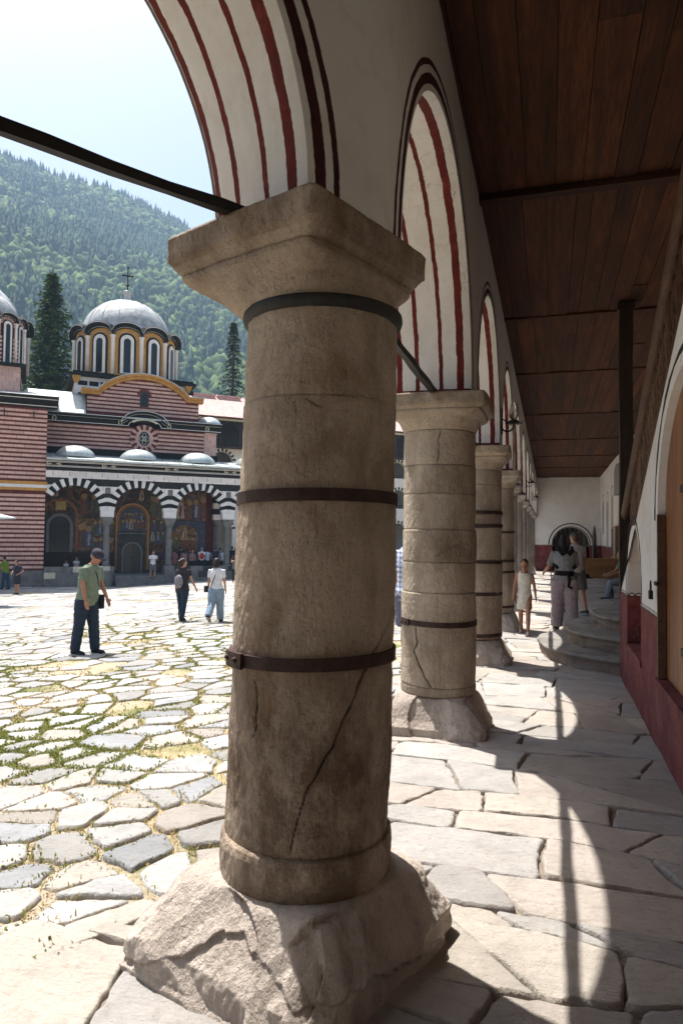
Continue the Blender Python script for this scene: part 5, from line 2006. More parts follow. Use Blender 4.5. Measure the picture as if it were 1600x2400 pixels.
def fresco_mat(name, cols, sc=5.0):
    t = NT(name)
    p = t.pos((1, 1, 1), local=True)
    n = t.n('ShaderNodeTexVoronoi'); n.inputs['Scale'].default_value = sc
    wv = t.n('ShaderNodeTexNoise'); wv.inputs['Scale'].default_value = 3.0; t.l(p, wv.inputs['Vector'])
    ad = t.n('ShaderNodeVectorMath', operation='ADD'); t.l(p, ad.inputs[0]); t.l(t.mulv(wv.outputs['Color'], 0.5), ad.inputs[1])
    t.l(ad.outputs[0], n.inputs['Vector'])
    sp = t.n('ShaderNodeSeparateColor'); t.l(n.outputs['Color'], sp.inputs[0])
    st = [(i / len(cols), c) for i, c in enumerate(cols)]
    c = t.ramp(sp.outputs[0], st, 'CONSTANT')
    c = t.mix(0.35, c, t.ramp(t.noise(p, 9, 5, 0.7), [(0.3, (0.02, 0.015, 0.014)), (0.7, (0.22, 0.14, 0.08))]))
    return t.out(t.mulv(c, 0.62), 0.9)


OCR, BLU, RED, GRN, CRM, DRK, FLS = (0.30, 0.17, 0.05), (0.06, 0.09, 0.18), (0.17, 0.05, 0.035), (0.08, 0.10, 0.06), (0.40, 0.33, 0.25), (0.035, 0.026, 0.025), (0.30, 0.19, 0.12)
FM = {'blue': fresco_mat('fresco blue', [BLU, (0.10, 0.14, 0.26), BLU, GRN, BLU]), 'ochre': fresco_mat('fresco ochre', [OCR, RED, OCR, CRM, FLS, DRK, OCR]),
      'dark': fresco_mat('fresco dark', [DRK, RED, GRN, DRK, (0.05, 0.07, 0.12), OCR]), 'scene': fresco_mat('fresco scene', [RED, BLU, OCR, CRM, GRN, FLS, DRK], 7)}
FIG = [simple('robe ' + n, [q * 0.7 for q in c], 0.85, 0.4, 9) for n, c in (('red', (0.22, 0.06, 0.04)), ('blue', (0.09, 0.12, 0.25)), ('green', (0.10, 0.13, 0.09)), ('cream', (0.42, 0.36, 0.28)), ('brown', (0.14, 0.08, 0.045)))]
HALO = simple('halo gold', (0.27, 0.16, 0.045), 0.7, 0.3, 9)
FACE = simple('painted face', (0.26, 0.16, 0.10), 0.85, 0.2, 9)
NF = 2.60


def fresco(shape, key, figs=(), n0=NF, name='fresco_panel'):
    m = MB(); m.poly_prism(shape, [], F3, n0 - 0.006, n0 + 0.03)
    p = m.build(name, FM[key], church)
    if figs:
        m = MB()
        for (s, z, h, ci) in figs:
            w_ = h * random.uniform(0.16, 0.22)
            d0 = n0 - 0.010
            m.poly_prism([(s - w_ * 1.1, z), (s + w_ * 1.1, z), (s + w_ * 0.95, z + h * 0.45), (s + w_ * 0.8, z + h * 0.74), (s + w_ * 0.3, z + h * 0.80), (s - w_ * 0.3, z + h * 0.80), (s - w_ * 0.85, z + h * 0.72), (s - w_, z + h * 0.4)], [], F3, d0, n0 - 0.0055, ci)
            m.poly_prism([(s - w_ * 0.3, z + h * 0.1), (s + w_ * 0.25, z + h * 0.05), (s + w_ * 0.45, z + h * 0.6), (s - w_ * 0.1, z + h * 0.7)], [], F3, d0 - 0.003, d0 - 0.0005, (ci + 2) % 5)
            for r, mi, dd in ((h * 0.145, 5, 0.006), (h * 0.085, 6, 0.009)):
                m.poly_prism([(s + r * math.cos(a), z + h * 0.88 + r * 1.1 * math.sin(a)) for a in np.linspace(0, 2 * PI, 13)[:-1]], [], F3, d0 - dd, d0 - dd + 0.0022, mi)
        m.build('painted_figures', FIG + [HALO, FACE], p)
    return p


rf = lambda s0, s1, z, h, n: [(s0 + (s1 - s0) * (k + 0.5) / n + random.uniform(-.06, .06), z + random.uniform(0, 0.12), h * random.uniform(0.85, 1.1), random.randrange(5)) for k in range(n)]
rect = lambda a, b, c, d: [(a, c), (b, c), (b, d), (a, d)]
semi = lambda c, r, z, n=16: [(c + r * math.cos(PI * k / n), z + r * math.sin(PI * k / n)) for k in range(n + 1)]
fresco(rect(-5.1, -3.15, 2.75, 4.95), 'dark', [(-4.5, 4.0, 0.8, 3), (-3.6, 4.05, 0.7, 0)])
fresco(rect(-5.1, -3.2, -0.2, 2.74), 'dark')
fresco(rect(-3.12, -2.25, 0.5, 2.6), 'ochre', rf(-3.05, -2.3, 0.62, 1.5, 2))
fresco(rect(-2.22, -0.85, 1.45, 2.62), 'scene', rf(-2.2, -0.9, 1.5, 0.9, 4))
fresco(rect(-2.22, -0.85, 0.4, 1.42), 'ochre', rf(-2.2, -0.9, 0.45, 0.8, 4))
fresco(rect(-3.12, -1.6, 2.65, 4.9), 'dark', [(-2.75, 2.9, 1.3, 0), (-2.1, 3.0, 1.2, 2)])
fresco(rect(-1.55, -0.75, 2.65, 4.9), 'ochre', [(-1.15, 2.85, 1.3, 3)])
fresco(rect(-0.72, 1.45, 3.3, 5.1), 'dark', [(-0.2, 3.9, 0.8, 4), (0.9, 3.9, 0.7, 3)])
fresco(semi(0.35, 0.84, 2.6) + [(-0.49, 1.82), (1.19, 1.82)], 'blue', rf(-0.4, 1.1, 1.9, 0.62, 6) + rf(-0.3, 1.0, 2.45, 0.55, 5), NF - 0.02)
fresco(rect(1.5, 2.55, 1.02, 2.55), 'blue', rf(1.5, 2.55, 1.8, 0.62, 2) + rf(1.5, 2.5, 1.08, 0.6, 3))
fresco(rect(1.5, 2.55, -0.6, 1.0), 'dark')
fresco(rect(1.5, 2.9, 2.58, 4.9), 'ochre', [(1.9, 2.75, 1.4, 2), (2.5, 2.75, 1.3, 0)])
fresco(rect(2.95, 5.28, 0.35, 2.55), 'blue')
fresco(semi(3.85, 0.9, 1.4) + [(2.98, 0.38), (4.72, 0.38)], 'ochre', rf(3.1, 4.6, 0.6, 0.8, 4) + [(3.85, 1.25, 0.85, 3)], NF - 0.02)
fresco(rect(2.95, 4.9, 2.6, 4.9), 'scene', [(3.5, 2.75, 1.4, 3), (4.15, 2.7, 1.3, 0), (4.6, 2.75, 1.3, 1)])
fresco(rect(4.92, 5.28, 2.6, 4.6), 'ochre', [(5.1, 2.75, 1.5, 0)])
fresco(rect(2.6, 5.28, -0.9, 0.32), 'dark')


def ring_n(cs, zs, r0, r1, n0, n1, name, mat, parent=None, leg=None, seg=18):
    m = MB()
    outer_ = [(cs + r1 * math.cos(PI * k / seg), zs + r1 * math.sin(PI * k / seg)) for k in range(seg + 1)]
    inner_ = [(cs + r0 * math.cos(PI * k / seg), zs + r0 * math.sin(PI * k / seg)) for k in range(seg + 1)]
    if leg is not None:
        outer_ = [(cs + r1, leg)] + outer_ + [(cs - r1, leg)]
        inner_ = [(cs + r0, leg)] + inner_ + [(cs - r0, leg)]
    m.poly_prism(outer_ + inner_[::-1], [], F3, n0, n1)
    return m.build(name, mat, parent or church)


M_PFRAME = simple('painted frame', (0.20, 0.085, 0.04), 0.8, 0.3, 6)
ring_n(0.35, 2.6, 0.85, 1.0, 2.53, 2.60, 'painted_frame', M_PFRAME, None, -0.8)
ring_n(0.35, 2.6, 1.01, 1.08, 2.55, 2.60, 'painted_frame', M_OCHRE, None, -0.8)
# stone door case with the double door
dc = cbox('door_case', M_DARKST, -0.60, 1.20, 2.42, 2.60, -1.0, 1.80)
cbox('lintel_line', M_GREYST, -0.60, 1.20, 2.40, 2.44, 1.62, 1.68, dc)
ring_n(0.33, 0.42, 0.56, 0.66, 2.36, 2.43, 'stone_arch', M_GREYST, dc, -1.0)
for sg in (-1, 1):
    m = MB(); c0_ = 0.33
    pts2 = [(c0_ + sg * 0.012, -0.98), (c0_ + sg * 0.52, -0.98)] + [(c0_ + sg * 0.52 * math.cos(q), 0.42 + 0.52 * math.sin(q)) for q in np.linspace(0, PI / 2 - 0.02, 8)]
    m.poly_prism(pts2 if sg > 0 else pts2[::-1], [], F3, 2.38, 2.42)
    lf = m.build('door_leaf', M_DOORC, dc)
    cbox('handle', M_BLACKIRON, c0_ + sg * 0.09 - 0.03, c0_ + sg * 0.09 + 0.03, 2.35, 2.385, 0.0, 0.12, lf)
# tall window of the left bay
wn = cbox('window', M_DARKST, -4.98, -3.42, 2.50, 2.60, 0.35, 2.3)
ring_n(-4.2, 2.1, 0.62, 0.80, 2.44, 2.52, 'window_surround', M_GREYST, wn, 0.38)
m = MB(); m.poly_prism(arch_hole(-4.81, -3.59, 0.40, 2.1, 14), [], F3, 2.46, 2.50); m.build('pane', M_GLD, wn)
for z in np.linspace(0.8, 2.3, 5):
    cbox('grille_bar', M_BLACKIRON, -4.8, -3.6, 2.44, 2.455, z - 0.015, z + 0.015, wn)
for s in np.linspace(-4.6, -3.8, 4):
    cbox('grille_bar', M_BLACKIRON, s - 0.015, s + 0.015, 2.425, 2.44, 0.42, 2.5, wn)
cbox('gilt_plaque', simple('gilt board', (0.36, 0.24, 0.06), 0.5, 0.2, 5), -4.48, -3.86, 2.52, 2.60, 3.12, 3.68)
ring_n(-4.2, 2.75, 0.95, 1.12, 2.54, 2.60, 'painted_frame', M_PFRAME, None, 0.4)
st_ = cbox('choir_stalls', M_POST, -5.1, -0.85, 2.2, 2.6, -1.0, 0.34)
cbox('bench_top', M_POST, -5.1, -0.85, 1.9, 2.2, -0.62, -0.55, st_)
# free columns where the porch turns the corner
for s, n in ((6.2, 2.75), (9.9, 2.75)):
    m = MB(); m.lathe([(0.26, -1.0), (0.22, -0.6), (0.20, 1.9), (0.20, 2.1), (0.34, 2.5), (0.36, 2.66)], 16, (s, n)); m.build('porch_column', M_GREYST, church, True)
    for i in range(6):
        cbox('striped_pier', M_BLK if i % 2 else M_WHT, s - 0.38, s + 0.38, n - 0.3, n + 0.2, 2.67 + i * 0.4, 2.665 + (i + 1) * 0.4)

# ============================================================ monastery wing across the courtyard
wing = thing('monastery_wing', 'white gallery wing with striped arches and red tiled roof behind the church', 'building', (CHO[0], CHO[1], 0), CRZ)
WN = 30.0
S0, S1, SP = 4.0, 64.0, 3.75
wing.location.z = 0.9
tiers = [(-2.7, 3.4, 1.2, 1.25), (3.4, 7.2, 5.4, 1.25), (7.2, 10.6, 8.9, 1.2)]
for (z0, z1, zs_, r) in tiers:
    holes = []
    s = S0 + 0.6
    while s + 2 * r < S1:
        holes.append(arch_hole(s, s + 2 * r, z0 + (0.02 if z0 < 0 else 0.9), zs_ + 0.0, 12)); s += SP
    m = MB(); m.poly_prism(rect(S0, S1, z0, z1), holes, F3, WN, WN + 0.5); m.build('gallery_tier', M_WHT, wing)
    s = S0 + 0.6
    while s + 2 * r < S1:
        m = MB()
        for k in range(0, 19):
            a0, a1 = PI * k / 19, PI * (k + 1) / 19
            m.poly_prism([(s + r + q * math.cos(a), zs_ + q * math.sin(a)) for q, a in ((r, a0), (r + 0.36, a0), (r + 0.36, a1), (r, a1))], [], F3, WN - 0.012 - 0.008 * (k % 2), WN + 0.02, k % 2)
        m.build('striped_arch', [M_WHT, M_BLK], wing)
        if z0 > 0:
            m = MB(); m.box(s, s + 2 * r, WN + 0.1, WN + 0.2, z0 + 1.25, z0 + 1.33)
            for q in np.linspace(0.1, 2 * r - 0.1, 12):
                m.box(s + q - 0.03, s + q + 0.03, WN + 0.12, WN + 0.18, z0 + 0.9, z0 + 1.25)
            m.build('railing', M_POST, wing)
        s += SP
    cbox('gallery_floor', M_POST, S0, S1, WN + 0.5, WN + 4, z1 - 0.25, z1, wing)
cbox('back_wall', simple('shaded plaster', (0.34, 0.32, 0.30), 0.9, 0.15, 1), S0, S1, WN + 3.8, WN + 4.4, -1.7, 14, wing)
cbox('timber_gallery_back', M_POST, S0, S1, WN + 1.8, WN + 2.0, 10.6, 13.8, wing)
m = MB(); m.box(S0, S1, WN - 0.9, WN - 0.8, 11.5, 11.62)
s = S0
while s < S1:
    m.box(s - 0.025, s + 0.025, WN - 0.88, WN - 0.82, 10.65, 11.5); s += 0.28
m.build('timber_railing', M_POST, wing)
s = S0
while s < S1:
    m = MB(); m.box(s - 0.1, s + 0.1, WN - 0.95, WN - 0.75, 10.6, 13.7)
    m.bar((s, WN - 0.85, 12.6), (s + 0.9, WN - 0.85, 13.6), 0.12, 0.14); m.bar((s, WN - 0.85, 12.6), (s - 0.9, WN - 0.85, 13.6), 0.12, 0.14)
    m.build('timber_bracket', M_POST, wing); s += 2.2
cbox('timber_floor', M_POST, S0, S1, WN - 1.0, WN + 2, 10.45, 10.6, wing)
cbox('carved_frieze', M_ORN, S0, S1, WN - 1.05, WN - 0.9, 13.45, 13.75, wing)
M_TILE = simple('roof tiles', (0.46, 0.30, 0.265), 0.85, 0.25, 2.5)
ns = int((S1 - S0 + 4) / 0.07)
S_, T_ = np.meshgrid(np.linspace(S0 - 2, S1 + 2, ns), np.linspace(0, 1, 26), indexing='ij')
hip = np.clip((S_ - (S0 - 2)) / 6.0, 0, 1)
Zt = 13.75 + T_ * 4.1 * np.minimum(1, 1) + 0.06 * np.abs(np.sin(S_ * PI / 0.28)) - 0.05 * ((T_ * 25) % 1)
Nt = WN - 1.7 + T_ * 8.5
V = np.stack([S_ + (1 - np.clip((S_ - S0 + 2) / 9, 0, 1)) * T_ * 5.5, Nt, Zt], -1).reshape(-1, 3)
np_mesh('tiled_roof', V, quads=grid_faces(ns, 26)[:, ::-1], mats=M_TILE, parent=wing, smooth=False)
cbox('eave_soffit', M_POST, S0 - 1.5, S1, WN - 1.6, WN + 4, 13.68, 13.74, wing)
M_PNK = simple('pink render', (0.55, 0.33, 0.30), 0.85, 0.1, 2)
for s in (10.9, 14.0, 24, 33, 42):
    cbox('chimney_stack', M_PNK, s, s + 2.6, WN + 5.0, WN + 6.6, 14.5, 17.3, wing)
    cbox('chimney_cap', M_TILE, s - 0.15, s + 2.75, WN + 4.85, WN + 6.75, 17.3, 17.5, wing)
    for k in range(4):
        cbox('smoke_hole', M_GLD, s + 0.35 + k * 0.55, s + 0.55 + k * 0.55, WN + 4.985, WN + 5.1, 16.55, 16.85, wing)

# ============================================================ conifers by the church
M_NEEDLE = leaf_mat('needles', 0.12)
M_BARK = simple('bark', (0.055, 0.040, 0.030), 0.95, 0.4, 6, 0.03, 30)


def conifer(s, n, zt, zb, rad, dens, label, seed, droop=0.35, col=(0.028, 0.050, 0.016)):
    r_ = np.random.default_rng(seed)
    xy = church_xy(s, n)
    t = thing('conifer_tree', label, 'tree', (xy[0], xy[1], zb))
    H = zt - zb
    m = MB(); m.tube([(0.05 * math.sin(k), 0.04 * math.cos(k * 2), H * k / 8) for k in range(9)], [0.5 * (1 - k / 8.4) + 0.03 for k in range(9)], 10); m.build('trunk', M_BARK, t, True)
    V, Cc = [], []
    br = MB()
    z = H * 0.10
    while z < H * 0.985:
        f = 1 - z / H
        R = rad * (f ** 0.72) * r_.uniform(0.72, 1.12) + 0.12
        nb = int(5 + 3 * f)
        a0 = r_.uniform(0, 6.28)
        for k in range(nb):
            a = a0 + 2 * PI * k / nb + r_.uniform(-.3, .3)
            L = R * r_.uniform(0.65, 1.12)
            d = np.array([math.cos(a), math.sin(a), 0])
            up0 = r_.uniform(-0.1, 0.25)
            m_ = max(4, int(L * dens * 4))
            br.tube([(0, 0, z), tuple(d * L * 0.5 + np.array([0, 0, z + up0 * L * 0.4])), tuple(d * L * 0.96 + np.array([0, 0, z - droop * L * 0.45 + up0 * L * 0.3]))], [0.05 * f + 0.02, 0.03 * f + 0.012, 0.008], 4, False)
            for j in range(m_):
                q = (j + 0.6) / m_
                for rep in range(3):
                    c = d * L * q + np.array([0, 0, z + up0 * L * (q if q < .5 else 1 - q) * 0.8 - droop * L * 0.45 * q * q])
                    wv_ = (0.30 * L * (1 - q * 0.75) + 0.10)
                    side = np.array([-d[1], d[0], 0]) * r_.uniform(-1, 1) * wv_
                    c = c + side + np.array([0, 0, r_.uniform(-0.22, 0.05)])
                    e1 = (d * r_.uniform(0.3, 1.0) + side / (np.linalg.norm(side) + 1e-6) * 0.6 + np.array([0, 0, r_.uniform(-0.6, 0.1)]))
                    e1 = e1 / np.linalg.norm(e1) * r_.uniform(0.16, 0.34)
                    e2 = np.cross(e1, r_.normal(size=3)); e2 = e2 / (np.linalg.norm(e2) + 1e-6) * r_.uniform(0.05, 0.11)
                    V += [c - e1, c + e2, c + e1, c - e2]
                    sh = r_.uniform(0.6, 1.5) * (0.75 + 0.5 * q)
                    Cc += [np.array(col) * sh + np.array([0.014, 0.016, 0.0]) * max(0, q - 0.6) * 2] * 4
        z += r_.uniform(0.28, 0.5) * (0.55 + 0.9 * f) / max(0.6, dens)
    br.build('branches', M_BARK, t)
    np_mesh('crown', np.array(V), quads=np.arange(len(V)).reshape(-1, 4), mats=M_NEEDLE, parent=t, color=np.array(Cc))
    return t


conifer(-4.75, 25, 26.9, -1.6, 6.4, 1.15, 'tall dense dark green conifer between the church domes', 3, 0.30, (0.032, 0.058, 0.017))
conifer(17.0, 40, 29.5, -1.6, 5.2, 0.6, 'thin spruce with gaps rising behind the tiled roof', 8, 0.65, (0.022, 0.036, 0.016))

# ============================================================ wooded mountain
azr = np.radians([-30, 0, 12, 20, 25.5, 29.4, 36, 44, 55, 70, 95])
elr = np.array([0.16, 0.22, 0.29, 0.352, 0.398, 0.432, 0.476, 0.492, 0.52, 0.52, 0.42])
R0, R1 = 255.0, 1000.0


def hill_z(az, r):
    rid = np.interp(az, azr, elr) * R1
    t = (r - R0) / (R1 - R0)
    prof = np.where(t < 1, t * 0.92 + 0.08 * t * t, 1 - (t - 1) * 0.9)
    p = np.stack([np.sin(az) * r * 0.009, np.cos(az) * r * 0.009, az * 0], -1)
    env = np.clip(t * 3, 0, 1) * np.clip((1.02 - t) * 5, 0.25, 1)
    return rid * prof + 24 * fbm(p, 4, 55) * env - 4 - 0.0


na_, nr_ = 130, 90
AZ, RG = np.meshgrid(np.radians(np.linspace(-30, 95, na_)), np.linspace(R0 - 60, R1 + 250, nr_), indexing='ij')
HZ = np.where(RG < R0, -4.0 - (R0 - RG) * 0.05, hill_z(AZ, RG))
V = np.stack([-np.sin(AZ) * RG, np.cos(AZ) * RG, HZ], -1).reshape(-1, 3)
hill = np_mesh('hill', V, quads=grid_faces(na_, nr_), mats=simple('forest floor', (0.035, 0.05, 0.018), 0.95, 0.4, 0.05), smooth=True)
structure(hill)
r_ = np.random.default_rng(4)


def proto_conifer(k):
    rr = np.random.default_rng(100 + k)
    V, T = [], []
    z = 0.16
    nl = 6
    for l in range(nl):
        f = l / nl
        z0, z1 = 0.10 + 0.80 * f, min(1.0, 0.10 + 0.80 * f + 0.30 * (1 - 0.35 * f))
        R = 0.17 * (1 - f) ** 0.85 + 0.012
        n = 7
        o = len(V)
        a0 = rr.uniform(0, 6)
        for j in range(n):
            a = a0 + 2 * PI * j / n
            q = R * (rr.uniform(0.65, 1.25))
            V.append((q * math.cos(a), q * math.sin(a), z0 - rr.uniform(0, 0.05)))
        V.append((rr.normal(0, .006), rr.normal(0, .006), z1))
        for j in range(n):
            T.append((o + j, o + (j + 1) % n, o + n))
    return np.array(V), np.array(T)


def proto_broad(k):
    rr = np.random.default_rng(200 + k)
    bm = bmesh.new(); bmesh.ops.create_icosphere(bm, subdivisions=2, radius=1.0)
    V = np.array([v.co[:] for v in bm.verts]); T = np.array([[v.index for v in f.verts] for f in bm.faces]); bm.free()
    nz = fbm(V * 1.7 + k * 9, 2, 60 + k) * 0.55 + rr.normal(0, 0.10, len(V))
    V = V * (1 + nz)[:, None]
    V = V * np.array([0.26, 0.26, 0.36]) + np.array([0, 0, 0.52])
    return V, T


protos = [proto_conifer(k) for k in range(5)] + [proto_broad(k) for k in range(5)]
ntree = 20000
az_ = np.radians(r_.uniform(-2, 62, ntree)); rg_ = np.sqrt(r_.uniform((R0 + 5) ** 2, (R1 + 25) ** 2, ntree))
hz_ = hill_z(az_, rg_)
wx, wy = -np.sin(az_) * rg_, np.cos(az_) * rg_
mixn = fbm(np.stack([wx * 0.012, wy * 0.012, wx * 0], 1), 3, 91) + 0.25 * (1 - (rg_ - R0) / (R1 - R0)) - 0.12
Vs, Ts, Cs, off = [], [], [], 0
for i in range(ntree):
    broad = r_.random() < np.clip(0.64 + 2.2 * mixn[i], 0.14, 0.94)
    V, T = protos[(5 if broad else 0) + r_.integers(5)]
    h = r_.uniform(14, 21) if broad else r_.uniform(17, 30)
    wd = h * (r_.uniform(0.8, 1.3) if broad else r_.uniform(0.85, 1.4))
    a = r_.uniform(0, 6.28)
    ca, sa = math.cos(a) * wd, math.sin(a) * wd
    P = np.empty_like(V)
    P[:, 0] = V[:, 0] * ca - V[:, 1] * sa + wx[i]
    P[:, 1] = V[:, 0] * sa + V[:, 1] * ca + wy[i]
    P[:, 2] = V[:, 2] * h + hz_[i] - 0.8
    Vs.append(P); Ts.append(T + off); off += len(V)
    c = np.array([0.048, 0.082, 0.020]) * r_.uniform(0.65, 1.5) + np.array([0.02, 0.008, 0]) * r_.random() if broad else np.array([0.017, 0.036, 0.018]) * r_.uniform(0.65, 1.45)
    Cs.append(np.tile(c, (len(V), 1)) * r_.uniform(0.8, 1.2, (len(V), 1)))
forest = np_mesh('forest', np.concatenate(Vs), tris=np.concatenate(Ts), mats=leaf_mat('hill foliage', 0.03), color=np.concatenate(Cs))
tag(forest, 'far mixed wood of conifers and broadleaf trees covering the mountain', 'forest', kind='stuff')

# ============================================================ haze
hb = MB(); hb.box(-1900, 1900, -1500, 1900, -9, 640)
M_HAZE = bpy.data.materials.new('haze')
M_HAZE.use_nodes = True
ht = M_HAZE.node_tree
ht.nodes.remove(ht.nodes['Principled BSDF'])
pv = ht.nodes.new('ShaderNodeVolumePrincipled')
pv.inputs['Color'].default_value = (0.50, 0.74, 1.0, 1)
pv.inputs['Density'].default_value = 0.00042
ht.links.new(pv.outputs[0], ht.nodes['Material Output'].inputs['Volume'])
haze = hb.build('haze', M_HAZE)
haze['kind'] = 'stuff'
tag(haze, 'thin bluish summer haze lying over the valley', 'haze', kind='stuff')

# ============================================================ people
TS = bpy.data.scenes.new('workbench')


def remesh(mb, voxel, it=4, dec=None):
    me = bpy.data.meshes.new('tmp')
    me.from_pydata(mb.v, [], mb.f)
    bm = bmesh.new(); bm.from_mesh(me); bmesh.ops.recalc_face_normals(bm, faces=bm.faces); bm.to_mesh(me); bm.free()
    o = bpy.data.objects.new('tmp', me)
    TS.collection.objects.link(o)
    md = o.modifiers.new('r', 'REMESH'); md.mode = 'VOXEL'; md.voxel_size = voxel; md.use_smooth_shade = True
    if it:
        sm = o.modifiers.new('s', 'SMOOTH'); sm.iterations = it; sm.factor = 0.5
    vl = TS.view_layers[0]
    vl.update()
    dg = vl.depsgraph
    res = bpy.data.meshes.new_from_object(o.evaluated_get(dg))
    bpy.data.objects.remove(o)
    bpy.data.meshes.remove(me)
    res.polygons.foreach_set('use_smooth', [True] * len(res.polygons))
    return res


def wrinkle(me, amp, sx=10.0, sz=24.0):
    n = len(me.vertices)
    co = np.empty(n * 3, np.float32); no = np.empty(n * 3, np.float32)
    me.vertices.foreach_get('co', co); me.vertices.foreach_get('normal', no)
    co = co.reshape(-1, 3).astype(float); no = no.reshape(-1, 3)
    q = co + 0.05 * np.stack([vnoise(co * 5, 1), vnoise(co * 5 + 9, 2), vnoise(co * 5 + 17, 3)], -1)
    w_ = 1 - 2 * np.abs(vnoise(q * np.array([sx, sx, sz]), 5))
    w_ = 0.7 * w_ + 0.3 * vnoise(co * 30, 6)
    me.vertices.foreach_set('co', (co + no * (amp * w_)[:, None]).astype(np.float32).ravel())
    me.update()
    return me


MATC = {}


def cloth(col, kind='cloth'):
    k = (tuple(round(c, 3) for c in col), kind)
    if k not in MATC:
        t = NT(kind)
        p = t.pos()
        c = t.ramp(t.noise(p, 14, 4, 0.6), [(0.3, [x * 0.8 for x in col]), (0.7, [min(1, x * 1.12) for x in col])])
        if kind == 'skin':
            t.b.inputs['Subsurface Weight'].default_value = 0.08
            t.b.inputs['Subsurface Radius'].default_value = (0.02, 0.008, 0.004)
            MATC[k] = t.out(c, 0.5)
        elif kind == 'hair':
            t.bump(t.noise(t.pos((1, 1, 0.15)), 90, 3), 0.006, 1.0)
            MATC[k] = t.out(c, 0.45)
        else:
            b = t.bump(t.noise(t.pos((1, 1, 0.6), (0.3, 0.2, 0)), 15, 4, 0.6, 0.8), 0.022, 0.8)
            t.bump(t.noise(p, 300, 2), 0.001, 0.4, b)
            MATC[k] = t.out(c, 0.85)
    return MATC[k]


def pattern_mat(name, a, b, sc, mode='check'):
    t = NT(name)
    p = t.pos(local=True)
    if mode == 'check':
        n = t.n('ShaderNodeTexChecker'); n.inputs['Scale'].default_value = sc; t.l(p, n.inputs[0])
        n.inputs[1].default_value = (*a, 1); n.inputs[2].default_value = (*b, 1)
        return t.out(n.outputs[0], 0.85)
    if mode == 'plaid':
        sx = t.n('ShaderNodeSeparateXYZ'); t.l(p, sx.inputs[0])
        f1 = t.math('LESS_THAN', t.math('FRACT', t.math('MULTIPLY', t.math('ADD', sx.outputs[0], sx.outputs[1]), sc)), 0.4)
        f2 = t.math('LESS_THAN', t.math('FRACT', t.math('MULTIPLY', sx.outputs[2], sc)), 0.4)
        return t.out(t.mix(t.math('MULTIPLY', t.math('ADD', f1, f2), 0.5), b, a), 0.85)
    v = t.n('ShaderNodeTexVoronoi'); v.inputs['Scale'].default_value = sc; t.l(p, v.inputs[0])
    return t.out(t.mix(t.ramp(v.outputs['Distance'], [(0.3, 1.0), (0.5, 0.0)]), a, b), 0.85)


SKIN, TAN, FAIR = (0.40, 0.22, 0.145), (0.34, 0.165, 0.10), (0.47, 0.28, 0.20)
BLACKH, BROWNH, GREYH, BLOND = (0.012, 0.009, 0.008), (0.035, 0.020, 0.013), (0.22, 0.20, 0.185), (0.22, 0.15, 0.08)


def rings(mb, rs, n=20):
    """loft of ellipses (cx, cy, z, rx, ry)"""
    vs, fs = [], []
    for cx, cy, z, rx, ry in rs:
        for k in range(n):
            a = 2 * PI * k / n
            vs.append((cx + rx * math.cos(a), cy + ry * math.sin(a), z))
    for i in range(len(rs) - 1):
        for k in range(n):
            k2 = (k + 1) % n
            fs.append((i * n + k, i * n + k2, (i + 1) * n + k2, (i + 1) * n + k))
    fs.append(tuple(range(n))[::-1]); fs.append(tuple((len(rs) - 1) * n + k for k in range(n)))
    mb.add(vs, fs)


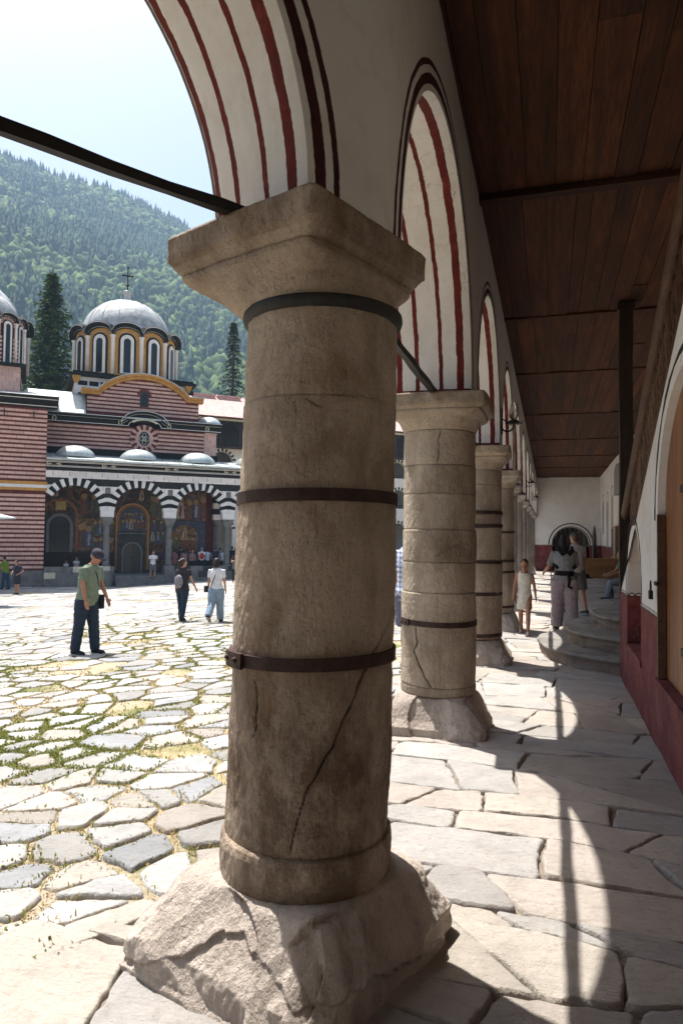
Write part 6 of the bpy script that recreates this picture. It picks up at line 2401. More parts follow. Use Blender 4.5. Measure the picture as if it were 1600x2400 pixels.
def person(label, loc, face, H=1.72, skin=SKIN, shirt=(0.5, 0.5, 0.5), sleeve=0.55, hem=0.90, bottom='trousers', bcol=(0.03, 0.04, 0.07), bloose=0.0, shoe=(0.02, 0.02, 0.025),
           hair='short', hcol=BLACKH, legs=((0, 0), (0, 0)), arms=((0.05, 0.12, 0.15, 0.05), (0.05, 0.12, 0.15, 0.05)), head=(0.0, 0.0), stoop=0.0, girth=1.0, vox=0.014, group=None, spread=0.0, cap=None, seat=False, shirt_mat=None, detail=False, child=False, fem=False, blen=None):
    """face: unit xy direction; arms: (forward pitch, abduction, elbow bend, inward) left then right; legs: (thigh forward, knee bend)"""
    k = H / 1.72
    rz = math.atan2(face[1], face[0]) - PI / 2
    root = thing('person', label, 'person', loc, rz, group)
    hs = 1.12 if child else 1.0            # children have larger heads
    zs_ = 0.0
    ankle = 0.085
    LT, LS = 0.415, 0.405
    # pelvis height from the standing leg
    def foot_z(tl):
        return LT * math.cos(tl[0]) + LS * math.cos(tl[0] - tl[1])
    hipz = ankle + (max(foot_z(l) for l in legs) if not seat else 0.40)
    dz = hipz - 0.905
    st = lambda z: stoop * max(0, z - 1.0) ** 1.3 * 1.2
    V = lambda x, y, z: np.array([x, y, z]) * k
    shw = (0.165 if fem else 0.185) * (0.9 if child else 1)
    tor = [(0.86, 0.135 * (1.06 if fem else 1), 0.100), (0.94, 0.150 * (1.06 if fem else 1), 0.112), (1.04, 0.128 * (0.95 if fem else 1.04), 0.098), (1.14, 0.135, 0.102), (1.26, 0.155, 0.112), (1.35, 0.160, 0.105), (1.42, 0.135, 0.085), (1.465, 0.075, 0.062), (1.49, 0.052, 0.052)]
    g_ = lambda z: 1 + (girth - 1) * math.exp(-((z - 1.05) / 0.22) ** 2)
    def torso(mb, grow, z0=0.86, z1=1.49, flare=0.0):
        rs = []
        for z, rx, ry in tor:
            if z0 - 0.001 <= z <= z1:
                rs.append((0, (st(z) + (girth - 1) * 0.10 * math.exp(-((z - 1.05) / 0.2) ** 2)) * k, (z + dz) * k, (rx * g_(z) + grow) * k, (ry * g_(z) + grow) * k))
        if flare:
            rs.insert(0, (0, 0, (z0 - flare[0] + dz) * k, (0.15 + flare[1]) * k, (0.11 + flare[1]) * k))
        rings(mb, rs)
    # limb joints
    leg_j = []
    for i, sg in enumerate((-1, 1)):
        th, kn = legs[i]
        hip = np.array([sg * (0.088 + 0.2 * 0), 0, hipz])
        sp = spread * sg
        knee = hip + LT * np.array([sp, math.sin(th), -math.cos(th)])
        an = knee + LS * np.array([sp * 0.6, math.sin(th - kn), -math.cos(th - kn)])
        leg_j.append((hip, knee, an, th - kn))
    arm_j = []
    for i, sg in enumerate((-1, 1)):
        p, ab, eb, inn = arms[i]
        S = np.array([sg * shw, st(1.42), 1.415 + dz])
        d = np.array([sg * math.sin(ab) * math.cos(p), math.sin(p), -math.cos(p) * math.cos(ab)])
        E_ = S + 0.285 * d
        d2 = np.array([sg * math.sin(ab - inn), math.sin(p + eb), -math.cos(p + eb)]); d2 /= np.linalg.norm(d2)
        W = E_ + 0.245 * d2
        arm_j.append((S, E_, W, d2))
    hx = st(1.6) + stoop * 0.06
    hp, hy = head
    neck = np.array([0, st(1.49), 1.47 + dz])
    hc = neck + np.array([0, hx - st(1.49) + 0.015 + 0.09 * math.sin(hp), 0.055 + 0.085 * math.cos(hp)])
    ca, sa, cp, sp_ = math.cos(hy), math.sin(hy), math.cos(hp), math.sin(hp)
    # head axes: right, forward, up (rows); nod = hp (down positive), turn = hy
    fwd = np.array([-sa * cp, ca * cp, -sp_]); rgt = np.array([ca, sa, 0]); upv = np.cross(rgt, fwd)
    AX = np.stack([rgt, fwd, upv])
    # --- body, one surface
    b = MB()
    torso(b, 0)
    for i, (hip, knee, an, fa) in enumerate(leg_j):
        b.tube([hip * k, (hip * 0.55 + knee * 0.45) * k, knee * k, (knee * 0.65 + an * 0.35 + np.array([0, -0.012, 0])) * k, an * k], [0.088 * k, 0.076 * k, 0.054 * k, 0.053 * k, 0.036 * k], 12)
        b.tube([(an + np.array([0, -0.035, -0.03])) * k, (an + np.array([0, 0.10, -0.045])) * k, (an + np.array([0, 0.16, -0.06])) * k], [0.038 * k, 0.036 * k, 0.026 * k], 10)
    for i, (S, E_, W, d2) in enumerate(arm_j):
        sg = -1 if i == 0 else 1
        b.tube([S * k, (S * 0.6 + E_ * 0.4) * k, E_ * k, (E_ * 0.65 + W * 0.35) * k, W * k], [0.052 * k, 0.045 * k, 0.036 * k, 0.036 * k, 0.025 * k], 12)
        sidev = np.cross(d2, np.array([0, 1.0, 0.2])); sidev /= np.linalg.norm(sidev)
        frt = np.cross(sidev, d2)
        palm = W + d2 * 0.05
        b.ell(palm * k, np.array([0.022, 0.040, 0.055]) * k, 12, 8, 0, np.stack([sidev, frt, d2]))
        for q, (off, ln) in enumerate(((-0.027, 0.065), (-0.009, 0.080), (0.009, 0.078), (0.026, 0.062))):
            s0 = palm + frt * off + d2 * 0.035
            cu = -sidev * sg * 0.0 + np.array([0, 0, 0])
            inward = np.array([-sg, 0.15, 0]) * 0.35
            d3 = d2 + inward * 0.5; d3 /= np.linalg.norm(d3)
            d4 = d2 + inward * 1.5; d4 /= np.linalg.norm(d4)
            b.tube([s0 * k, (s0 + d3 * ln * 0.5) * k, (s0 + d3 * ln * 0.5 + d4 * ln * 0.5) * k], [0.0105 * k, 0.0095 * k, 0.007 * k], 8)
        t0 = palm + frt * 0.030 - d2 * 0.02
        b.tube([t0 * k, (t0 + frt * 0.025 + d2 * 0.03) * k, (t0 + frt * 0.028 + d2 * 0.06) * k], [0.013 * k, 0.011 * k, 0.008 * k], 8)
    b.tube([neck * k - V(0, 0, 0.05), (neck + (hc - neck) * 0.75) * k], [0.056 * k, 0.050 * k], 14)
    R = lambda x, y, z: (hc + AX.T @ (np.array([x, y, z]) * hs)) * k
    b.ell(R(0, -0.008, 0.025), np.array([0.074, 0.096, 0.095]) * k * hs, 16, 12, 0, AX)
    b.ell(R(0, 0.018, -0.035), np.array([0.060, 0.074, 0.080]) * k * hs, 16, 12, 0, AX)
    b.ell(R(0, 0.055, -0.088), np.array([0.030, 0.030, 0.022]) * k * hs, 10, 8, 0, AX)
    b.tube([R(0, 0.086, 0.012), R(0, 0.108, -0.025), R(0, 0.090, -0.034)], [0.010 * k, 0.015 * k, 0.012 * k], 8)
    for sg in (-1, 1):
        b.ell(R(sg * 0.076, -0.005, -0.008), np.array([0.012, 0.022, 0.032]) * k * hs, 8, 8, 0, AX)
    bo = link('body', remesh(b, vox * (0.75 if detail else 1), 3), root)
    bo.data.materials.append(cloth(skin, 'skin'))
    if detail:
        for sg in (-1, 1):
            m = MB(); m.ell(R(sg * 0.032, 0.083, 0.006), np.array([0.013, 0.008, 0.007]) * k, 8, 6, 0, AX); m.build('eye', cloth((0.03, 0.02, 0.018), 'eye'), root, True)
            m = MB(); m.tube([R(sg * 0.018, 0.092, 0.026), R(sg * 0.035, 0.088, 0.032), R(sg * 0.052, 0.074, 0.026)], 0.005 * k, 6); m.build('eyebrow', cloth(hcol, 'hair'), root, True)
        m = MB(); m.tube([R(-0.024, 0.080, -0.058), R(0, 0.090, -0.056), R(0.024, 0.080, -0.058)], 0.0055 * k, 6); m.build('mouth', cloth((0.22, 0.07, 0.055), 'lip'), root, True)
    # --- shirt or dress
    s = MB()
    zt = 1.465 if sleeve >= 0 else 1.42
    if bottom == 'dress':
        torso(s, 0.013, 0.86, zt, (0.27, 0.022))
    else:
        torso(s, 0.020 + 0.006 * girth, 0.86, zt, (0.86 - hem, 0.022) if hem < 0.86 else 0)
    for i, (S, E_, W, d2) in enumerate(arm_j):
        if sleeve > 0:
            q = min(1.0, sleeve)
            end = S + (E_ - S) * q
            if sleeve > 1:
                s.tube([S * k, E_ * k, (E_ + (W - E_) * 0.95) * k], [0.070 * k, 0.052 * k, 0.036 * k], 12)
            else:
                s.tube([S * k + V(0, 0, 0.004), ((S + end) / 2) * k, end * k], [0.066 * k, 0.060 * k, 0.057 * k], 12)
        elif sleeve < 0:
            sg = -1 if i == 0 else 1
            s.tube([V(sg * 0.085, st(1.44) + 0.075, 1.36 + dz), V(sg * 0.095, st(1.46), 1.47 + dz), V(sg * 0.085, st(1.44) - 0.08, 1.36 + dz)], 0.020 * k, 8)
    sh = link('dress' if bottom == 'dress' else 'shirt', wrinkle(remesh(s, vox, 3), 0.0075 * k, 9, 13), root)
    sh.data.materials.append(shirt_mat or cloth(shirt))
    # --- trousers, shorts
    if bottom != 'dress':
        t = MB()
        L = {'trousers': 1.0, 'shorts': 0.0, 'capri': 0.55}[bottom]
        gr = 0.014 + bloose
        rings(t, [(0, 0, (0.80 + dz) * k, 0.12 * k, 0.10 * k), (0, 0, (0.88 + dz) * k, (0.150 + gr * 0.5) * g_(0.9) * k, (0.112 + gr * 0.6) * g_(0.9) * k), (0, 0, (0.96 + dz) * k, 0.152 * g_(0.96) * k, 0.116 * g_(0.96) * k), (0, 0.0, (1.01 + dz) * k, 0.142 * g_(1.0) * k, 0.110 * g_(1.0) * k)])
        for hip, knee, an, fa in leg_j:
            if L > 0:
                e = knee + (an - knee) * (0.98 if L == 1 else L)
                t.tube([hip * k, (hip * .5 + knee * .5) * k, knee * k, (knee * .5 + e * .5) * k, e * k - V(0, 0, 0.018)], [(0.095 + gr) * k, (0.082 + gr) * k, (0.060 + gr) * k, (0.056 + gr * 1.05) * k, (0.047 + gr * 1.1) * k], 14)
            else:
                e = hip + (knee - hip) * (blen or 0.92)
                t.tube([hip * k, (hip * .5 + e * .5) * k, e * k], [(0.098 + gr) * k, (0.092 + gr) * k, (0.088 + gr) * k], 14)
        tr = link('shorts' if L == 0 else 'trousers', wrinkle(remesh(t, vox, 3), 0.009 * k, 8, 20), root)
        tr.data.materials.append(cloth(bcol))
    # --- shoes
    for i, (hip, knee, an, fa) in enumerate(leg_j):
        m = MB()
        lift = -math.sin(fa) * 0.0
        tilt = max(0.0, -fa - 0.25)
        fdir = np.array([0, math.cos(tilt), -math.sin(tilt)])
        base = an + np.array([0, 0, -0.045])
        m.tube([(base - fdir * 0.065) * k, (base - fdir * 0.03 + np.array([0, 0, 0.012])) * k, (base + fdir * 0.08) * k, (base + fdir * 0.165 + np.array([0, 0, -0.010])) * k, (base + fdir * 0.205 + np.array([0, 0, -0.016])) * k],
               [0.034 * k, 0.045 * k, 0.044 * k, 0.040 * k, 0.018 * k], 12)
        so = MB()
        c_ = (base + fdir * 0.06 + np.array([0, 0, -0.034])) * k
        upn = np.cross(np.array([1.0, 0, 0]), fdir)
        so.obox(c_, np.array([1.0, 0, 0]), 0.040 * k, fdir, 0.135 * k, upn, 0.012 * k)
        me = remesh(m, vox, 2)
        sx = link('shoe', me, root); me.materials.append(cloth(shoe))
        so.build('sole', cloth((0.35, 0.34, 0.33)), sx)
    # --- hair
    if hair:
        h = MB()
        if hair == 'short':
            h.ell(R(0, -0.024, 0.040), np.array([0.080, 0.097, 0.086]) * k * hs, 14, 10, 0, AX)
            h.ell(R(0, -0.050, -0.015), np.array([0.072, 0.060, 0.070]) * k * hs, 14, 10, 0, AX)
        else:
            h.ell(R(0, -0.026, 0.040), np.array([0.082, 0.098, 0.088]) * k * hs, 14, 10, 0, AX)
            h.ell(R(0, -0.052, -0.02), np.array([0.078, 0.062, 0.085]) * k * hs, 14, 10, 0, AX)
            if hair == 'pony':
                h.tube([R(0, -0.10, 0.06), R(0, -0.145, 0.03), R(0, -0.135, -0.10), R(0, -0.125, -0.22), R(0.01, -0.12, -0.32)], [0.03 * k, 0.035 * k, 0.034 * k, 0.028 * k, 0.010 * k], 10)
            elif hair == 'long':
                h.tube([R(0, -0.06, 0.02), R(0, -0.085, -0.08), R(0, -0.095, -0.18), R(0, -0.10, -0.27)], [0.07 * k, 0.074 * k, 0.068 * k, 0.035 * k], 14)
                for sg in (-1, 1):
                    h.tube([R(sg * 0.062, -0.02, 0.04), R(sg * 0.078, -0.02, -0.06), R(sg * 0.075, -0.03, -0.17)], [0.03 * k, 0.03 * k, 0.018 * k], 10)
            elif hair == 'bob':
                h.tube([R(0, -0.05, 0.02), R(0, -0.065, -0.07), R(0, -0.07, -0.13)], [0.082 * k, 0.092 * k, 0.085 * k], 14)
                for sg in (-1, 1):
                    h.tube([R(sg * 0.062, 0.0, 0.04), R(sg * 0.080, 0.0, -0.05), R(sg * 0.076, -0.01, -0.12)], [0.03 * k, 0.03 * k, 0.02 * k], 10)
        ho = link('hair', remesh(h, vox * 0.9, 1), root)
        ho.data.materials.append(cloth(hcol, 'hair'))
    if cap is not None:
        m = MB()
        m.ell(R(0, -0.006, 0.044), np.array([0.092, 0.112, 0.088]) * k, 20, 12, 0, AX)
        m.tube([R(0, 0.05, 0.05), R(0, 0.10, 0.045), R(0, 0.155, 0.025), R(0, 0.185, 0.010)], [0.075 * k, 0.076 * k, 0.066 * k, 0.03 * k], 16, True, 0, None, 0.16)
        co = link('cap', remesh(m, vox * 0.7, 2), root)
        co.data.materials.append(cap)
    root['k'] = k
    INFO[root.name] = dict(k=k, dz=dz, st=st, arms=arm_j, shw=shw, R=R, leg=leg_j, rz=rz, loc=np.array(loc))
    return root


INFO = {}


def to_world(p, q):
    i = INFO[p.name]
    c, s = math.cos(i['rz']), math.sin(i['rz'])
    q = np.asarray(q, float)
    return i['loc'] + np.array([c * q[0] - s * q[1], s * q[0] + c * q[1], q[2]])


def carried(name, label, cat, p, mb_parts):
    """a thing worn or held, placed with its bearer's frame"""
    t = thing(name, label, cat, tuple(INFO[p.name]['loc'] + np.array([0, 0, 0.9])), INFO[p.name]['rz'])
    for nm, mb, mat, vox in mb_parts:
        mb.v = [(a, b, c - 0.9) for a, b, c in mb.v]
        if vox:
            o = link(nm, remesh(mb, vox, 3), t); o.data.materials.append(mat)
        else:
            mb.build(nm, mat, t, True)
    return t


def strap(p, side, grow=0.03, z_hip=0.95, r=0.016):
    """cross-body strap from one shoulder to the opposite hip, front and back"""
    i = INFO[p.name]; k, dz, st = i['k'], i['dz'], i['st']
    m = MB()
    pts3 = []
    for q in np.linspace(0, 2 * PI, 26):
        w_ = (1 - math.cos(q)) / 2                # 0 at shoulder, 1 at hip
        z = 1.475 - (1.475 - z_hip) * w_
        x = side * (0.085 - (0.085 + 0.165) * w_)
        y = math.sin(q) * (0.112 + grow) * (0.9 if w_ < 0.15 else 1.0) + st(z)
        pts3.append(np.array([x, y, z + dz]) * k)
    m.tube(pts3, r * k, 8, False, 0, None, 0.35)
    return m


Rv = _R0[:2]                                   # image right, on the ground
Fv = np.array([_F[0], _F[1]]); Fv = Fv / np.linalg.norm(Fv)
fdir = lambda r, f: (Rv * r + Fv * f) / np.linalg.norm(Rv * r + Fv * f)


def height_px(p, top, feet_px):
    d = (np.array(p) - CAM) @ _F
    return (feet_px - top) / FPX * d


# --- man in the cap
p = on_ground(200, 1534)
man = person('man in grey-green polo shirt, jeans and dark cap, looking down, on the courtyard stones', p, fdir(0.93, -0.36), height_px(p, 1296, 1536) * 1.035, TAN, (0.155, 0.20, 0.145), 0.75, 0.80, 'trousers', (0.016, 0.030, 0.055), 0.012, (0.012, 0.012, 0.018),
             'short', GREYH, ((0.14, 0.05), (-0.10, 0.06)), ((0.10, 0.14, 0.35, 0.10), (0.16, 0.16, 0.20, 0.05)), (0.48, -0.15), 0.20, 1.22, 0.013, None, 0.05, cloth((0.035, 0.028, 0.045)), detail=True)
m1 = strap(man, 1, 0.050, 0.93)
m2 = MB(); m2.box(-0.245, -0.175, -0.02, 0.17, 0.74, 0.98)
carried('shoulder_bag', 'black shoulder bag on a strap, worn by the man in the cap', 'bag', man, [('strap', m1, cloth((0.012, 0.012, 0.012)), 0), ('pouch', m2, cloth((0.014, 0.013, 0.013)), 0.014)])
# --- two women walking away
p = on_ground(427, 1456)
w1 = person('woman with ponytail, dark T-shirt and jeans, walking away across the courtyard', p, fdir(0.35, 0.94), height_px(p, 1313, 1457) * 1.02, SKIN, (0.028, 0.025, 0.032), 0.65, 0.84, 'trousers', (0.012, 0.028, 0.045), 0.004, (0.012, 0.012, 0.014), 'pony', BROWNH,
            ((0.10, 0.02), (-0.16, 0.10)), ((-0.1, 0.15, 0.35, 0.0), (0.12, 0.32, 0.25, 0.0)), (0.05, -0.5), 0.0, 1.0, 0.013, None, 0.0, fem=True)
k = INFO[w1.name]['k']
m2 = MB(); m2.ell((0, -0.20 * k, 1.10 * k), (0.13 * k, 0.085 * k, 0.19 * k), 16, 12)
m1 = MB()
for sg in (-1, 1):
    m1.tube([np.array([sg * 0.08, -0.13, 1.30]) * k, np.array([sg * 0.095, -0.04, 1.475]) * k, np.array([sg * 0.10, 0.10, 1.40]) * k, np.array([sg * 0.13, 0.12, 1.20]) * k, np.array([sg * 0.11, -0.12, 1.02]) * k], 0.018 * k, 6)
carried('backpack', 'small chequered grey backpack on the woman with the ponytail', 'backpack', w1, [('pack', m2, pattern_mat('chequered cloth', (0.05, 0.045, 0.06), (0.33, 0.31, 0.34), 42), 0.016), ('strap', m1, cloth((0.03, 0.028, 0.035)), 0)])
p = on_ground(506, 1458)
w2 = person('woman in white T-shirt and pale jeans, walking away with one heel lifted', p, fdir(0.12, 0.99), height_px(p, 1313, 1459) * 1.02, SKIN, (0.62, 0.62, 0.64), 0.75, 0.90, 'trousers', (0.20, 0.27, 0.34), 0.028, (0.02, 0.02, 0.022), 'bob', BLACKH,
            ((-0.22, 0.55), (0.08, 0.0)), ((0.0, 0.16, 0.15, 0.05), (0.02, 0.17, 0.12, 0.05)), (0.1, -0.3), 0.0, 1.0, 0.013, None, 0.02, fem=True)
m1 = strap(w2, 1, 0.035, 0.86, 0.012)
m2 = MB(); m2.box(-0.27, -0.20, -0.10, 0.06, 0.68, 0.83)
carried('shoulder_bag', 'small dark bag on a thin strap, worn by the woman in pale jeans', 'bag', w2, [('strap', m1, cloth((0.03, 0.03, 0.035)), 0), ('pouch', m2, cloth((0.03, 0.025, 0.025)), 0.014)])


# --- by and in the church porch
def porch_loc(px, n, z):
    d = ray(px, 1300)
    kk = ((np.array([CHO[0], CHO[1]]) - CAM[:2]) @ NB + n) / (d[:2] @ NB)
    q = CAM + d * kk
    return (q[0], q[1], z)


toc = -FD * 0 - NB                              # facing the courtyard
GP = 'visitors in and before the church porch'
person('man in white T-shirt and grey shorts with folded arms on the church steps', porch_loc(359, -0.62, GZ + 0.435), toc, 1.78, SKIN, (0.64, 0.64, 0.65), 0.7, 0.84, 'shorts', (0.10, 0.105, 0.12), 0.02, (0.015, 0.015, 0.015), 'short', BROWNH,
       ((0.05, 0.0), (0.0, 0.0)), ((0.35, 0.18, 1.35, 0.75), (0.35, 0.18, 1.35, 0.75)), (0.45, 0.0), 0.05, 1.0, 0.02, GP, 0.06)
back = NB
crowd = [(409, 1.2, back, 'woman in long red dress facing the frescoes', (0.24, 0.035, 0.045), 'dress', (0.2, 0.03, 0.04), 'short', BLACKH, 1.62, SKIN),
         (423, 1.9, back, 'tall visitor in black facing the frescoes', (0.02, 0.018, 0.02), 'trousers', (0.015, 0.015, 0.018), 'short', BLACKH, 1.80, SKIN),
         (432, 1.0, back, 'long-haired woman in pale flowered top in the porch', (0.30, 0.21, 0.22), 'trousers', (0.015, 0.015, 0.018), 'long', BLACKH, 1.66, SKIN),
         (451, 1.3, toc, 'woman in pink top with dark strap in the porch', (0.44, 0.27, 0.28), 'trousers', (0.016, 0.016, 0.02), 'long', BROWNH, 1.60, FAIR),
         (473, 0.9, back, 'man in white T-shirt with his back turned, beside the pale blue shirt', (0.62, 0.62, 0.62), 'trousers', (0.015, 0.015, 0.02), 'short', GREYH, 1.76, SKIN),
         (486, 1.2, back, 'visitor in pale blue shirt and dark trousers in the porch', (0.40, 0.48, 0.62), 'trousers', (0.012, 0.012, 0.018), 'short', BLACKH, 1.68, SKIN),
         (505, 1.1, back, 'man in navy T-shirt and jeans in the porch', (0.018, 0.026, 0.055), 'trousers', (0.06, 0.09, 0.15), 'short', BROWNH, 1.80, SKIN),
         (516, 1.9, back, 'visitor in grey-blue shirt standing deeper in the porch', (0.24, 0.26, 0.33), 'trousers', (0.02, 0.02, 0.03), 'short', BROWNH, 1.72, SKIN),
         (525, 0.95, toc, 'visitor in white T-shirt with dark cross strap beside the porch column', (0.58, 0.58, 0.60), 'trousers', (0.02, 0.02, 0.03), 'bob', BLACKH, 1.66, SKIN),
         (544, 1.6, back, 'dark-clothed man with short black hair behind the porch column', (0.02, 0.02, 0.026), 'trousers', (0.02, 0.02, 0.025), 'short', BLACKH, 1.84, SKIN),
         (553, 1.2, back, 'visitor in dark blue jacket in the porch', (0.03, 0.035, 0.05), 'trousers', (0.02, 0.02, 0.025), 'bob', BLACKH, 1.74, SKIN),
         (563, 1.5, back, 'visitor in black jacket at the end of the porch', (0.022, 0.02, 0.022), 'trousers', (0.02, 0.02, 0.025), 'short', BLACKH, 1.72, SKIN)]
red_one = None
for j, (px, n, fc, lb, sc_, bt, bc, hr, hc_, hh, sk) in enumerate(crowd):
    q = person(lb, porch_loc(px, n, -1.0), np.array(fc) + np.array([0.25 * math.sin(j * 2.1), 0.2 * math.cos(j * 1.3)]), hh, sk, sc_, 0.6 if j != 0 else 0.35, 0.86, bt, bc, 0.012, (0.02, 0.02, 0.02), hr, hc_,
               ((0.05, 0), (-0.04, 0)), ((0.1 + 0.1 * math.sin(j), 0.14, 0.3 + 0.25 * math.cos(j * 1.7), 0.2), (0.15, 0.14, 0.4, 0.2)), (0.1 * math.sin(j), 0.3 * math.sin(j * 3)), 0.02, 1.0, 0.024, GP, 0.02, shirt_mat=pattern_mat('flowered cloth', (0.20, 0.10, 0.12), sc_, 60, 'spots') if j in (0, 2, 3) else None)
    if 'beside the pale blue' in lb:
        red_one = q
k = INFO[red_one.name]['k']
m2 = MB(); m2.ell((0.02, -0.19 * k, 1.15 * k), (0.14 * k, 0.09 * k, 0.22 * k), 14, 10)
m1 = MB()
for sg in (-1, 1):
    m1.tube([np.array([sg * 0.08, -0.13, 1.34]) * k, np.array([sg * 0.095, -0.02, 1.48]) * k, np.array([sg * 0.10, 0.13, 1.36]) * k, np.array([sg * 0.14, 0.10, 1.12]) * k], 0.02 * k, 6)
carried('backpack', 'bright red backpack on a man in the church porch', 'backpack', red_one, [('pack', m2, cloth((0.42, 0.02, 0.025)), 0.022), ('strap', m1, cloth((0.30, 0.02, 0.02)), 0)])
p = on_ground(550, 1365)
person('woman in grey vest and black trousers raising her arms before the porch', p, fdir(-0.1, 1), height_px(p, 1306, 1366) * 1.02, SKIN, (0.11, 0.11, 0.105), -1, 0.86, 'trousers', (0.012, 0.012, 0.014), 0.006, (0.25, 0.25, 0.25), 'bob', BROWNH,
       ((0.03, 0), (-0.03, 0)), ((1.0, 0.45, 1.5, 0.4), (1.0, 0.45, 1.5, 0.4)), (-0.05, 0), 0.0, 1.0, 0.02, GP, 0.02, fem=True)
for px, n, lb, col_, hh in ((156, 1.35, 'small child in white seated on the dark porch bench', (0.55, 0.55, 0.57), 1.15), (180, 1.35, 'child in pale pink seated on the dark porch bench', (0.50, 0.42, 0.42), 1.45)):
    q = porch_loc(px, n, -1.0)
    person(lb, q, toc, hh, SKIN, col_, 0.6, 0.86, 'trousers', (0.03, 0.028, 0.03), 0.01, (0.03, 0.03, 0.03), 'bob', BROWNH, ((1.5, 1.5), (1.5, 1.5)), ((0.5, 0.12, 0.8, 0.3), (0.5, 0.12, 0.8, 0.3)), (0.3, 0), 0.05, 1.0, 0.022, GP, 0.05, seat=True, child=True)
p = on_ground(13, 1382)
person('visitor in bright green long-sleeved top and jeans beside the striped wall', p, fdir(-1, 0.25), height_px(p, 1306, 1383) * 1.02, SKIN, (0.13, 0.20, 0.015), 1.5, 0.84, 'trousers', (0.025, 0.05, 0.09), 0.006, (0.02, 0.02, 0.02), 'short', BLACKH,
       ((0.15, 0.0), (-0.15, 0.05)), ((0.3, 0.15, 0.9, 0.2), (0.3, 0.12, 0.8, 0.2)), (0.3, 0.0), 0.12, 1.0, 0.018)
p = on_ground(40, 1393)
person('boy in navy T-shirt and dark shorts with hands on his waist', p, fdir(-0.35, -0.9), height_px(p, 1316, 1394) * 1.02, TAN, (0.016, 0.020, 0.036), 0.65, 0.84, 'shorts', (0.015, 0.016, 0.022), 0.015, (0.02, 0.02, 0.02), 'short', BLACKH,
       ((0.03, 0.0), (-0.03, 0.0)), ((-0.25, 0.55, 1.2, 1.0), (-0.25, 0.55, 1.2, 1.0)), (0.4, 0.0), 0.05, 1.0, 0.018)

# --- between the columns: man in a plaid shirt with a bottle
q = at_depth(958, 1500, 8.3)
q = (q[0], q[1], float(terrain(q[0], q[1])))
pl = person('man in blue plaid shirt half hidden behind the pale column', q, fdir(0.75, 0.65), 1.76, TAN, (0.2, 0.25, 0.4), 0.8, 0.82, 'shorts', (0.12, 0.13, 0.18), 0.015, (0.05, 0.05, 0.05), 'short', GREYH,
            ((0.1, 0.05), (-0.15, 0.1)), ((-0.05, 0.16, 0.2, 0.05), (0.2, 0.12, 0.3, 0.05)), (0.1, 0), 0.03, 1.1, 0.015, None, 0.03, shirt_mat=pattern_mat('plaid cloth', (0.06, 0.10, 0.26), (0.48, 0.50, 0.56), 17, 'plaid'))
W = INFO[pl.name]['arms'][0]
hb_ = (W[2] + W[3] * 0.09) * INFO[pl.name]['k']
m = MB(); m.lathe([(0.030, -0.13), (0.033, -0.12), (0.033, 0.02), (0.015, 0.06), (0.014, 0.075)], 14)
m.v = [(a + hb_[0] - 0.01, b_ + hb_[1] + 0.01, c + hb_[2]) for a, b_, c in m.v]
carried('water_bottle', 'clear plastic water bottle held by the man in plaid', 'bottle', pl, [('bottle', m, NT('clear plastic').out((0.55, 0.60, 0.64), 0.15), 0)])

# --- girl in the white dress
p = on_ground(1228, 1487)
girl = person('girl in short cream dress looking down as she walks', (p[0], p[1], 0.012), fdir(-0.30, -0.95), height_px(p, 1312, 1491) * 0.985, TAN, (0.62, 0.575, 0.49), -1, 0.86, 'dress', (0, 0, 0), 0, (0.50, 0.32, 0.30), 'pony', BROWNH,
              ((0.34, 0.16), (-0.24, 0.42)), ((0.12, 0.24, 0.20, 0.10), (0.06, 0.22, 0.18, 0.10)), (0.46, -0.1), 0.05, 1.0, 0.012, None, 0.0, child=True, detail=True, fem=True)
# --- woman with the baby carrier
p = on_ground(1322, 1479)
wc = person('dark-haired woman in grey T-shirt and loose lilac trousers, seen from behind', (p[0], p[1], 0.012), fdir(0.10, 0.995), height_px(p, 1264, 1481) * 1.03, SKIN, (0.30, 0.295, 0.285), 0.9, 0.90, 'trousers', (0.43, 0.35, 0.37), 0.038, (0.04, 0.035, 0.035), 'long', BLACKH,
            ((0.12, 0.05), (-0.10, 0.10)), ((0.25, 0.35, 0.85, 0.2), (0.35, 0.25, 0.9, 0.4)), (0.15, -0.25), 0.03, 1.06, 0.013, None, 0.05, fem=True)
k = INFO[wc.name]['k']
bl_ = cloth((0.012, 0.012, 0.013))
m1 = MB()
rings(m1, [(0, 0, 0.985 * k, 0.165 * k, 0.128 * k), (0, 0, 0.99 * k, 0.172 * k, 0.134 * k), (0, 0, 1.075 * k, 0.166 * k, 0.130 * k), (0, 0, 1.08 * k, 0.16 * k, 0.124 * k)], 28)
m2 = MB()
for sg in (-1, 1):
    m2.tube([np.array([sg * 0.05, -0.125, 1.36]) * k, np.array([sg * 0.12, -0.105, 1.45]) * k, np.array([sg * 0.125, 0.0, 1.50]) * k, np.array([sg * 0.15, 0.12, 1.38]) * k, np.array([sg * 0.175, 0.06, 1.22]) * k, np.array([sg * 0.15, -0.09, 1.13]) * k], 0.030 * k, 10)
m2.tube([np.array([-0.10, -0.130, 1.42]) * k, np.array([0, -0.140, 1.41]) * k, np.array([0.10, -0.130, 1.42]) * k], 0.020 * k, 8)
m3 = MB(); m3.tube([np.array([0.03, -0.145, 1.03]) * k, np.array([0.05, -0.16, 0.92]) * k, np.array([0.03, -0.165, 0.80]) * k, np.array([0.10, -0.17, 0.77]) * k], 0.024 * k, 8, True, 0, None, 0.4)
m4 = MB(); m4.ell((0, 0.20 * k, 1.20 * k), (0.15 * k, 0.10 * k, 0.2 * k), 14, 10)
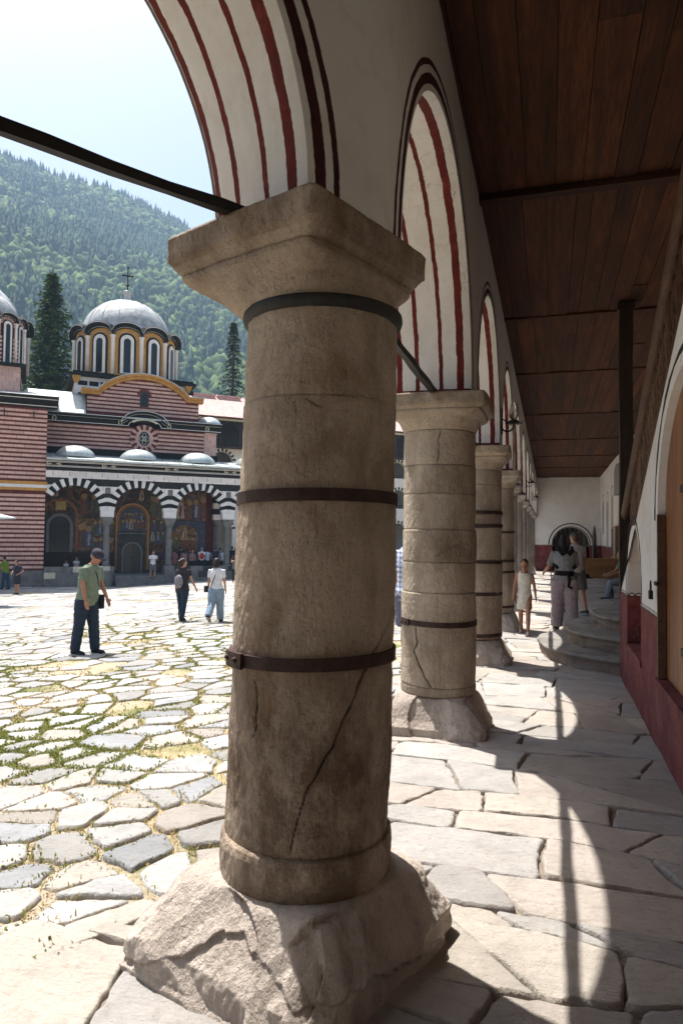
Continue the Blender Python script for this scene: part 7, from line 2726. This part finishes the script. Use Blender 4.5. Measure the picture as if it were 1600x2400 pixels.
carried('baby_carrier', 'black strap-on baby carrier with broad waist belt, worn by the woman in lilac', 'carrier', wc, [('belt', m1, bl_, 0), ('shoulder_strap', m2, bl_, 0), ('loose_strap', m3, bl_, 0), ('pouch', m4, bl_, 0.02)])
bq = to_world(wc, np.array([0.02, 0.235, 1.13]) * k)
person('baby carried in the black carrier, one leg hanging beside the woman', (bq[0], bq[1], bq[2] - 0.62 * 0.5), -fdir(0.10, 0.995), 0.66, FAIR, (0.5, 0.45, 0.42), 0.9, 0.86, 'shorts', (0.45, 0.42, 0.40), 0.02, (0.6, 0.6, 0.6), 'short', BROWNH,
       ((0.6, 0.9), (0.6, 0.9)), ((0.3, 0.4, 0.6, 0.2), (0.3, 0.4, 0.6, 0.2)), (0.1, 0.3), 0.0, 1.0, 0.012, None, 0.75, child=True)
# --- man beyond her
q = at_depth(1347, 1400, 14.6)
m_ = person('man with tousled fair hair in pale T-shirt walking beyond the woman in lilac', (q[0], q[1], 0.012), fdir(-0.25, 0.97), 1.75, SKIN, (0.44, 0.41, 0.40), 0.75, 0.84, 'shorts', (0.10, 0.095, 0.09), 0.02, (0.05, 0.05, 0.05), 'short', (0.07, 0.045, 0.03),
            ((0.2, 0.05), (-0.2, 0.15)), ((0.1, 0.15, 0.4, 0.1), (0.15, 0.22, 0.25, 0.0)), (0.1, 0.2), 0.03, 1.0, 0.015, None, 0.03)
W = INFO[m_.name]['arms'][1]
hb_ = (W[2] + W[3] * 0.10) * INFO[m_.name]['k']
m = MB(); m.lathe([(0.17, -0.012), (0.165, 0.0), (0.09, 0.004), (0.085, 0.06), (0.06, 0.08)], 20)
m.v = [(a + hb_[0] + 0.05, b_ + hb_[1], c + hb_[2] - 0.07) for a, b_, c in m.v]
carried('sun_hat', 'dark round hat held low by the fair-haired man', 'hat', m_, [('crown', m, cloth((0.02, 0.018, 0.018)), 0)])
# --- seated visitor
person('seated visitor in green top and pale jeans on the dark chair', (2.0, 20.2, 0.0), np.array([-1.0, -0.15]), 1.72, SKIN, (0.03, 0.24, 0.16), 0.6, 0.86, 'trousers', (0.22, 0.25, 0.28), 0.012, (0.06, 0.05, 0.045), 'short', BROWNH,
       ((1.45, 1.2), (1.35, 1.5)), ((0.5, 0.15, 0.7, 0.2), (0.55, 0.15, 0.6, 0.2)), (0.15, 0), 0.15, 1.0, 0.016, None, 0.05, seat=True)

# ============================================================ fountain canopy at the edge of the view
cp = at_depth(38, 1213, 27.5)
zg = float(terrain(cp[0], cp[1]))
tipd = 3.1
fc = thing('fountain_canopy', 'low metal-roofed canopy over a stone fountain at the courtyard edge', 'canopy', (cp[0] - _R0[0] * 3.11, cp[1] - _R0[1] * 3.11, zg), YAW + PI / 4)
zr = cp[2] - zg
m = MB()
hx_, hy_ = 2.2, 2.2
base4 = [(-hx_, -hy_, zr), (hx_, -hy_, zr), (hx_, hy_, zr), (-hx_, hy_, zr)]
m.add(base4 + [(a, b, c - 0.06) for a, b, c in base4] + [(0, 0, zr + 0.7)], [(0, 1, 8), (1, 2, 8), (2, 3, 8), (3, 0, 8), (7, 6, 5, 4), (0, 4, 5, 1), (1, 5, 6, 2), (2, 6, 7, 3), (3, 7, 4, 0)])
m.build('roof', M_ZINC, fc)
for sx_, sy_ in ((-1, -1), (1, -1), (1, 1), (-1, 1)):
    m = MB(); m.lathe([(0.11, -0.05), (0.09, 0.1), (0.09, zr - 0.08)], 12, (sx_ * 1.5 - 0.3, sy_ * 1.4)); m.build('post', M_POST, fc, True)
m = MB(); m.lathe([(1.05, -0.05), (1.1, 0.5), (1.15, 0.62), (1.0, 0.62), (0.95, 0.35)], 28, (-0.3, 0)); m.build('basin', M_GREYST, fc)

bpy.data.scenes.remove(TS)
